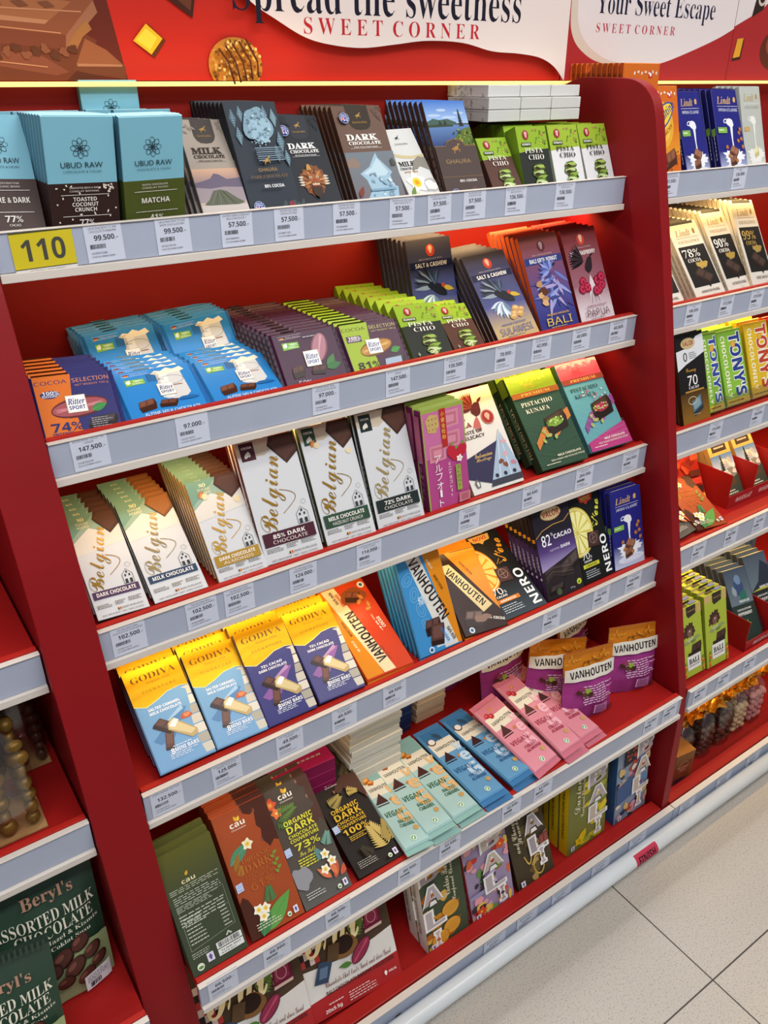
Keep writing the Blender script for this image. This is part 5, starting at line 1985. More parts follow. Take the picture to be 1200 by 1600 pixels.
def d_balibar(w, h, t, kind):
    bg, cs, s1, s2, side = BP[kind]
    p = P(w, h, t)
    p.body(bg, side, bg, c=.6)
    rnd = random.Random(len(kind) * 7 + 1)
    lx = .27 if kind in ('cookies',) else (.70 if kind != 'temple' else .55)
    for i in range(22 if s1 else 60):
        p.blob(lx + rnd.uniform(-.26, .26) if s1 else rnd.random(), rnd.random(), rnd.uniform(7, 14) if s1 else rnd.uniform(4, 10), rnd.choice(cs), i + 3, .25, ry=rnd.uniform(5, 12))
    if kind == 'cookies':
        for u, v in ((.62, .36), (.60, .18), (.30, .12)):
            p.ell(u, v, 19, 'b8741f', ry=17)
            p.ell(u, v, 17.5, 'e0a23c', ry=15.5)
            for k in range(-3, 4):
                p.line([(u + .05 * k - .08, v - .05), (u + .05 * k + .08, v + .05)], .8, 'c0822a')
    if kind == 'temple':
        for k in range(6):
            p.shape(.35, .36 + .035 * k, [(-13 + 2 * k, 0), (13 - 2 * k, 0), (0, 8)], '2c2630')
        p.rect(.0, .30, .6, .35, '9a94b8')
        for u, v in ((.82, .75), (.75, .2), (.2, .12)):
            p.flower(u, v, 13, 'd8502c', 'f0c040')
    if kind == 'straw':
        for k in range(26):
            a = 2 * math.pi * k / 26
            p.ell(.62 + .13 * math.cos(a), .17 + .11 * math.sin(a), 2, 'd8b45a', n=8)
        for k in range(30):
            p.ell(.3 + .012 * k, .34 - .10 * math.sin(k * .2), 1.7, 'd8b45a', n=8)
        p.choc(.84, .42, 22, 22, 6, '7a3a34', '4a221e', '96504a', 4, 2)
    if kind == 'durian':
        p.leaf(.30, .10, 34, 20, 60, 'd8b818')
        p.flower(.30, .12, 15, 'e0c024', 'b88a14')
    if kind == 'beach':
        p.poly([(0, .50), (.5, .56), (.5, .30), (0, .26)], '44608c')
        p.poly([(.2, .95), (.7, .9), (.62, .74), (.16, .72)], '2c2c34')
        for i in range(18):
            p.blob(.40 + rnd.uniform(-.16, .16), .84 + rnd.uniform(-.07, .07), 3, 'c0503a', i, .3)
    # the tall outlined letters running down the box
    letters = {'cookies': ((.24, .84), (.24, .61), (.24, .37), (.24, .13)), 'temple': ((.62, .86), (.60, .62), (.60, .38), (.72, .18)),
               'straw': ((.62, .88), (.66, .66), (.70, .42), (.74, .25)), 'durian': ((.72, .82), (.74, .60), (.76, .38), (.78, .17)),
               'beach': ((.80, .84), (.76, .62), (.72, .40), (.70, .19))}[kind]
    fhs = .21
    for (u, v), ch in zip(letters, 'BALI'):
        p.text(ch, u, v, fw=.52 if ch != 'I' else .20, fh=fhs, col='f2f0ec', off=.09)
        p.text(ch, u, v, fw=.43 if ch != 'I' else .10, fh=fhs * .82, col=rnd.choice(['b9aeb0', 'a89a9e', 'c8b8a8']), off=.03)
        p.blob(u, v, 4, rnd.choice(cs), int(v * 90), .3)
    if s1:
        su = {'cookies': (.58, .74), 'straw': (.30, .16), 'durian': (.20, .36)}[kind]
        p.text(s1, su[0], .72, fw=.42, fh=.15, col='e6dcb8', f='k', rot=90)
        p.text(s2, su[1], .68, fw=.50, fh=.13, col='e6dcb8', f='k', rot=90)
    p.shape(.12, .08, [(-5, -6), (5, -6), (5, 6), (-5, 6)], 'e4e0ea')
    p.shape(.12, .08, [(0, 4), (2.4, 1), (1, -4), (-1, -4), (-2.4, 1)], '6a5a94')
    p.face = 'L'
    p.text('BALINE CHOCOLATE \u00b7 MILK SERIES' if kind == 'cookies' else 'CHOCOLATE FROM BALI', .5, .52, fw=.62, fh=.26, col='55504c' if kind == 'cookies' else '4a4418', off=.01, rot=90)
    return p.mesh('souvenir_chocolate_box')


def d_ovo(w, h, t=10):
    p = P(w, h, t)
    p.fin = FILM
    p.body('cf6a24', 'a8481c', 'd8803a', c=1.0)
    p.grad(.01, .3, .99, .62, 'e0962c', 'cf6a24', 6)
    p.ell(.45, .60, 34, 'e2a83a', ry=40)
    p.ell(.45, .60, 26, 'ecc04a', ry=30)
    p.ring(.50, .68, 36, 3, '2f5a9c', ry=17, rot=38)
    p.ell(.50, .68, 33, 'e8c83c', ry=14, rot=38)
    p.text('Ovomaltine', .50, .68, fw=.86, fh=.085, col='243a80', off=.035, rot=38)
    p.text('CRUNCHY', .58, .52, fw=.50, fh=.045, col='8a3a1c', off=.02, rot=38)
    p.rect(.70, .88, .80, .935, 'c8242c')
    p.rect(.735, .892, .765, .923, 'f4f0f0')
    p.rect(.72, .902, .78, .913, 'f4f0f0')
    for i in range(7):
        p.blob(.3 + .1 * i, .92 + .01 * (i % 2), 2.2, 'e8d8d0', i, .4)
    p.choc(.66, .28, 26, 16, 24, '7a4a34', '4a2a1e', '8c5a42', 10, 2)
    p.choc(.48, .20, 18, 10, -20, '5c3626', '38201a', '6e4634', 8, 1)
    rnd = random.Random(2)
    for i in range(22):
        p.blob(.55 + rnd.uniform(-.3, .35), .2 + rnd.uniform(-.14, .14), rnd.uniform(.8, 2), '5c3626', i, .5, n=7)
    p.face = 'L'
    p.text('OVOMALTINE', .5, .75, fw=.34, fh=.6, col='6a2a14', off=.02, rot=90)
    return p.mesh('malt_chocolate_pack')


def d_excel(w, h, pct, name, low='1c1b1a'):
    p = P(w, h, 8)
    p.body('d6d2c8', 'cfc8b4', 'd2cdc0', c=.5)
    p.rect(.1, .965, .9, 1, '2a2826')
    p.poly([(0, .62), (1, .70), (1, .955), (0, .955)], 'dcd4c0')
    p.fin = FOIL
    p.text('Lindt', .42, .86, fw=.50, fh=.085, col='a8863c', f='i', off=-.005)
    p.shape(.80, .87, [(-3, -6), (3, -6), (4, 3), (1, 6), (-3, 2)], 'a8863c')
    p.rect(.14, .795, .90, .799, 'a8863c')
    p.text('EXCELLENCE', .52, .745, fw=.72, fh=.036, col='a8863c', f='b', off=-.01)
    p.fin = CARD
    p.poly([(.08, .18), (.56, .18), (.60, .15), (.64, .18), (.96, .18), (.96, .69), (.08, .69)], low)
    p.text(pct, .42, .60, fw=.56, fh=.10, col='ecebe6' if pct != '99%' else 'b89a4c', f='b', off=-.01)
    p.text('COCOA', .44, .51, fw=.44, fh=.045, col='ecebe6' if pct != '99%' else 'b89a4c', f='b', off=-.005)
    p.choc(.52, .33, 40, 20, -34, '3a2c26', '231a17', '4a3932', 8, 2)
    p.fin = FOIL
    for k in range(5):
        p.blob(.50 + .06 * k, .45 - .012 * (k % 2) * 2, 5.5, 'c8a858', k + 4, .35)
    p.fin = CARD
    p.text(name, .54, .115, fw=.62, fh=.034, col='4a4844', f='b', off=-.01)
    p.ring(.62, .05, 3.6, .7, '9a968c')
    p.rect(.70, .0, .98, .03, '1c1b1a')
    p.face = 'L'
    p.greek(.3, .1, .7, .8, 1, '8d8878', 4, turn=True)
    return p.mesh('cocoa_percent_bar')


def d_valor70(w, h):
    p = P(w, h, 9)
    p.body('1e1b1c', '3a2418', '1e1b1c', c=.5)
    p.grad(0, .0, 1, .34, '8a6224', '4a3418', 6)
    p.poly([(0, .60), (.3, .66), (.6, .70), (1, .76), (1, .97), (.75, .95), (.4, .84), (0, .82)], 'd8d9dc')
    p.ell(.44, .89, 21, 'b0915a', ry=10.5)
    p.ell(.44, .89, 20, 'c6ae80', ry=9.6)
    p.text('VALOR', .44, .89, fw=.38, fh=.052, col='8a2a28', off=.02)
    p.text('0', .30, .745, fw=.14, fh=.10, col='23242a', f='m')
    p.greek(.44, .71, .72, .79, 4, '55565c', 4)
    p.text('Creamy', .46, .585, fw=.36, fh=.06, col='c8963a', f='k')
    p.text('70', .48, .475, fw=.36, fh=.115, col='e9e8e6', f='m')
    p.text('CACAO', .50, .395, fw=.36, fh=.03, col='e9e8e6', f='b')
    p.rect(.18, .345, .86, .365, 'b0863a')
    p.choc(.52, .20, 30, 20, 22, '5c7480', '2c363c', '7f98a4', 9, 1)
    p.ring(.40, .25, 13, 1.2, 'd8c8a8', ry=8)
    p.greek(.40, .08, .72, .095, 1, 'd8c8a8', 4)
    return p.mesh('dark_chocolate_bar')


def d_tony(w, h, t, bg, ink, edge):
    p = P(w, h, t)
    p.fin = FILM
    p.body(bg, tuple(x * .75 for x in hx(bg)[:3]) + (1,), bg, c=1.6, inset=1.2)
    p.text("TONY'S", .68, .53, fw=.86, fh=.50, col='efeadf', off=.11, rot=-90)
    p.text("TONY'S", .68, .53, fw=.84, fh=.46, col=ink, off=.055, rot=-90)
    p.text('CHOCOLONELY', .20, .52, fw=.82, fh=.17, col='efe9d8', off=.03, rot=-90)
    p.ell(.60, .80, 7.5, 'c88a2c')
    p.ell(.60, .80, 5.5, 'd9a848')
    p.rect(.02, .02, .98, .09, 'd8c03a')
    p.greek(.08, .04, .95, .07, 1, '5a4a1c', 4, .6)
    return p.mesh('chunky_chocolate_slab')


def d_worcas(w, h, cap='BALI'):
    p = P(w, h, 12)
    p.body('8c8478', 'b08a4c', 'c09a58', c=.6)
    p.rect(0, .60, 1, 1, 'c8a05a')
    p.rect(.16, .64, .84, 1, '3a2a20')
    p.text('WORCAS', .5, .94, fw=.46, fh=.03, col='c8a05a', off=.01)
    p.text('BALI', .5, .77, fw=.46, fh=.075, col='e6e0d6', f='b', off=.02)
    p.text('CHOCOLATE BAR', .5, .695, fw=.46, fh=.022, col='e6e0d6', off=.01)
    p.rect(.2, .83, .8, .834, 'e6e0d6')
    p.grad(0, .40, 1, .60, 'b9bcc4', '4f7cc0', 4)
    rnd = random.Random(3)
    for i in range(14):
        p.blob(.65 + rnd.uniform(-.3, .3), .42 + rnd.uniform(-.1, .1), 6, rnd.choice(['d8ccc0', 'b8aca4', 'e6ded4']), i, .3)
    for k in range(6):
        p.shape(.42, .38 + .035 * k, [(-9 + 1.3 * k, 0), (9 - 1.3 * k, 0), (0, 8)], '2f3438')
    p.poly([(0, 0), (1, 0), (1, .3), (.6, .24), (.2, .34), (0, .4)], '3f4438')
    p.blob(.66, .2, 11, '57402c', 4, .3, ry=7)
    p.greek(.2, .05, .8, .12, 2, 'd8d0c0', 3)
    return p.mesh('souvenir_chocolate_bar')


def d_greenbali(w, h, t):
    p = P(w, h, t)
    p.body('a9b83e', '8fa02c', 'c0c63a', c=.6)
    p.rect(.0, .90, .30, 1, 'c9a86a')
    p.rect(.82, .86, 1, 1, 'c9a86a')
    p.poly([(.36, 1), (.36, .88), (.44, .84), (.76, .87), (.78, 1)], '3a3028')
    p.text('WORCAS', .58, .93, fw=.34, fh=.018, col='c9a86a')
    p.blob(.42, .66, 15, '4a2f26', 3, .25, ry=17, spiky=True)
    p.blob(.44, .63, 8, '7a5a4c', 6, .25)
    p.ell(.44, .65, 1.6, 'e8e0d8')
    for i in range(4):
        p.blob(.3 + .14 * i, .50 + .03 * (i % 2), 9, ['8f9a68', 'b8bc8c', '6f8240'][i % 3], i, .3, ry=4)
    p.choc(.64, .40, 26, 15, 4, '3c2822', '241713', '4c342c', 8, 2)
    p.rect(.24, .10, .82, .30, 'e4e2dc')
    p.rect(.30, .30, .86, .345, '2c2420')
    p.text('BALI', .53, .22, fw=.46, fh=.075, col='2c2420', f='b', off=.02)
    p.text('CHOCOLATE BAR', .53, .155, fw=.46, fh=.022, col='2c2420', off=.01)
    for u in (.12, .90):
        for k in range(6):
            p.blob(u + .03 * (k % 2), .04 + .035 * k, 3, ['c8502c', 'd88a2c', '6f8a2c'][k % 3], k, .4)
    p.face = 'L'
    p.greek(.3, .3, .7, .9, 1, '55601c', 5, turn=True)
    p.face = 'T'
    p.rect(.2, .2, .5, .8, '6a5a3a')
    p.rect(.6, .2, .9, .8, '8a90b8')
    return p.mesh('lime_chocolate_bar')


def d_pep(w, h, coffee=False):
    p = P(w, h, 12)
    p.body('4a5258', '3a3c40', 'b0aa7c', c=.6)
    p.grad(0, .45, 1, 1, '6a7880', '3f4a5c', 5)
    if coffee:
        p.poly([(0, .5), (.4, .62), (.7, .9), (1, .8), (1, .45), (0, .42)], '2b3240')
        p.poly([(0, .5), (.5, .54), (1, .5), (1, .42), (0, .42)], 'a8a63a')
    else:
        p.blob(.50, .74, 14, '3c4a70', 4, .15, ry=20)
        p.blob(.52, .84, 10, '6a84a4', 5, .15)
        p.blob(.62, .60, 12, '2f6a5c', 6, .2)
        p.leaf(.30, .62, 24, 14, 100, '8a98a0')
    p.rect(0, 0, 1, .50, '2c3a34' if not coffee else '2a2c2e')
    p.text('WORCAS', .60, .54, fw=.44, fh=.034, col='e4e4e0', off=.02)
    p.text('CHOCOLATE BAR', .50, .43, fw=.62, fh=.026, col='dcdcd8', off=.01)
    p.text('COFFEE' if coffee else 'PEPPERMINT', .50, .37, fw=.62 if not coffee else .5, fh=.042, col='eceae6', off=.03)
    if coffee:
        p.ring(.6, .22, 10, 3, 'e4e4e0', ry=8)
    else:
        for r in (20, 70, 120, 165):
            p.leaf(.46, .20, 15, 8, r, '4f8a3c', '7fb060')
    return p.mesh('souvenir_chocolate_bar')


def pouch(w, h, D, draw, name, backcol, gus=.62):
    """stand-up pouch: flat top seal, bulging middle, round foot"""
    p = P(w, h, 1)
    p.fin = FILM
    p.E = .00030
    draw(p)
    W, H = w / 1000, h / 1000
    Dm = D / 1000

    def depth(x, z):
        u, v = min(1, max(0, x / W)), min(1, max(0, z / H))
        fx = max(0, math.sin(math.pi * min(1, max(0, (u - .03) / .94)))) ** .6
        fv = 1.0 if v < .2 else max(0, math.cos((v - .2) / .68 * math.pi / 2)) if v < .88 else 0
        fv = fv * (gus + (1 - gus) * min(1, v / .22))
        return Dm * fx * fv * .5 + .0004 + .0012 * math.sin(u * 19 + v * 8) * fx * (1 if v < .85 else .3)

    def warp(c):
        return Vector((c.x, c.y - depth(c.x, c.z), c.z))
    me = p.mesh(name, warp, 24)
    n = 14
    q = P(w, h, 1)
    q.fin = FILM
    vs, fs = [], []
    for j in range(n + 1):
        for i in range(n + 1):
            x, z = W * i / n, H * j / n
            vs.append((x, depth(x, z) + .0006, z))
    for j in range(n):
        for i in range(n):
            a = j * (n + 1) + i
            fs.append((a + 1, a, a + n + 1, a + n + 2))
    q.raw(vs, fs, backcol)
    foot = [(W * i / n, -depth(W * i / n, 0), 0.0004) for i in range(n + 1)] + [(W * i / n, depth(W * i / n, 0), 0.0004) for i in range(n, -1, -1)]
    q.raw(foot, [tuple(range(len(foot)))], backcol)
    bk = q.mesh(name + '_back')
    for f in bk.polygons:
        f.use_smooth = True
    return me, bk


def draw_vhp(p):
    p.rect(0, 0, 1, 1, 'a03a84')
    p.grad(0, .0, 1, .40, '8a3470', 'a8408e', 4)
    p.poly([(0, .66), (.5, .66), (1, .68), (1, 1), (0, 1)], 'c8781c')
    p.rect(0, .93, 1, 1, 'b86a18')
    for i in range(14):
        p.leaf(.07 * i, .84 + .03 * (i % 3), 12, 5, 40 * i, 'd08a2c')
    p.poly([(0, .60), (1, .60), (1, .80), (0, .78)], 'ded8ca')
    vh_word(p, .51, .70, p.w * 860, p.h * 100, 1, '2a2022')
    p.text('MORE COCOA', .55, .845, fw=.40, fh=.03, col='6a3a14', off=.02)
    for k in range(8):
        p.greek(.28 + .02 * (k % 2), .50 - .033 * k, .94, .525 - .033 * k, 1, 'd8b8d0', k, .6)
    for u, v, c in ((.22, .46, '4a2a22'), (.32, .42, '5c3a2c'), (.38, .46, '8fa83a'), (.27, .50, '8a3a5a'), (.42, .41, '4a2a22')):
        p.blob(u, v, 6, c, int(u * 50), .12, ry=5)
    p.rect(.50, .10, .78, .24, 'b878a8')
    p.greek(.52, .11, .76, .23, 5, '5a2050', 4)
    p.barcode(.80, .06, .96, .16, n=12)


def draw_beryl(p):
    p.rect(0, 0, 1, 1, '2c4434')
    p.grad(0, .55, 1, 1, '2c4434', '3c4a40', 4)
    p.rect(0, .93, 1, 1, '2a3a30')
    for k in range(22):
        p.rect(.045 * k, .93, .045 * k + .02, 1, '36483c')
    p.poly([(0, .0), (1, 0), (1, .34), (.7, .40), (.4, .33), (0, .30)], '9aa878')
    p.text("Beryl's", .60, .78, fw=.42, fh=.10, col='a8806a', f='b', off=.0)
    p.text('ASSORTED MILK', .55, .655, fw=.82, fh=.075, col='d8d2c0', f='b', off=-.01)
    p.text('CHOCOLATE', .60, .57, fw=.64, fh=.075, col='d8d2c0', f='b', off=-.01)
    p.text('Kacang Hazel & Kismis', .60, .50, fw=.70, fh=.034, col='d8d2c0', f='b', off=-.01)
    p.text('Dengan Coklat Susu', .58, .455, fw=.58, fh=.034, col='d8d2c0', f='b', off=-.01)
    for u, v, r in ((.60, .36, 15), (.76, .40, 13), (.50, .30, 13), (.68, .27, 15), (.84, .31, 12), (.58, .20, 12), (.88, .22, 11), (.75, .17, 13)):
        p.ell(u, v, r, '2e1712', ry=r * .85, rot=30)
        p.ell(u - .01, v + .006, r * .88, '4c2820', ry=r * .72, rot=30)
        p.ell(u - .03, v + .02, r * .42, '71443a', ry=r * .26, rot=30)
    p.rect(.72, .03, .96, .16, 'dcd8dc')
    p.greek(.74, .09, .94, .15, 4, '55555a', 4)
    p.barcode(.76, .045, .86, .085, n=10)


def tube(name, r0, r1, L, mat, parent, loc):
    bm = bmesh.new()
    bmesh.ops.create_cone(bm, cap_ends=True, segments=14, radius1=r0, radius2=r1, depth=L)
    me = bpy.data.meshes.new(name)
    bm.to_mesh(me)
    bm.free()
    me.materials.append(mat)
    o = link(name, me, parent)
    o.location = loc
    return o


GOLD = plain('crumpled_gold_foil', 'd09a34', 0.28, 0.8)
BROWNB = [plain('candy_brown', '4a2c20', .35, noise=.2, nscale=60, coat=.2), plain('candy_pale', 'c9b08a', .5, noise=.2, nscale=60), plain('candy_pink', 'c98a8a', .5, noise=.2, nscale=60), plain('candy_gold', '6e5220', .35, .35, noise=.35, nscale=70)]
KRAFT = plain('kraft_card', 'a87f52', .7, noise=.08)


def gift_bag(name, x, y, z, w, d, h, ci, label, seed=1, ruffle=True, base=False, cap=.62):
    """clear bag of sweets tied with gold foil"""
    rnd = random.Random(seed)
    b = tag(empty(name, (x, y, z)), label, 'candy bag', 'clear bags of sweets')
    bm = bmesh.new()
    r = w * (.17 if ruffle else .13)
    for lay in range(max(1, int(h * cap / (r * 1.7)))):
        for i in range(3):
            for j in range(2):
                m = Matrix.Translation((-w / 2 + r * 1.1 + (w - 2.2 * r) * i / 2 + rnd.uniform(-.1, .1) * r, -d / 2 + r * 1.1 + (d - 2.2 * r) * j + rnd.uniform(-.1, .1) * r, r + lay * r * 1.7 + .004))
                bmesh.ops.create_icosphere(bm, subdivisions=2, radius=r * rnd.uniform(.85, 1.05), matrix=m @ Matrix.Rotation(rnd.uniform(0, 3), 4, 'X') @ Matrix.Diagonal((rnd.uniform(.7, 1.15), rnd.uniform(.8, 1.1), rnd.uniform(.8, 1.2), 1)))
    for f in bm.faces:
        f.smooth = True
    me = bpy.data.meshes.new('sweets')
    bm.to_mesh(me)
    bm.free()
    me.materials.append(BROWNB[ci])
    link('sweets', me, b)['kind'] = 'stuff'
    bm = bmesh.new()
    prof = [(0, 1.0), (.3, 1.03), (.6, 1.0), (.78, .82), (.90, .34), (.94, .20)]
    rings = []
    for v, k in prof:
        ring = []
        for i in range(20):
            a = 2 * math.pi * i / 20
            cx, sx = math.cos(a), math.sin(a)
            q = (abs(cx) ** 4 + abs(sx) ** 4) ** -.25
            ring.append(bm.verts.new((w / 2 * k * q * cx, d / 2 * k * q * sx, h * v + rnd.uniform(-.001, .001))))
        rings.append(ring)
    for a, c in zip(rings, rings[1:]):
        for i in range(20):
            bm.faces.new((a[i], a[(i + 1) % 20], c[(i + 1) % 20], c[i])).smooth = True
    bm.faces.new(rings[0][::-1])
    me = bpy.data.meshes.new('clear_film')
    bm.to_mesh(me)
    bm.free()
    me.materials.append(CLEAR)
    link('clear_film', me, b)
    if base:
        boxes('card_base', [(-w / 2 * .98, w / 2 * .98, -d / 2 * .98, d / 2 * .98, .0005, .003)], KRAFT, b)
    if ruffle:
        bm = bmesh.new()
        rows = []
        for j in range(6):
            v = j / 5
            ring = []
            for i in range(28):
                a = 2 * math.pi * i / 28
                rr = w * (.15 + .52 * v ** 1.1) * (1 + .28 * math.sin(a * 7 + v * 3) * v + rnd.uniform(-.22, .22) * v)
                ring.append(bm.verts.new((rr * math.cos(a), rr * .7 * math.sin(a), h * .90 + w * .62 * v + rnd.uniform(-.3, .3) * w * v * .6)))
            rows.append(ring)
        for a, c in zip(rows, rows[1:]):
            for i in range(28):
                bm.faces.new((a[i], a[(i + 1) % 28], c[(i + 1) % 28], c[i]))
        me = bpy.data.meshes.new('gold_ruffle')
        bm.to_mesh(me)
        bm.free()
        me.materials.append(GOLD)
        link('gold_ruffle', me, b)
        tube('gold_tie', w * .16, w * .16, .006, GOLD, b, (0, 0, h * .935))
    return b

def flap(w, t, h, col, v0=.08):
    p = P(w, h, t)
    x0, x1, z = p.w * .03, p.w * .97, p.h
    ya, yb = p.t * v0, p.t * (1 - v0)
    vs = [(x, y, zz) for zz in (z + .0001, z + .0007) for x, y in ((x0, ya), (x1, ya), (x1 - .002, yb), (x0 + .002, yb))]
    p.raw(vs, [(3, 2, 1, 0), (4, 5, 6, 7), (0, 1, 5, 4), (1, 2, 6, 5), (2, 3, 7, 6), (3, 0, 4, 7)], col, CARD)
    return [('end_flap', p.mesh('end_flap'), None)]


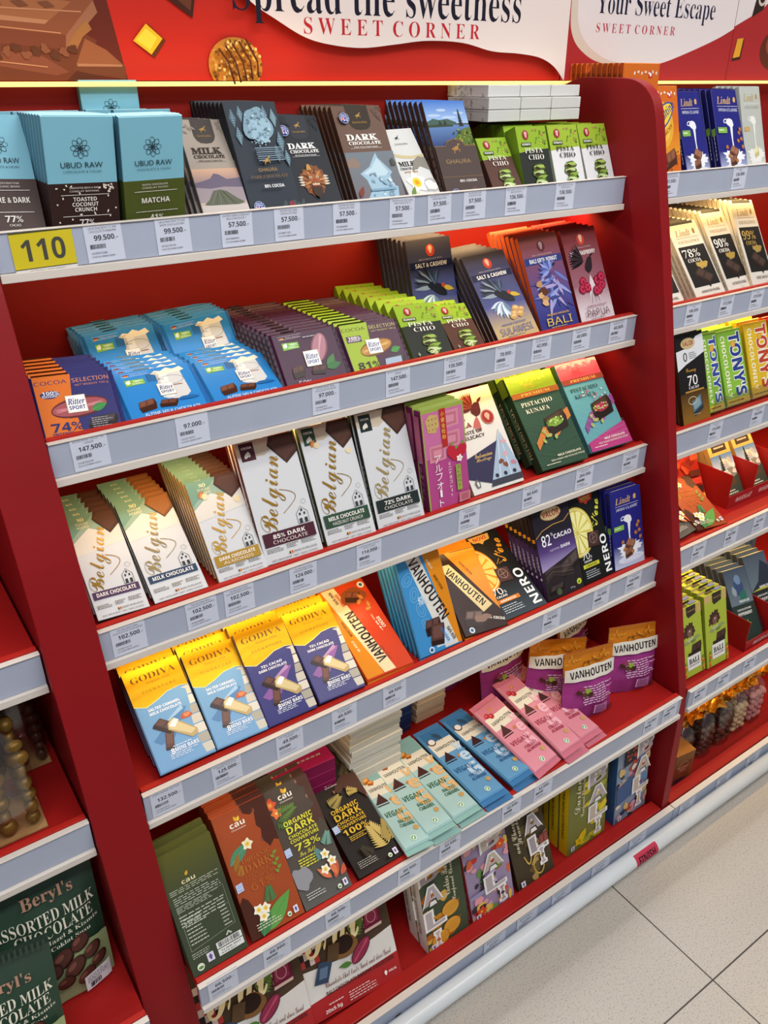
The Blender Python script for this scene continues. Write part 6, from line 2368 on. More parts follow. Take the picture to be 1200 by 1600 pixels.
# ================================================================== PLACES
# x, y, z of the lower front corner, lean, turn, tilt (degrees), width, height, thickness (mm)
Q = {
'ubud_dark': (-0.0217, 0.1471, 1.2607, 32.5, -2.0, 3.7, 78.0, 147.5, 12.0),
'ubud_toast': (0.0625, 0.1471, 1.2517, -9.3, 0.3, 1.3, 76.8, 136.4, 11.0),
'ubud_matcha': (0.1468, 0.1473, 1.25, -11.4, 1.5, -0.4, 74.3, 136.2, 11.0),
'gh_milk': (0.2489, 0.1476, 1.2563, 36.8, -4.2, 1.0, 61.8, 148.5, 9.0),
'gh_trees': (0.3146, 0.1474, 1.254, 26.2, 0.6, -0.0, 75.7, 156.4, 9.0),
'gh_dark80': (0.3892, 0.1474, 1.2549, 33.4, -0.5, -0.0, 66.4, 145.4, 9.0),
'gh_darkbr': (0.4793, 0.1469, 1.2547, 31.6, -2.2, -0.2, 80.4, 155.5, 9.0),
'gh_white': (0.5724, 0.1475, 1.2557, 39.4, 2.2, -1.5, 58.9, 127.9, 9.0),
'gh_lake': (0.6351, 0.1471, 1.2545, 29.2, -1.9, 0.1, 76.6, 156.6, 9.0),
'pi_brown': (0.7265, 0.1467, 1.2619, 36.4, -1.6, -0.0, 60.3, 95.6, 20.0),
'pi_black': (0.7918, 0.1467, 1.2594, 22.2, -1.9, -0.0, 62.4, 102.8, 25.0),
'pi_white1': (0.8615, 0.1465, 1.26, 23.6, -3.0, -0.0, 64.1, 103.1, 25.0),
'pi_white2': (0.9344, 0.1467, 1.2606, 25.0, -1.7, 0.0, 61.6, 104.6, 25.0),
'rit74': (-0.0053, 0.0812, 1.0488, 44.9, -3.0, 3.3, 92.2, 86.9, 11.0),
'alp1': (0.099, 0.0812, 1.047, 61.6, -3.7, -0.0, 101.5, 91.4, 11.0),
'alp2': (0.2093, 0.0811, 1.0477, 65.7, -3.0, 0.6, 98.7, 91.0, 11.0),
'alpback1': (0.1052, 0.2021, 1.0435, 34.4, 3.3, -1.1, 95.0, 95.5, 11.0),
'alpback2': (0.2137, 0.1957, 1.0432, 32.4, 2.6, -2.5, 94.9, 93.4, 11.0),
'ritpur': (0.3142, 0.0808, 1.0439, 36.9, -2.6, -0.1, 97.7, 86.4, 11.0),
'rit81': (0.4212, 0.0802, 1.0449, 41.4, -4.6, 0.3, 95.9, 84.4, 11.0),
'pi2_black': (0.5245, 0.0785, 1.052, 47.6, -5.8, 1.6, 71.1, 96.9, 18.0),
'pi2_brown': (0.6025, 0.0776, 1.0524, 52.9, -5.3, 1.3, 58.3, 90.0, 18.0),
'sulawesi': (0.7003, 0.0823, 1.043, 39.6, -3.9, -4.5, 86.0, 160.0, 9.0),
'bali': (0.7959, 0.0838, 1.0414, 27.2, -3.5, -2.7, 82.8, 167.6, 9.0),
'papua': (0.8906, 0.0843, 1.0412, 25.8, -2.2, -2.3, 80.2, 169.2, 9.0),
'bel_dark': (0.0007, 0.014, 0.8373, 58.6, -1.6, 2.0, 63.8, 154.8, 8.0),
'bel_milk': (0.0716, 0.0119, 0.8359, 56.0, -1.5, -0.0, 71.7, 152.8, 8.0),
'bel_alm': (0.1596, 0.0125, 0.8342, 38.3, -0.6, -0.0, 71.8, 140.0, 8.0),
'bel_85': (0.2305, 0.0141, 0.8341, 29.1, -2.8, -0.0, 87.2, 172.0, 10.0),
'bel_haz': (0.3265, 0.0131, 0.834, 28.6, -3.2, -0.0, 81.1, 172.0, 10.0),
'bel_72': (0.414, 0.0118, 0.8332, 22.9, -2.3, -0.0, 83.0, 172.0, 10.0),
'alfort': (0.511, 0.0128, 0.8319, 8.3, -3.8, -2.9, 76.6, 160.7, 18.0),
'eagle': (0.5985, 0.0118, 0.8355, 38.6, -6.7, -3.0, 99.6, 171.2, 10.0),
'kun_green': (0.7418, 0.0058, 0.8429, 43.0, -7.1, -2.6, 99.8, 172.7, 20.0),
'kun_pink': (0.8645, 0.0116, 0.8425, 41.6, -5.8, -1.9, 95.4, 170.1, 20.0),
'god1': (0.0237, -0.0571, 0.6257, 54.9, -0.5, -0.0, 78.1, 145.8, 16.0),
'god2': (0.1033, -0.057, 0.6254, 52.6, -1.9, -0.0, 75.9, 139.5, 16.0),
'god3': (0.18, -0.058, 0.6242, 46.0, -0.9, -0.0, 78.3, 139.9, 16.0),
'god4': (0.2626, -0.0572, 0.6261, 55.1, -2.5, 0.4, 77.3, 143.5, 16.0),
'vh_alm': (0.3489, -0.0522, 0.6221, 64.9, -1.1, 0.6, 86.5, 171.0, 10.0),
'vh_blue': (0.4491, -0.0518, 0.6176, 28.8, -1.0, 0.5, 84.8, 161.4, 9.0),
'vh_52': (0.5385, -0.0531, 0.622, 53.0, -5.0, 2.4, 86.0, 150.0, 9.0),
'nero_ar': (0.6252, -0.0521, 0.6197, 61.5, -2.0, -0.4, 95.8, 166.9, 8.0),
'valor': (0.73, -0.0496, 0.6163, 23.6, -2.8, -1.0, 85.4, 160.6, 9.0),
'nero_li': (0.8206, -0.0497, 0.6165, 24.5, 0.3, 0.4, 78.3, 160.3, 8.0),
'lindt': (0.9015, -0.0491, 0.6168, 16.1, -1.5, 1.0, 80.7, 147.2, 10.0),
'cau_green': (-0.0026, -0.1614, 0.3605, 29.5, -2.7, -2.7, 79.4, 170.6, 9.0),
'cau_or': (0.0816, -0.1603, 0.3621, 40.5, -0.8, 0.1, 82.8, 175.8, 9.0),
'cau_73': (0.1658, -0.1624, 0.3632, 49.0, -0.5, 0.3, 78.3, 175.6, 9.0),
'cau_100': (0.2574, -0.1623, 0.3646, 70.2, -0.9, -0.0, 79.5, 172.7, 9.0),
'veg_c1': (0.3363, -0.1699, 0.3772, 86.1, -3.3, 1.2, 48.8, 166.2, 9.0),
'veg_c2': (0.3812, -0.1664, 0.3771, 89.0, -1.7, -0.7, 52.9, 176.1, 9.0),
'veg_c3': (0.4366, -0.1642, 0.3771, 89.7, -1.3, -2.4, 53.6, 173.6, 9.0),
'veg_b1': (0.4933, -0.1632, 0.3771, 87.6, -1.2, -1.7, 56.0, 171.8, 9.0),
'veg_b2': (0.5603, -0.1597, 0.3771, 88.0, -0.6, -3.7, 55.0, 168.1, 9.0),
'veg_p1': (0.6116, -0.1702, 0.3767, 73.1, -3.3, -11.1, 62.1, 149.0, 9.0),
'veg_p2': (0.6794, -0.1641, 0.3768, 76.0, -1.2, -4.8, 54.5, 166.7, 9.0),
'veg_p3': (0.7366, -0.1562, 0.3771, 83.1, 0.7, -2.2, 52.1, 183.7, 9.0),
'pouch_front': (0.7217, -0.1175, 0.4026, 37.9, -16.5, 17.8, 116.2, 121.4, 30.0),
'pouch_right': (0.8387, -0.1285, 0.3881, 28.6, -15.7, 10.5, 110.5, 137.5, 30.0),
'pouch_left': (0.6757, -0.0489, 0.3847, 34.8, -5.4, 7.3, 109.6, 136.2, 30.0),
'balibox2': (0.1711, -0.1532, 0.0640, 26.0, -3.0, 0.9, 169.2, 200.0, 36.0),
'unused': (0.1711, -0.1532, 0.0746, 44.2, -3.1, 0.8, 169.1, 200.0, 40.0),
'cookies': (0.4002, -0.1582, 0.0472, 10.7, -1.5, -2.6, 90.4, 170.0, 12.0),
'balicard': (0.5077, -0.1561, 0.0466, 7.7, -3.2, -6.7, 97.3, 170.0, 12.0),
'strawb': (0.6217, -0.1555, 0.0487, 17.9, -2.1, -5.0, 92.4, 170.0, 12.0),
'durian': (0.7726, -0.1529, 0.045, -3.1, -3.0, -8.7, 109.6, 170.0, 20.0),
'rightbali': (0.9157, -0.1485, 0.0465, 3.7, -4.2, 0.1, 97.6, 170.0, 20.0),
'r_ovo': (1.0914, 0.1472, 1.2539, 16.2, -0.2, 0.7, 90.0, 163.5, 10.0),
'r_lindt1': (1.2012, 0.1474, 1.2537, 21.8, 3.6, -0.0, 76.4, 158.4, 10.0),
'r_lindt2': (1.3023, 0.1471, 1.2553, 22.9, -1.8, 1.1, 81.4, 161.2, 10.0),
'r_lindtw': (1.3835, 0.1475, 1.2534, 18.6, 5.4, 0.2, 76.3, 163.3, 10.0),
'r_ex78': (1.2075, 0.0846, 1.0423, 38.6, -3.3, -2.4, 84.9, 167.0, 8.0),
'r_ex90': (1.3147, 0.0902, 1.0428, 35.7, 3.3, 0.7, 81.9, 179.0, 8.0),
'r_ex99': (1.39, 0.0884, 1.0456, 31.9, 2.8, 3.4, 80.7, 185.6, 8.0),
'r_valor': (1.1275, 0.0149, 0.8322, 19.1, -0.5, -0.0, 81.8, 170.7, 9.0),
'r_tony1': (1.2141, 0.0182, 0.8365, 21.7, 4.1, 2.5, 52.9, 156.2, 14.0),
'r_tony2': (1.2736, 0.0205, 0.836, 23.4, 0.3, 0.9, 78.2, 152.2, 14.0),
'r_tony3': (1.3609, 0.0205, 0.8358, 22.7, -0.5, 0.9, 79.2, 154.7, 14.0),
'r_bali1': (1.2979, -0.0217, 0.6258, 33.8, 6.7, 5.7, 78.7, 165.0, 12.0),
'r_bali2': (1.3752, -0.035, 0.6269, 44.2, 2.1, 6.4, 74.1, 165.0, 12.0),
'r_61': (1.1942, -0.0522, 0.623, 66.3, -3.4, 4.3, 70.3, 123.2, 9.0),
'r_green': (1.1114, -0.1527, 0.3598, 15.1, -2.4, -1.0, 66.9, 158.4, 14.0),
'r_pep': (1.2327, -0.1466, 0.3685, 34.7, -1.6, 5.4, 71.6, 154.6, 12.0),
}
Q['ubud_dark'] = (-.0065, .147, 1.2607, 30, -2, 3.7, 63, 147.5, 12)
Q['cau_green'] = (-.0055,) + Q['cau_green'][1:]
Q['rit74'] = (-.0045,) + Q['rit74'][1:]
Q['balibox1'] = (.001, -.1532, .0640, 26, -3, .9, 169, 200, 36)
Q['durian'] = (.757, -.150, .046, 3, 0, -3.5, 108, 214, 24)
Q['rightbali'] = (.893, -.150, .046, 3, 0, -3, 98, 214, 22)
Q['cookies'] = (Q['cookies'][0] + .004,) + Q['cookies'][1:7] + (212, 30)
Q['balicard'] = Q['balicard'][:7] + (205, 12)
Q['strawb'] = Q['strawb'][:7] + (190, 12)


def ps(k):
    return Q[k][:6]


def wh(k):
    return Q[k][6], Q[k][7]


# ---- top shelf
UB = 'raw chocolate boxes on the top shelf'
put('chocolate_box', d_ubud(*wh('ubud_dark'), '4a3a36', ['PURE & DARK'], '77%', ['UNROASTED BEAN TO BAR', 'VOLCANIC BEANS']), ps('ubud_dark'),
    'pale blue chocolate box with grey brown lower half, leaning against the thick red panel', 'chocolate box', group=UB)
me = d_ubud(*wh('ubud_toast'), '35221f', ['TOASTED', 'COCONUT', 'CRUNCH'], '77%', ['UNROASTED BEAN to BAR', 'COKELAT BATANG'], 34)
put('chocolate_box', me, ps('ubud_toast'), 'pale blue and dark brown chocolate box reading toasted coconut crunch, front of its stack', 'chocolate box', 7, .0122, UB, 'toasted coconut chocolate box', flap(wh('ubud_toast')[0], 11, wh('ubud_toast')[1], 'a4d4e2'))
mm = d_ubud(*wh('ubud_matcha'), '4d5522', ['MATCHA'], '41%', ['WHITE CHOCOLATE', 'COKELAT PUTIH'])
put('chocolate_box', mm, ps('ubud_matcha'), 'pale blue and olive green chocolate box reading matcha, front of its stack', 'chocolate box', 3, .0122, UB, 'olive green matcha chocolate box', flap(wh('ubud_matcha')[0], 11, wh('ubud_matcha')[1], 'a4d4e2'))
for i, (x, y, th) in enumerate(((.072, .262, 4), (.060, .276, 5), (.163, .285, 4), (.190, .258, 3))):
    put('chocolate_box', me if i < 3 else mm, (x, y, 1.2505, th, (0, 2, -6, 1)[i], 0),
        ('pale blue box standing upright behind the toasted coconut stack', 'pale blue box standing last behind the toasted coconut stack', 'pale blue box turned slightly, standing between the coconut and matcha stacks',
         'pale blue box standing upright behind the matcha stack')[i], 'chocolate box', group=UB)
put('chocolate_box', mm, (.163, .3005, 1.283, 1, 0, 0), 'pale blue box standing highest of all against the back panel', 'chocolate box', group=UB)
GH = 'slim chocolate bars with a leaping horse emblem'
stk = aus_sticker()


def with_sticker(root, u, v, w, h, n=None):
    c = link('round_sticker', stk, root)
    c.location = (u * w / 1000 - .008, -.0042, v * h / 1000 - .008)
    c['label'] = 'round blue sticker with a flag'
    return c


put('chocolate_bar', d_gh_milk(*wh('gh_milk')), ps('gh_milk'), 'beige milk chocolate bar with a misty volcano picture, front of its stack', 'chocolate bar', 3, .02, GH, 'beige volcano chocolate bar')
r = put('chocolate_bar', d_gh_trees(*wh('gh_trees')), ps('gh_trees'), 'dark slate bar with silvery blue foil trees, front of its stack', 'chocolate bar', 8, .0125, GH, 'dark slate bar with foil trees')
with_sticker(r, .15, .13, *wh('gh_trees'))
r = put('chocolate_bar', d_gh_dark80(*wh('gh_dark80')), ps('gh_dark80'), 'black dark chocolate bar with an orange brown mask face, front of its stack', 'chocolate bar', 4, .0165, GH, 'black bar with the mask face')
with_sticker(r, .12, .84, *wh('gh_dark80'))
r = put('chocolate_bar', d_gh_darkbr(*wh('gh_darkbr')), ps('gh_darkbr'), 'brown dark chocolate bar with a pale blue foil temple, front of its stack', 'chocolate bar', 8, .0135, GH, 'brown bar with the foil temple')
with_sticker(r, .18, .87, *wh('gh_darkbr'))
put('chocolate_bar', d_gh_white(*wh('gh_white')), ps('gh_white'), 'white bar with a large white and yellow flower', 'chocolate bar', group=GH)
r = put('chocolate_bar', d_gh_lake(*wh('gh_lake')), ps('gh_lake'), 'brown bar with a photo of a blue lake temple, front of its stack', 'chocolate bar', 8, .0133, GH, 'brown bar with the lake photo')
with_sticker(r, .22, .09, *wh('gh_lake'))
PI = 'green topped pistachio boxes'
put('pistachio_box', d_pista(*wh('pi_brown'), 20, '56382f', 'ece4da'), ps('pi_brown'), 'small brown pistachio box with a green top, between the lake bar and the black box', 'chocolate box', group=PI)
put('pistachio_box', d_pista(*wh('pi_black'), 25, '2b302b', 'ece8e0'), ps('pi_black'), 'black pistachio box with green top on the top shelf, front of its stack', 'chocolate box', 3, .028, PI, 'black pistachio box on the top shelf', flap(wh('pi_black')[0], 25, wh('pi_black')[1], 'b4d244'))
wm = d_pista(*wh('pi_white1'), 25, 'dcdcdc', '33352f', '9ab436')
put('pistachio_box', wm, ps('pi_white1'), 'white pistachio box with green top beside the black pistachio box', 'chocolate box', 3, .0285, PI, 'white pistachio box of the middle stack', flap(wh('pi_white1')[0], 25, wh('pi_white1')[1], 'b4d244'))
put('pistachio_box', wm, ps('pi_white2'), 'white pistachio box with green top nearest the curved red side panel', 'chocolate box', 3, .0285, PI, 'white pistachio box beside the curved panel')
wb_ = d_whitebox(66, 100, 16.5)
for k, row in enumerate(((0, 1, 2), (0, 1, 2), (0, 1, 2))):
    for i in row:
        x = .7535 + .0675 * i - (.0 if k < 2 else -.008)
        put('gift_box', wb_, (x, .2045 + (.012 if k == 2 else 0), 1.3775 + .0172 * k, 90, 0, 0), f'plain white flat box, {ORD[k]} layer up and {ORD[i]} column from the lake bars', 'gift box', group='flat white boxes stacked behind the pistachio boxes')

# ---- second shelf
SQ = 'square chocolate bars on the second shelf'


def seals(k, col):
    w, h = wh(k)
    return [('end_seal', ritter_seals(w, h, 9, col, i), None) for i in (0, 1)]


put('square_chocolate_bar', ritter(*wh('rit74'), 'c74'), ps('rit74'), 'orange and navy square bar with a red cocoa pod, 74 percent, front of its stack', 'chocolate bar', 5, .0155, SQ, 'orange and navy square bar', seals('rit74', '33336c'))
am = ritter(*wh('alp1'), 'alpine')
sa = seals('alp1', '2a70b4')
put('square_chocolate_bar', am, ps('alp1'), 'bright blue alpine milk square bar beside the orange and navy bar, front of its stack', 'chocolate bar', 4, .0165, SQ, 'bright blue bar beside the orange stack', sa)
put('square_chocolate_bar', am, ps('alp2'), 'bright blue alpine milk square bar beside the purple cocoa bar, front of its stack', 'chocolate bar', 4, .0175, SQ, 'bright blue bar beside the purple stack', sa)
put('square_chocolate_bar', am, ps('alpback1'), 'blue milk square bar standing in the back row behind the orange stack', 'chocolate bar', 5, .0138, SQ, 'back row blue bar by the orange stack', sa)
put('square_chocolate_bar', am, ps('alpback2'), 'blue milk square bar standing in the back row behind the purple stack', 'chocolate bar', 5, .0138, SQ, 'back row blue bar by the purple stack', sa)
put('square_chocolate_bar', ritter(*wh('ritpur'), 'purple'), ps('ritpur'), 'dark purple square bar with pink cocoa pod and green leaves, front of its stack', 'chocolate bar', 12, .0142, SQ, 'dark purple square bar', seals('ritpur', '331b2e'))
put('square_chocolate_bar', ritter(*wh('rit81'), 'c81'), ps('rit81'), 'lime green and purple square bar, 81 percent, front of its stack', 'chocolate bar', 11, .0150, SQ, 'lime green and purple square bar', seals('rit81', '4a2640'))
put('pistachio_box', d_pista(*wh('pi2_black'), 16, '2b302b', 'ece8e0'), ps('pi2_black'), 'black pistachio box with green top on the second shelf, front of its stack', 'chocolate box', 7, .0235, PI, 'black pistachio box on the second shelf', flap(wh('pi2_black')[0], 16, wh('pi2_black')[1], 'b4d244'))
put('pistachio_box', d_pista(*wh('pi2_brown'), 14, '56382f', 'ece4da'), ps('pi2_brown'), 'brown pistachio box with green top on the second shelf, front of its stack', 'chocolate box', 6, .0255, PI, 'brown pistachio box on the second shelf', flap(wh('pi2_brown')[0], 14, wh('pi2_brown')[1], 'b4d244'))
SE = 'slim island chocolate bars with round face seals'
sm = d_face_bar(*wh('sulawesi'), '3c3a44', '4f568e', '1c2240', 'f0ece6', 'MILK CHOCOLATE WITH', ('SALT & CASHEW', 'SULAWESI'), 'c0a878', art_hornbill, '2e2b34', ('4a5aa0', '6a6ea0'))
put('chocolate_bar', sm, ps('sulawesi'), 'grey blue salt and cashew bar with a hornbill, front of its stack', 'chocolate bar', 5, .0135, SE, 'salt and cashew bar')
put('chocolate_bar', sm, (.605, .170, 1.0425, 16, -2, -1), 'dark salt and cashew bar standing upright behind the leaning ones', 'chocolate bar', 6, .0125, SE, 'upright dark salt and cashew bar')
put('chocolate_bar', d_face_bar(*wh('bali'), '8a4630', '4c4c90', '2a3a78', 'f0ece6', 'MILK CHOCOLATE WITH', ('BALI GROUNDNUT', 'BALI'), '34387e', art_rooster, 'a8481c', ('d8a83a', 'd8b85a')), ps('bali'),
    'orange and blue groundnut bar with a blue feathered rooster, front of its stack', 'chocolate bar', 6, .0115, SE, 'orange groundnut bar')
put('chocolate_bar', d_face_bar(*wh('papua'), '742420', '9a6a78', None, 'f0ece6', 'DARK CHOCOLATE WITH', ('DRIED RASPBERRY', 'PAPUA'), 'd8ccd0', art_papua, '7a2420', ('7a3a44', '6a4a54')), ps('papua'),
    'dark red and pale raspberry bar with a black bird, front of its stack', 'chocolate bar', 5, .0135, SE, 'dark red raspberry bar')

# ---- third shelf
BE = 'white bars with looping gold script'
put('chocolate_bar', d_belg(*wh('bel_dark'), 8, 'dark', 'DARK CHOCOLATE', None, '9a7a34', '3a3a36'), ps('bel_dark'), 'white bar with purple band reading dark chocolate, against the thick red panel', 'chocolate bar', 4, .0165, BE, 'white bar with the purple band')
put('chocolate_bar', d_belg(*wh('bel_milk'), 8, 'milk', 'MILK CHOCOLATE', None, '96845c', '2c302a'), ps('bel_milk'), 'white bar with blue band reading milk chocolate, front of its stack', 'chocolate bar', 5, .0148, BE, 'white bar with the blue band')
put('chocolate_bar', d_belg(*wh('bel_alm'), 8, 'almonds', 'DARK CHOCOLATE', 'ALMONDS', '9a7428', 'b98a3c'), ps('bel_alm'), 'white bar with mustard band and almonds, front of its stack', 'chocolate bar', 8, .0125, BE, 'white bar with the mustard band')
put('chocolate_bar', d_belg(*wh('bel_85'), 10, 'd85', '85% DARK', 'CHOCOLATE', '9a7428', '5a2a2c'), ps('bel_85'), 'white bar with maroon band reading 85% dark', 'chocolate bar', 2, .0135, BE, 'white bar with the maroon band')
put('chocolate_bar', d_belg(*wh('bel_haz'), 10, 'haz', 'MILK CHOCOLATE', 'HAZELNUT CRUNCH', '9a7428', '46562c'), ps('bel_haz'), 'white bar with green band reading hazelnut crunch', 'chocolate bar', 2, .0135, BE, 'white bar with the green band')
put('chocolate_bar', d_belg(*wh('bel_72'), 10, 'd72', '72% DARK', 'CHOCOLATE', 'b8a06a', '2c3028'), ps('bel_72'), 'white bar with black band reading 72% dark', 'chocolate bar', 2, .0135, BE, 'white bar with the black band')
put('biscuit_box', d_alfort(*wh('alfort'), 18), ps('alfort'), 'pink strawberry biscuit box with large white foreign lettering, front of its stack', 'biscuit box', 2, .0195, 'pink strawberry biscuit boxes', 'pink strawberry biscuit box', flap(wh('alfort')[0], 18, wh('alfort')[1], '9fb05a'))
put('chocolate_bar', d_eagle(*wh('eagle')), ps('eagle'), 'cream bar with a dark red eagle and navy triangle', 'chocolate bar')
put('kunafa_box', d_kunafa(*wh('kun_green'), 20, False), ps('kun_green'), 'dark green pistachio kunafa box, front of its stack', 'chocolate box', 2, .0285, 'pistachio kunafa boxes', 'dark green pistachio kunafa box', flap(wh('kun_green')[0], 20, wh('kun_green')[1], '96b838'))
put('kunafa_box', d_kunafa(*wh('kun_pink'), 20, True), ps('kun_pink'), 'teal pistachio kunafa box with a hot pink top', 'chocolate box', 1, .0285, 'pistachio kunafa boxes', 'teal pistachio kunafa box', flap(wh('kun_pink')[0], 20, wh('kun_pink')[1], 'e2607a'))

# ---- fourth shelf
GO = 'gold topped mini bar packs'
for k, dark, lab, sh in (('god1', 0, 'light blue gold topped mini bar pack nearest the thick red panel', 'light blue mini bar pack by the panel'),
                         ('god2', 0, 'light blue gold topped mini bar pack beside the dark purple packs', 'light blue mini bar pack by the purple ones'),
                         ('god3', 1, 'purple blue gold topped mini bar pack beside the light blue packs', 'purple mini bar pack by the blue ones'),
                         ('god4', 1, 'purple blue gold topped mini bar pack beside the orange almond bar', 'purple mini bar pack by the orange bar')):
    put('mini_bar_pack', d_godiva(*wh(k), 13, dark), ps(k), lab, 'chocolate pack', 2, .0215, GO, sh)
VH = 'orange edged chocolate bars'


def ends(k, col, t=9, w=None, h=None):
    w, h = w or wh(k)[0], h or wh(k)[1]
    return [('end_seal', crimp(w, t, col), None)], h


def put_wrap(k, me, label, cat, col, n=0, dy=0, group=None, short=None, q=None, t=9, dz=0, dx=0):
    w, h = wh(k)
    cm = crimp(w, t, col)
    root = put('wrapped_chocolate_bar', me, q or ps(k), label, cat, 0, 0, group)
    kids = []
    for z in (h / 1000 - .0004, -.0096):
        c = link('end_seal', cm, root)
        c.location = (0, 0, z)
        kids.append(c)
    for i in range(1, n + 1):
        r = root.copy()
        COL.objects.link(r)
        a = list(q or ps(k))
        a[0] += dx * i
        a[1] += dy * i
        a[2] += dz * i
        r.matrix_world = pose(*a)
        r['label'] = f'{ORD[i]} {short} from the front of its stack'
        for c in kids:
            d = c.copy()
            COL.objects.link(d)
            d.parent = r
    return root


put_wrap('vh_alm', d_vh(*wh('vh_alm'), 'alm'), 'red and orange dark milk almond bar lying back beside the purple packs', 'chocolate bar', 'c8781c', 1, .023, VH, 'red and orange almond bar')
put_wrap('vh_blue', d_vh(*wh('vh_blue'), 'blue'), 'blue and orange dark milk chocolate bar, front of its stack', 'chocolate bar', '3f86b0', 5, .0125, VH, 'blue and orange dark milk bar')
put_wrap('vh_52', d_vh(*wh('vh_52'), 'd52'), 'orange and brown 52% cocoa bar between the blue bar and the orange slice bar', 'chocolate bar', 'c8781c', 1, .013, VH, 'orange and brown cocoa bar')
NE = 'black fruit chocolate bars'
put('chocolate_bar', d_nero(*wh('nero_ar'), 'ARANCIA'), ps('nero_ar'), 'black bar with a large orange slice, front of its stack', 'chocolate bar', 4, .0172, NE, 'black bar with the orange slice')
put('chocolate_bar', d_valor(*wh('valor')), ps('valor'), 'black and violet 82% cacao bar, front of its stack', 'chocolate bar', 6, .0115, 'violet dark bars', 'black and violet bar')
put('chocolate_bar', d_nero(*wh('nero_li'), 'LIMONE'), ps('nero_li'), 'black bar with a large lemon slice, front of its stack', 'chocolate bar', 2, .0125, NE, 'black bar with the lemon slice')
put('chocolate_bar', d_lindt(*wh('lindt')), ps('lindt'), 'royal blue hazelnut milk bar beside the curved side panel, front of its stack', 'chocolate bar', 3, .0115, 'royal blue milk bars', 'royal blue hazelnut bar')

# ---- fifth shelf
CA = 'organic chocolate bars on the fifth shelf'
hs = holo()


def with_holo(r, u, v, w, h):
    c = link('security_sticker', hs, r)
    c.location = (u * w / 1000 - .005, -.0042, v * h / 1000 - .006)
    c['label'] = 'pale blue security sticker'


r = put('organic_bar', d_cau_back(*wh('cau_green')), ps('cau_green'), 'olive green bar showing its printed back with a date label', 'chocolate bar', 2, .014, CA, 'olive green bar turned back to front')
r = put('organic_bar', d_cau_orange(*wh('cau_or')), ps('cau_or'), 'rust orange organic bar with white flowers, front of its stack', 'chocolate bar', 5, .0125, CA, 'rust orange organic bar')
with_holo(r, .08, .42, *wh('cau_or'))
r = put('organic_bar', d_cau_73(*wh('cau_73')), ps('cau_73'), 'grey brown organic 73% bar with yellow lettering', 'chocolate bar', 2, .0145, CA, 'grey brown organic bar')
with_holo(r, .08, .47, *wh('cau_73'))
r = put('organic_bar', d_cau_100(*wh('cau_100')), ps('cau_100'), 'black organic bar with gold palm leaves lying back beside the vegan bars', 'chocolate bar', 1, .028, CA, 'black organic bar with gold leaves')
with_holo(r, .06, .46, *wh('cau_100'))
VG = 'flat lying vegan bars'
VC = {'c': 'caramel', 'b': 'blue', 'p': 'pink'}
SEAL = {'c': '8cb2aa', 'b': '3f78a8', 'p': 'c97484'}
WORD = {'veg_c1': 'pale green salted caramel vegan bar touching the black organic bar', 'veg_c2': 'middle pale green vegan bar of the three salted caramel ones', 'veg_c3': 'pale green salted caramel vegan bar beside the blue vegan bars',
        'veg_b1': 'blue coconut vegan bar beside the pale green ones', 'veg_b2': 'blue coconut vegan bar beside the pink ones', 'veg_p1': 'pink cherry vegan bar beside the blue vegan bars',
        'veg_p2': 'middle pink cherry vegan bar of the three', 'veg_p3': 'pink cherry vegan bar nearest the purple pouches'}
for k, lab in WORD.items():
    c = k[4]
    x, y, z, th, yw, ro = ps(k)
    me = d_vegan(*wh(k), VC[c])
    th = min(th, 87)
    put_wrap(k, me, lab, 'chocolate bar', SEAL[c], 0, 0, VG, None, (x, y + .002, z + .0005 + (.003 if k in ('veg_c2', 'veg_b2', 'veg_p2') else 0), th, yw, ro))
    if k in ('veg_c2', 'veg_c3', 'veg_b1', 'veg_b2', 'veg_p2', 'veg_p3', 'veg_p1'):
        put_wrap(k, me, 'vegan bar lying underneath the ' + lab.replace(' vegan bar', ' one', 1), 'chocolate bar', SEAL[c], 0, 0, VG, None,
                 (x + .008, y + .002 + (-.004 if k != 'veg_p1' else .02), .3662, 89.5, yw - 3, ro - 2))
vm, vb = pouch(112, 138, 34, draw_vhp, 'pouch_front', 'a8641c')
PO = 'orange and purple coated nut pouches'
for q, lab in (((.757, -.088, .358, 10, -10, 3), 'orange and purple pouch standing in front of the others'), ((.884, -.078, .358, 10, -15, 4), 'orange and purple pouch leaning against the curved side panel'),
               ((.655, .018, .358, 11, 4, 2), 'orange and purple pouch behind the pink vegan bars'), ((.735, -.010, .358, 5, -24, 3), 'orange and purple pouch standing behind the front pouch'),
               ((.842, .010, .358, 5, 14, 2), 'orange and purple pouch standing at the very back by the side panel'), ((.600, .10, .358, 6, 12, 0), 'orange and purple pouch at the back beside the cream boxes')):
    o = link('nut_pouch', vm)
    o.matrix_world = pose(*q)
    tag(o, lab, 'pouch', PO)
    link('back_sheet', vb, o)
# flat boxes stacked at the back of the fifth shelf


def d_flat(w, h, t, col, side, lab=None):
    p = P(w, h, t)
    p.body(col, side, side, c=.7)
    p.greek(.1, .1, .9, .9, 6, 'a8a49c', 3, .2)
    if lab:
        p.face = 'L'
        p.text(lab, .5, .5, fw=.5, fh=.4, col='e0c8d4', rot=90)
    return p.mesh('flat_chocolate_box')


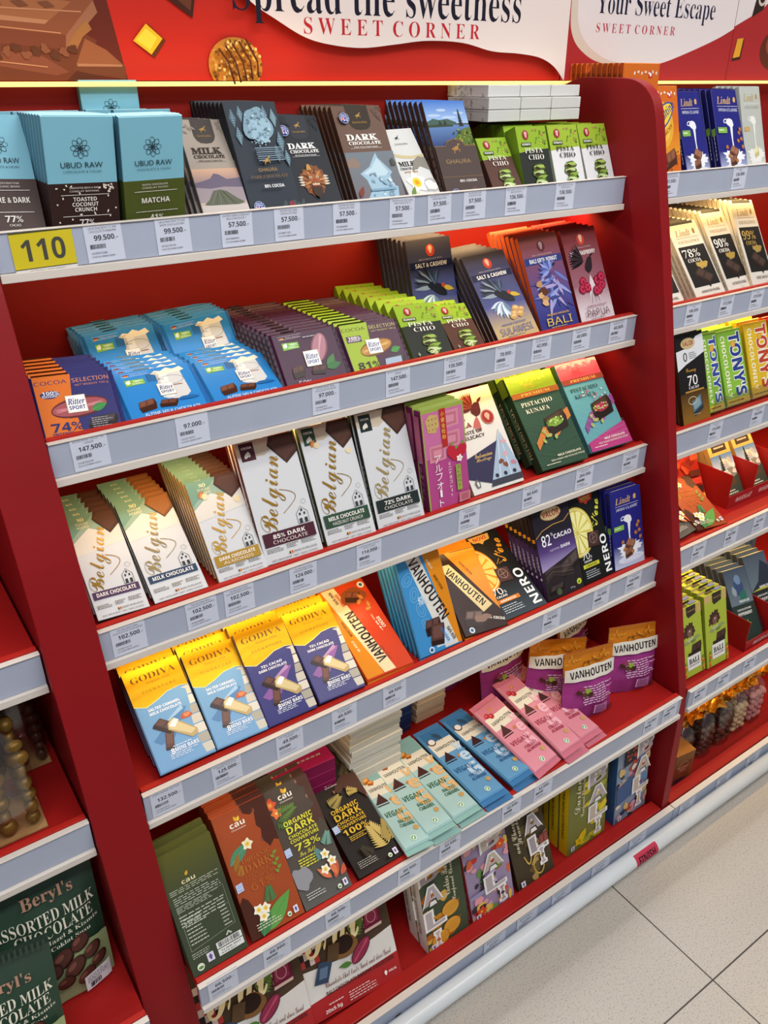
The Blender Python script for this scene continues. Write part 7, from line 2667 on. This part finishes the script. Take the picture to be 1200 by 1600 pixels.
for (x, y, n, w, h, t, col, side, word) in ((.335, -.02, 12, 100, 118, 12.5, 'cfc9b8', 'd6d0c0', 'ivory'), (.452, .055, 12, 62, 110, 11.5, '2f4274', '27386a', 'navy blue'), (.530, .06, 12, 66, 110, 11.5, 'd8c4a8', 'dac8ae', 'cream')):
    me = d_flat(w, h, t, col, side)
    for i in range(n):
        put('flat_box', me, (x + .002 * math.sin(i * 2.1), y + .0015 * math.cos(i * 1.3), .3565 + (t + .25) / 1000 * (i + 1), 90, 1.2 * math.sin(i * 1.7), 0),
            f'{word} flat box, {ORD[i]} from the bottom of its stack', 'chocolate box', group='flat boxes stacked at the back of the fifth shelf')
mg = d_flat(105, 120, 22, '9c2058', '86184a')
for i in range(3):
    put('flat_box', mg, (.198, -.02, .3565 + .0225 * (i + 3.2), 90, -3, 0), f'magenta flat box, {ORD[i]} from the bottom behind the black organic bar', 'chocolate box', group='flat boxes stacked at the back of the fifth shelf')
dk = d_flat(105, 120, 22, '2c2a1c', '3a4a20')
for i in range(3):
    put('flat_box', dk, (.196, -.021, .3565 + .0225 * (i + 1), 90, -2, 0), f'dark olive flat box, {ORD[i]} from the bottom under the magenta boxes', 'chocolate box', group='flat boxes stacked at the back of the fifth shelf')

# ---- base
BX = 'souvenir boxes along the base'
bb = d_balibox(*wh('balibox2'), 36)
put('gift_chocolate_box', bb, ps('balibox1'), 'large white and red gift box of chocolates tucked into the corner by the thick panel', 'gift box', group=BX)
put('gift_chocolate_box', bb, ps('balibox2'), 'large white and red gift box of chocolates beside the white box spines', 'gift box', group=BX)
put('souvenir_box', d_balibar(*wh('cookies'), 29, 'cookies'), ps('cookies'), 'dark green cookies and butter box with white spine, front of its pair', 'chocolate box', 1, .0315, BX, 'cookies and butter box with white spine')
put('souvenir_box', d_balibar(*wh('balicard'), 12, 'temple'), ps('balicard'), 'colourful box with temple picture and big outlined letters', 'chocolate box', 1, .0135, BX, 'colourful temple box')
put('souvenir_box', d_balibar(*wh('strawb'), 12, 'straw'), ps('strawb'), 'dark brown and gold strawberry chocolate box leaning back', 'chocolate box', 1, .0145, BX, 'dark brown strawberry box')
put('souvenir_box', d_balibar(*wh('durian'), 24, 'durian'), ps('durian'), 'yellow and olive durian chocolate box with yellow spine, front of its row', 'chocolate box', 3, .0275, BX, 'yellow durian box')
put('souvenir_box', d_balibar(*wh('rightbali'), 22, 'beach'), ps('rightbali'), 'blue spined box with a busy picture, standing by the side panel', 'chocolate box', 2, .0255, BX, 'blue spined box')

# ---- the next bay
om = d_ovo(*wh('r_ovo'))
put('malt_chocolate_pack', om, ps('r_ovo'), 'orange malt chocolate pack leaning at the front beside the royal blue bars', 'chocolate pack', group='orange malt chocolate packs')
o2 = d_ovo(92, 190, 10)
put('malt_chocolate_pack', o2, (1.030, .176, 1.2545, 3, 0, 0), 'orange malt chocolate pack standing tall beside the curved panel, front of its row', 'chocolate pack', 10, .0118, 'orange malt chocolate packs', 'tall orange malt pack')
lm = d_lindt(*wh('r_lindt1'), 'plain')
put('chocolate_bar', lm, ps('r_lindt1'), 'royal blue milk bar beside the orange malt packs, front of its stack', 'chocolate bar', 4, .0125, 'royal blue milk bars', 'royal blue bar by the orange packs')
put('chocolate_bar', d_lindt(*wh('r_lindt2'), 'nut'), ps('r_lindt2'), 'royal blue nut bar beside the silvery white bar, front of its stack', 'chocolate bar', 6, .0125, 'royal blue milk bars', 'royal blue nut bar')
put('chocolate_bar', d_lindt(*wh('r_lindtw'), 'white'), ps('r_lindtw'), 'silvery white milk bar beside the royal blue nut bar, front of its stack', 'chocolate bar', 4, .0125, 'silvery white bars', 'silvery white bar')
put('chocolate_bar', d_excel(80, 165, '95%', 'DARK'), (1.466, .150, 1.2535, 10, 0, 0), 'dark edged bar past the silvery white bar', 'chocolate bar')
EX = 'white cocoa percent bars'
for k, pc, nm, lab, n in (('r_ex78', '78%', 'SMOOTH DARK', 'white and black cocoa bar reading 78%, front of its stack', 8), ('r_ex90', '90%', 'SUPREME DARK', 'white and black cocoa bar reading 90%, front of its stack', 10),
                          ('r_ex99', '99%', 'DARK ABSOLUTE', 'white and black cocoa bar reading 99%, front of its stack', 9)):
    put('cocoa_percent_bar', d_excel(*wh(k), pc, nm), ps(k), lab, 'chocolate bar', n, .0115, EX, f'white cocoa bar marked {pc}')
put('cocoa_percent_bar', d_excel(80, 165, '70%', 'INTENSE DARK'), (1.086, .0846, 1.042, 41, -3, -1), 'white and black cocoa bar half hidden behind the curved side panel', 'chocolate bar', 4, .012, EX, 'white cocoa bar behind the side panel')
put('chocolate_bar', d_valor70(*wh('r_valor')), ps('r_valor'), 'black and white 70 cacao bar beside the green slabs', 'chocolate bar', 2, .0115, 'creamy dark bars', 'black and white 70 cacao bar')
TO = 'chunky bright slabs'
put('chunky_slab', d_tony(*wh('r_tony1'), 14, '7fb03a', '2c4a9c', 'd8c03a'), ps('r_tony1'), 'narrow green slab with blue letters beside the black and white bar', 'chocolate bar', 1, .0165, TO, 'narrow green slab')
put('chunky_slab', d_tony(*wh('r_tony2'), 14, '86b83c', '27408c', 'd8c03a'), ps('r_tony2'), 'wide green slab with blue letters beside the yellow slab', 'chocolate bar', 3, .0165, TO, 'wide green slab')
put('chunky_slab', d_tony(*wh('r_tony3'), 14, 'd8b428', 'b8402c', 'c8502c'), ps('r_tony3'), 'yellow slab with red letters', 'chocolate bar', 3, .0165, TO, 'yellow slab')
put('chunky_slab', d_tony(78, 152, 14, 'c8402c', 'e8d8b0', 'd8b03a'), (1.455, .022, .8345, 22, 0, 0), 'red slab past the yellow slab', 'chocolate bar', 1, .0165, TO, 'red slab')
WO = 'picture bars in the red display tray'
wm_ = d_worcas(75, 165)
put('souvenir_bar', wm_, (1.300, .0, .622, 33, 2, 2), 'picture bar with dark label in the tray, next to the red pack', 'chocolate bar', 2, .0155, WO, 'picture bar next to the red pack')
put('souvenir_bar', wm_, (1.392, .0, .622, 36, 2, 2), 'picture bar with dark label in the tray, further from the red pack', 'chocolate bar', 2, .0155, WO, 'picture bar further along the tray')


def tray(x0, x1, y, z, label, hgt=.03, depth=.12):
    t = tag(empty('display_tray', ((x0 + x1) / 2, y, z)), label, 'display tray', 'red card display trays')
    L = (x1 - x0) / 2
    boxes('tray_base', [(-L, L, 0, depth, 0.0003, .0018)], RED_IN, t)
    boxes('tray_wall', [(-L, L, -.0015, 0, .0003, hgt), (-L, -L + .0015, .0, depth, .0018, hgt + .05), (L - .0015, L, 0, depth, .0018, hgt + .05), (-.0008, .0008, 0.002, depth, .0018, hgt + .05)], RED_IN, t)
    p = P((x1 - x0) * 1000, hgt * 1000, .2)
    p.rect(0, 0, 1, 1, 'a02024')
    p.text('WORCAS', .3, .5, fw=.32, fh=.42, col='d8c0b8', f='k')
    p.text('WORCAS', .75, .5, fw=.32, fh=.42, col='d8c0b8', f='k')
    o = link('printed_front', p.mesh('tray_front'), t)
    o.location = (-L, -.0018, 0)
    return t


tray(1.292, 1.478, -.012, .6135, 'low red display tray holding the picture bars', .028, .12)
put('organic_bar', d_cau_orange(80, 165), (1.150, -.046, .6225, 66, -6, 3), 'rust orange organic bar lying back beside the picture bar tray', 'chocolate bar', 1, .026, 'organic bars of the next bay', 'rust orange bar of the next bay')
put('organic_bar', d_cau_73(80, 165), (1.095, -.046, .6215, 72, 4, -2), 'dark organic bar lying flat by the side panel of the next bay', 'chocolate bar', 1, .033, 'organic bars of the next bay', 'dark organic bar by the side panel')
p = P(90, 175, 16)
p.body('a8281c', '7a1c16', 'b0301c', c=.7)
for i in range(8):
    p.palm(.15 + .12 * i, .4 + .07 * (i % 4), 30, 60 + 20 * i, ['7a1c16', 'c8482c', '8c2a1c'][i % 3], 7, 4)
for i, c in enumerate(('d8a83a', '3a2420', 'c83a2c', '5a2a20')):
    p.shape(.75, .08 + .1 * i, [(-15, -6), (14, -7), (15, 6), (-14, 7)], c)
put('red_gift_box', p.mesh('red_gift_box'), (1.195, .035, .618, 30, -4, 0), 'tall dark red pack leaning behind the rust orange bar', 'chocolate box')
LG = 'lime green bars of the next bay'
put('lime_bar', d_greenbali(*wh('r_green'), 14), ps('r_green'), 'lime green bar with a dark creature, front of its stack', 'chocolate bar', 5, .0155, LG, 'lime green bar')
put('lime_bar', d_greenbali(66, 150, 14), (1.040, -.148, .360, 16, -3, -2), 'lime green bar half hidden behind the side panel', 'chocolate bar', 4, .0155, LG, 'lime green bar behind the side panel')
put('souvenir_bar', d_pep(*wh('r_pep')), ps('r_pep'), 'dark green peppermint bar in the lower red tray, front of its stack', 'chocolate bar', 7, .0155, WO, 'dark green peppermint bar')
put('souvenir_bar', d_pep(72, 160, True), (1.318, -.140, .3665, 34, -3, 3), 'black coffee bar in the lower red tray', 'chocolate bar', 6, .0155, WO, 'black coffee bar')
tray(1.226, 1.42, -.158, .3565, 'low red display tray holding the peppermint and coffee bars', .024, .12)
p = P(20, 130, 90)
p.body('3a5a74', '34526c', '2c465c', c=.8)
p.leaf(.5, .82, 8, 5, 60, 'd8dce0')
p.rect(0, .9, 1, .93, 'b8863a')
bl = p.mesh('blue_box')
for i in range(5):
    put('slim_blue_box', bl, (1.425 + .0225 * i, .03, .3565, 2, 0, 0), f'slim steel blue box, {ORD[i]} in the row behind the coffee bars', 'chocolate box', group='slim steel blue boxes')
# sweets in clear bags along the base of the next bay
for i, (x, y, w, h, ci, lab) in enumerate(((1.155, -.105, .060, .135, 0, 'clear bag of dark sweets with gold tie nearest the brown box'), (1.220, -.112, .055, .150, 0, 'clear bag of dark sweets with gold tie in the middle of the row'),
                                           (1.288, -.112, .055, .150, 0, 'clear bag of brown sweets with gold tie beside the pale ones'), (1.352, -.108, .052, .145, 1, 'clear bag of pale sweets with gold tie'),
                                           (1.418, -.108, .058, .160, 2, 'clear bag of pink sweets with gold tie'), (1.140, -.02, .06, .150, 3, 'clear bag of golden sweets with gold tie at the back'),
                                           (1.30, -.02, .06, .160, 2, 'clear bag of pink sweets with gold tie at the back'))):
    gift_bag('sweets_bag', x, y, .0455, w, .048, h * .86, ci, lab, i + 2)
p = P(56, 88, 50)
p.body('7a4c26', '5f3a1c', '96622c', c=.8)
p.text('COKLAT', .45, .56, fw=.6, fh=.09, col='d8c0a0', f='k')
p.ring(.5, .60, 14, .8, 'd8c0a0', ry=11)
p.blob(.40, .12, 15, '2c2a4a', 4, .3, ry=8)
p.greek(.3, .40, .7, .5, 2, 'd8c0a0', 4)
put('brown_gift_box', p.mesh('brown_gift_box'), (1.078, -.150, .0455, 0, -8, 0), 'brown gift box with pale lettering on the base by the side panel', 'gift box', group='brown gift boxes')
put('brown_gift_box', bpy.data.meshes['brown_gift_box'], (1.028, -.128, .0455, 0, 6, 0), 'brown gift box half hidden behind the side panel', 'gift box', group='brown gift boxes')
ac = tag(empty('acrylic_guard', (1.5, -.158, .058)), 'clear acrylic guard in front of the tied sweet bags', 'shelf guard', 'clear acrylic guards')
boxes('acrylic_sheet', [(-.472, .515, -.0015, .0015, .0002, .052)], ACRYL, ac)
ac = tag(empty('acrylic_guard', (1.5, .0145, .8345)), 'clear acrylic guard in front of the green and yellow slabs', 'shelf guard', 'clear acrylic guards')
boxes('acrylic_sheet', [(-.285, .515, -.001, .001, .0002, .032)], ACRYL, ac)

# ---- the corner bay on the other side of the thick panel
bm1, bk1 = pouch(150, 205, 52, draw_beryl, 'pouch_front_green', '2c4434')
bm2, bk2 = pouch(140, 172, 46, draw_beryl, 'pouch_front_green', '2c4434')
for q, lab, bm1, bk1 in (((-.306, -.142, .3585, 14, -2, 4), 'dark green pouch of coated nuts standing in front', bm2, bk2), ((-.236, -.070, .3585, 10, 0, 2), 'dark green pouch of coated nuts standing behind the front one', bm1, bk1)):
    o = link('nut_pouch', bm1)
    o.matrix_world = pose(*q)
    tag(o, lab, 'pouch', 'dark green nut pouches')
    link('back_sheet', bk1, o)
gift_bag('candy_bag', -.158, -.012, .6145, .085, .07, .175, 3, 'clear bag of golden candy with a card base, standing in front', 21, False, True, .8)
gift_bag('candy_bag', -.118, .095, .6145, .070, .07, .170, 0, 'clear bag of dark candy with a card base, standing behind', 22, False, True, .55)

# ================================================================== PRICE SLIPS
TAGS = {
    1: [('99,500', .113, 'UBUD RAW BEAN TO BAR', 'CHOCOLATE PURE&DARK', 'under the toasted coconut box'), ('99,500', .196, 'UBUD RAW BEAN TO BAR', 'WHITE CHOCOLATE MAT', 'under the matcha box'),
        ('57,500', .279, 'GHAURA SUMBA CASHEW NUT', 'MILK CHOCOLATE 7', 'under the beige volcano bar'), ('57,500', .353, 'GHAURA 80% DARK', 'CHOCOLATE 70GR', 'under the bar with foil trees'),
        ('57,500', .441, 'GHAURA 80% DARK', 'CHOCOLATE 70GR', 'under the black mask bar'), ('57,500', .533, 'GHAURA NUSA PALM SUGAR', 'DARK CHOCOLATE 70', 'under the foil temple bar'),
        ('57,500', .601, 'GHAURA MILK CHOCOLATE', 'EXTRA MILK 70GR', 'under the flower bar'), ('57,500', .667, 'GHAURA 80% DARK', 'CHOCOLATE 70GR', 'under the lake photo bar'),
        ('136,500', .750, 'MOC KUNAFA PISTACHIO MILK', 'CHOCOLATE 90 G', 'under the small brown pistachio box'), ('136,500', .856, 'MOC KUNAFA PISTACHIO', 'WHITE 90 GR', 'under the white pistachio boxes'),
        ('51,500', 1.121, 'OVOMALTINE CRUNCHY', 'CHOCOLATE COVERED 100G', 'under the orange malt pack'), ('136,000', 1.324, 'LINDT SWISS CLASSIC', '100GR', 'under the royal blue nut bar')],
    2: [('147,500', .040, 'RITTER SPORT COCOA 74%', '100GR', 'under the orange and navy square bar'), ('97,000', .167, '', '', 'under the bright blue square bars'),
        ('97,000', .361, 'RITTER SPORT DARK', 'CHOCOLATE 50% 100 GR', 'under the dark purple square bar'), ('147,500', .483, 'RITTER SPORT CHOCOLATE', '100GR', 'under the lime green and purple bar'),
        ('136,500', .589, 'MOC KUNAFA PISTACHIO DARK', 'CHOCOLATE 90 G', 'under the lower pistachio boxes'), ('78,000', .690, 'MILKA ISTIMEWA 100GR', '', 'before the salt and cashew bar'),
        ('42,000', .769, 'MOC MILK CHOCOLATE', 'SALT CASHEW 45 GR', 'under the salt and cashew bar'), ('40,000', .862, 'MOC MILK CHOCOLATE', 'GROUNDNUT 45 GR', 'under the groundnut bar'),
        ('40,000', .953, 'MOC DARK CHOCOLATE', 'RASPBERRY 45 GR', 'under the raspberry bar'), ('180,500', 1.160, 'LINDT EXCELLENCE 78%', '100G', 'under the 78% bar'),
        ('173,500', 1.263, 'LINDT EXCELLENCE 90%', 'SUPREME DARK 100G', 'under the 90% bar'), ('173,500', 1.362, 'LINDT EXCELLENCE 99%', '100G', 'under the 99% bar')],
    3: [('102,500', .029, 'THE BELGIAN DARK', 'CHOCOLATE NO SUGAR ADDED', 'under the bar with purple band'), ('102,500', .126, 'THE BELGIAN MILK', 'CHOCOLATE NO SUGAR ADDED', 'under the bar with blue band'),
        ('102,500', .179, 'THE BELGIAN DARK', 'CHOCOLATE WITH ALMOND S', 'under the bar with mustard band'), ('124,000', .276, 'THE BELGIAN DARK', 'CHOCOLATE 85% 100GR', 'under the bar with maroon band'),
        ('114,000', .386, 'THE BELGIAN MILK HAZELNUT', 'CRUNCH 100GR', 'under the bar with green band'), ('34,500', .576, 'ALFORT MINI CHOCO', 'STRAWBERRY', 'under the pink biscuit boxes'),
        ('50,500', .712, 'MOC TASTE OF DELICACY', '50 GR', 'under the eagle bar'), ('264,500', .837, 'MOC PISTACHIO KUNAFA', 'MILK 260 G', 'under the dark green kunafa box'),
        ('264,500', .957, 'MOC PISTACHIO KUNAFA', 'MILK 260 G', 'under the teal kunafa box'), ('110,000', 1.207, 'VALOR CREAMY 70', '100 GR', 'under the black and white 70 bar'),
        ('180,500', 1.347, 'TONYS CHOCOLONELY', '180 GR', 'under the yellow slab')],
    4: [('132,500', .024, 'GODIVA CARAMEL MILK 90GR', '', 'by the thick panel under the gold packs'), ('125,000', .109, 'GODIVA SIGNATURE MINI BAR', 'CARAMEL CHOCOLATE', 'under the second light blue pack'),
        ('49,500', .205, 'VAN HOUTEN DARK MILK', 'ALMOND', 'under the first purple pack'), ('49,500', .296, 'VAN HOUTEN BOLD', 'ALMOND MILK', 'under the second purple pack'),
        ('49,500', .387, 'VAN HOUTEN DARK MILK', '45% COCOA 90GR', 'under the red and orange almond bar'), ('74,500', .720, 'NOVI NERO NERO', 'ARANCIA 75 GR', 'under the orange slice bar'),
        ('74,500', .846, 'NOVI NERO NERO', 'LIMONE 75 GR', 'under the lemon slice bar'), ('108,000', .933, 'LINDT SWISS CLASSIC', '100 GR', 'under the hazelnut bar beside the panel'),
        ('46,000', 1.128, 'COKLAT BALI', '', 'under the dark lying bar by the panel'), ('60,500', 1.234, 'COKLAT BALI', '80GR', 'under the rust orange bar of the next bay'), ('35,000', 1.331, 'WORCAS BALI', '', 'under the picture bar tray')],
    5: [('66,500', .027, 'CAU CHOCOLATES ORGANIC', '', 'under the olive green bar'), ('66,500', .109, 'CAU CHOCOLATES ORGANIC', 'DARK COUVERTURE', 'under the rust orange bar'),
        ('66,500', .210, 'CAU CHOCOLATES ORGANIC', 'DARK 73%', 'under the grey brown organic bar'), ('66,500', .339, 'CAU ORGANIC DARK', '', 'under the black organic bar'),
        ('32,500', .420, 'VAN HOUTEN VEGAN', 'SALTED CARAMEL', 'under the pale green vegan bars'), ('32,500', .553, 'VAN HOUTEN VEGAN', 'COCONUT', 'under the blue vegan bars'),
        ('32,500', .626, 'VAN HOUTEN VEGAN', 'CHERRY', 'under the pink vegan bars'), ('24,000', .910, 'VAN HOUTEN POUCH', '', 'under the pouches, further from the panel'),
        ('24,000', .966, 'VAN HOUTEN POUCH', '', 'under the pouches, touching the side panel'), ('39,000', 1.060, 'WORCAS BALI', '', 'under the half hidden lime bar'),
        ('39,000', 1.136, 'WORCAS BALI', '', 'under the front lime green bar'), ('40,000', 1.226, 'WORCAS BALI', '', 'under the peppermint bar')]}


def slip(price, l1, l2, seed):
    p = P(43, 41, .25)
    p.fin = MATTE
    p.body('c9cede', 'c9cede', c=.05)
    p.rect(0, 0, 1, 1, 'ced3e2')
    ink = '30323a'
    if l1:
        p.text(l1, .50, .90, fw=min(.86, .034 * len(l1) + .08), fh=.062, col=ink)
    if l2:
        p.text(l2, .50, .815, fw=min(.86, .034 * len(l2) + .08), fh=.062, col=ink)
    p.text(price + '.-', .56, .635, fw=.72 if len(price) > 6 else .64, fh=.165, col=ink, off=.025)
    p.barcode(.10, .36, .52, .48, ink, 22, seed)
    rnd = random.Random(seed)
    p.text('1010%08d' % rnd.randrange(10 ** 8), .32, .24, fw=.42, fh=.055, col=ink)
    p.text('%02d-%02d (01) MMAX DQ0%02d' % (rnd.randrange(10, 28), rnd.randrange(1, 12), rnd.randrange(10, 99)), .42, .14, fw=.62, fh=.06, col=ink)
    return p.mesh('price_slip')


for row, items in TAGS.items():
    y, zt, zb, bd = ROWS[row]
    for i, (price, x, l1, l2, where) in enumerate(items):
        o = link('price_slip', slip(price, l1, l2, row * 20 + i))
        t = random.Random(row * 31 + i)
        o.matrix_world = pose(x - .0215, y + .0009, zb + .0108 + t.uniform(0, .001), 0, 0, t.uniform(-1.6, 1.2))
        tag(o, f'white price slip reading {price} {where}', 'price tag', 'price slips in the shelf rails')
p = P(67, 45, .3)
p.fin = MATTE
p.body('d9d3d0', c=.05)
p.rect(0, .14, 1, 1, 'd2bf2a')
p.rect(0, .13, 1, .15, '3a3a30')
p.rect(0, .97, 1, 1, '55522c')
p.text('110', .5, .565, fw=.70, fh=.52, col='4a4a42', off=.03)
p.text('SO FOOD & NON FOOD', .5, .065, fw=.56, fh=.06, col='3a3a36')
o = link('aisle_number_card', p.mesh('number_card'))
o.matrix_world = pose(.0115, .1254, 1.2285, 0, 0, -1.0)
tag(o, 'yellow card reading 110 in the top rail by the thick panel', 'sign')
for i, x in enumerate((.52, .60, .69, .80, .91, 1.07, 1.20, 1.31)):
    p = P(52, 30, .25)
    p.fin = MATTE
    p.body('c6cad8', c=.05)
    p.greek(.12, .66, .88, .9, 2, '6a6c78', i)
    p.text(('34,500', '34,500', '62,500', '52,500', '52,500', '42,000', '42,000', '42,000')[i] + '.-', .5, .45, fw=.5, fh=.16, col='4a4c58', off=.02)
    p.greek(.12, .1, .7, .3, 2, '6a6c78', i + 9)
    o = link('price_slip', p.mesh('base_price_slip'))
    o.matrix_world = pose(x - .026, -.2002, .0265, 0, 0, 0)
    tag(o, 'faded price slip in the base rail ' + ('below the cookies box', 'below the temple box', 'below the strawberry box', 'just before the durian boxes', 'below the durian boxes', 'below the brown gift boxes', 'below the dark sweet bags', 'below the pale sweet bags')[i], 'price tag', 'price slips in the base rail')
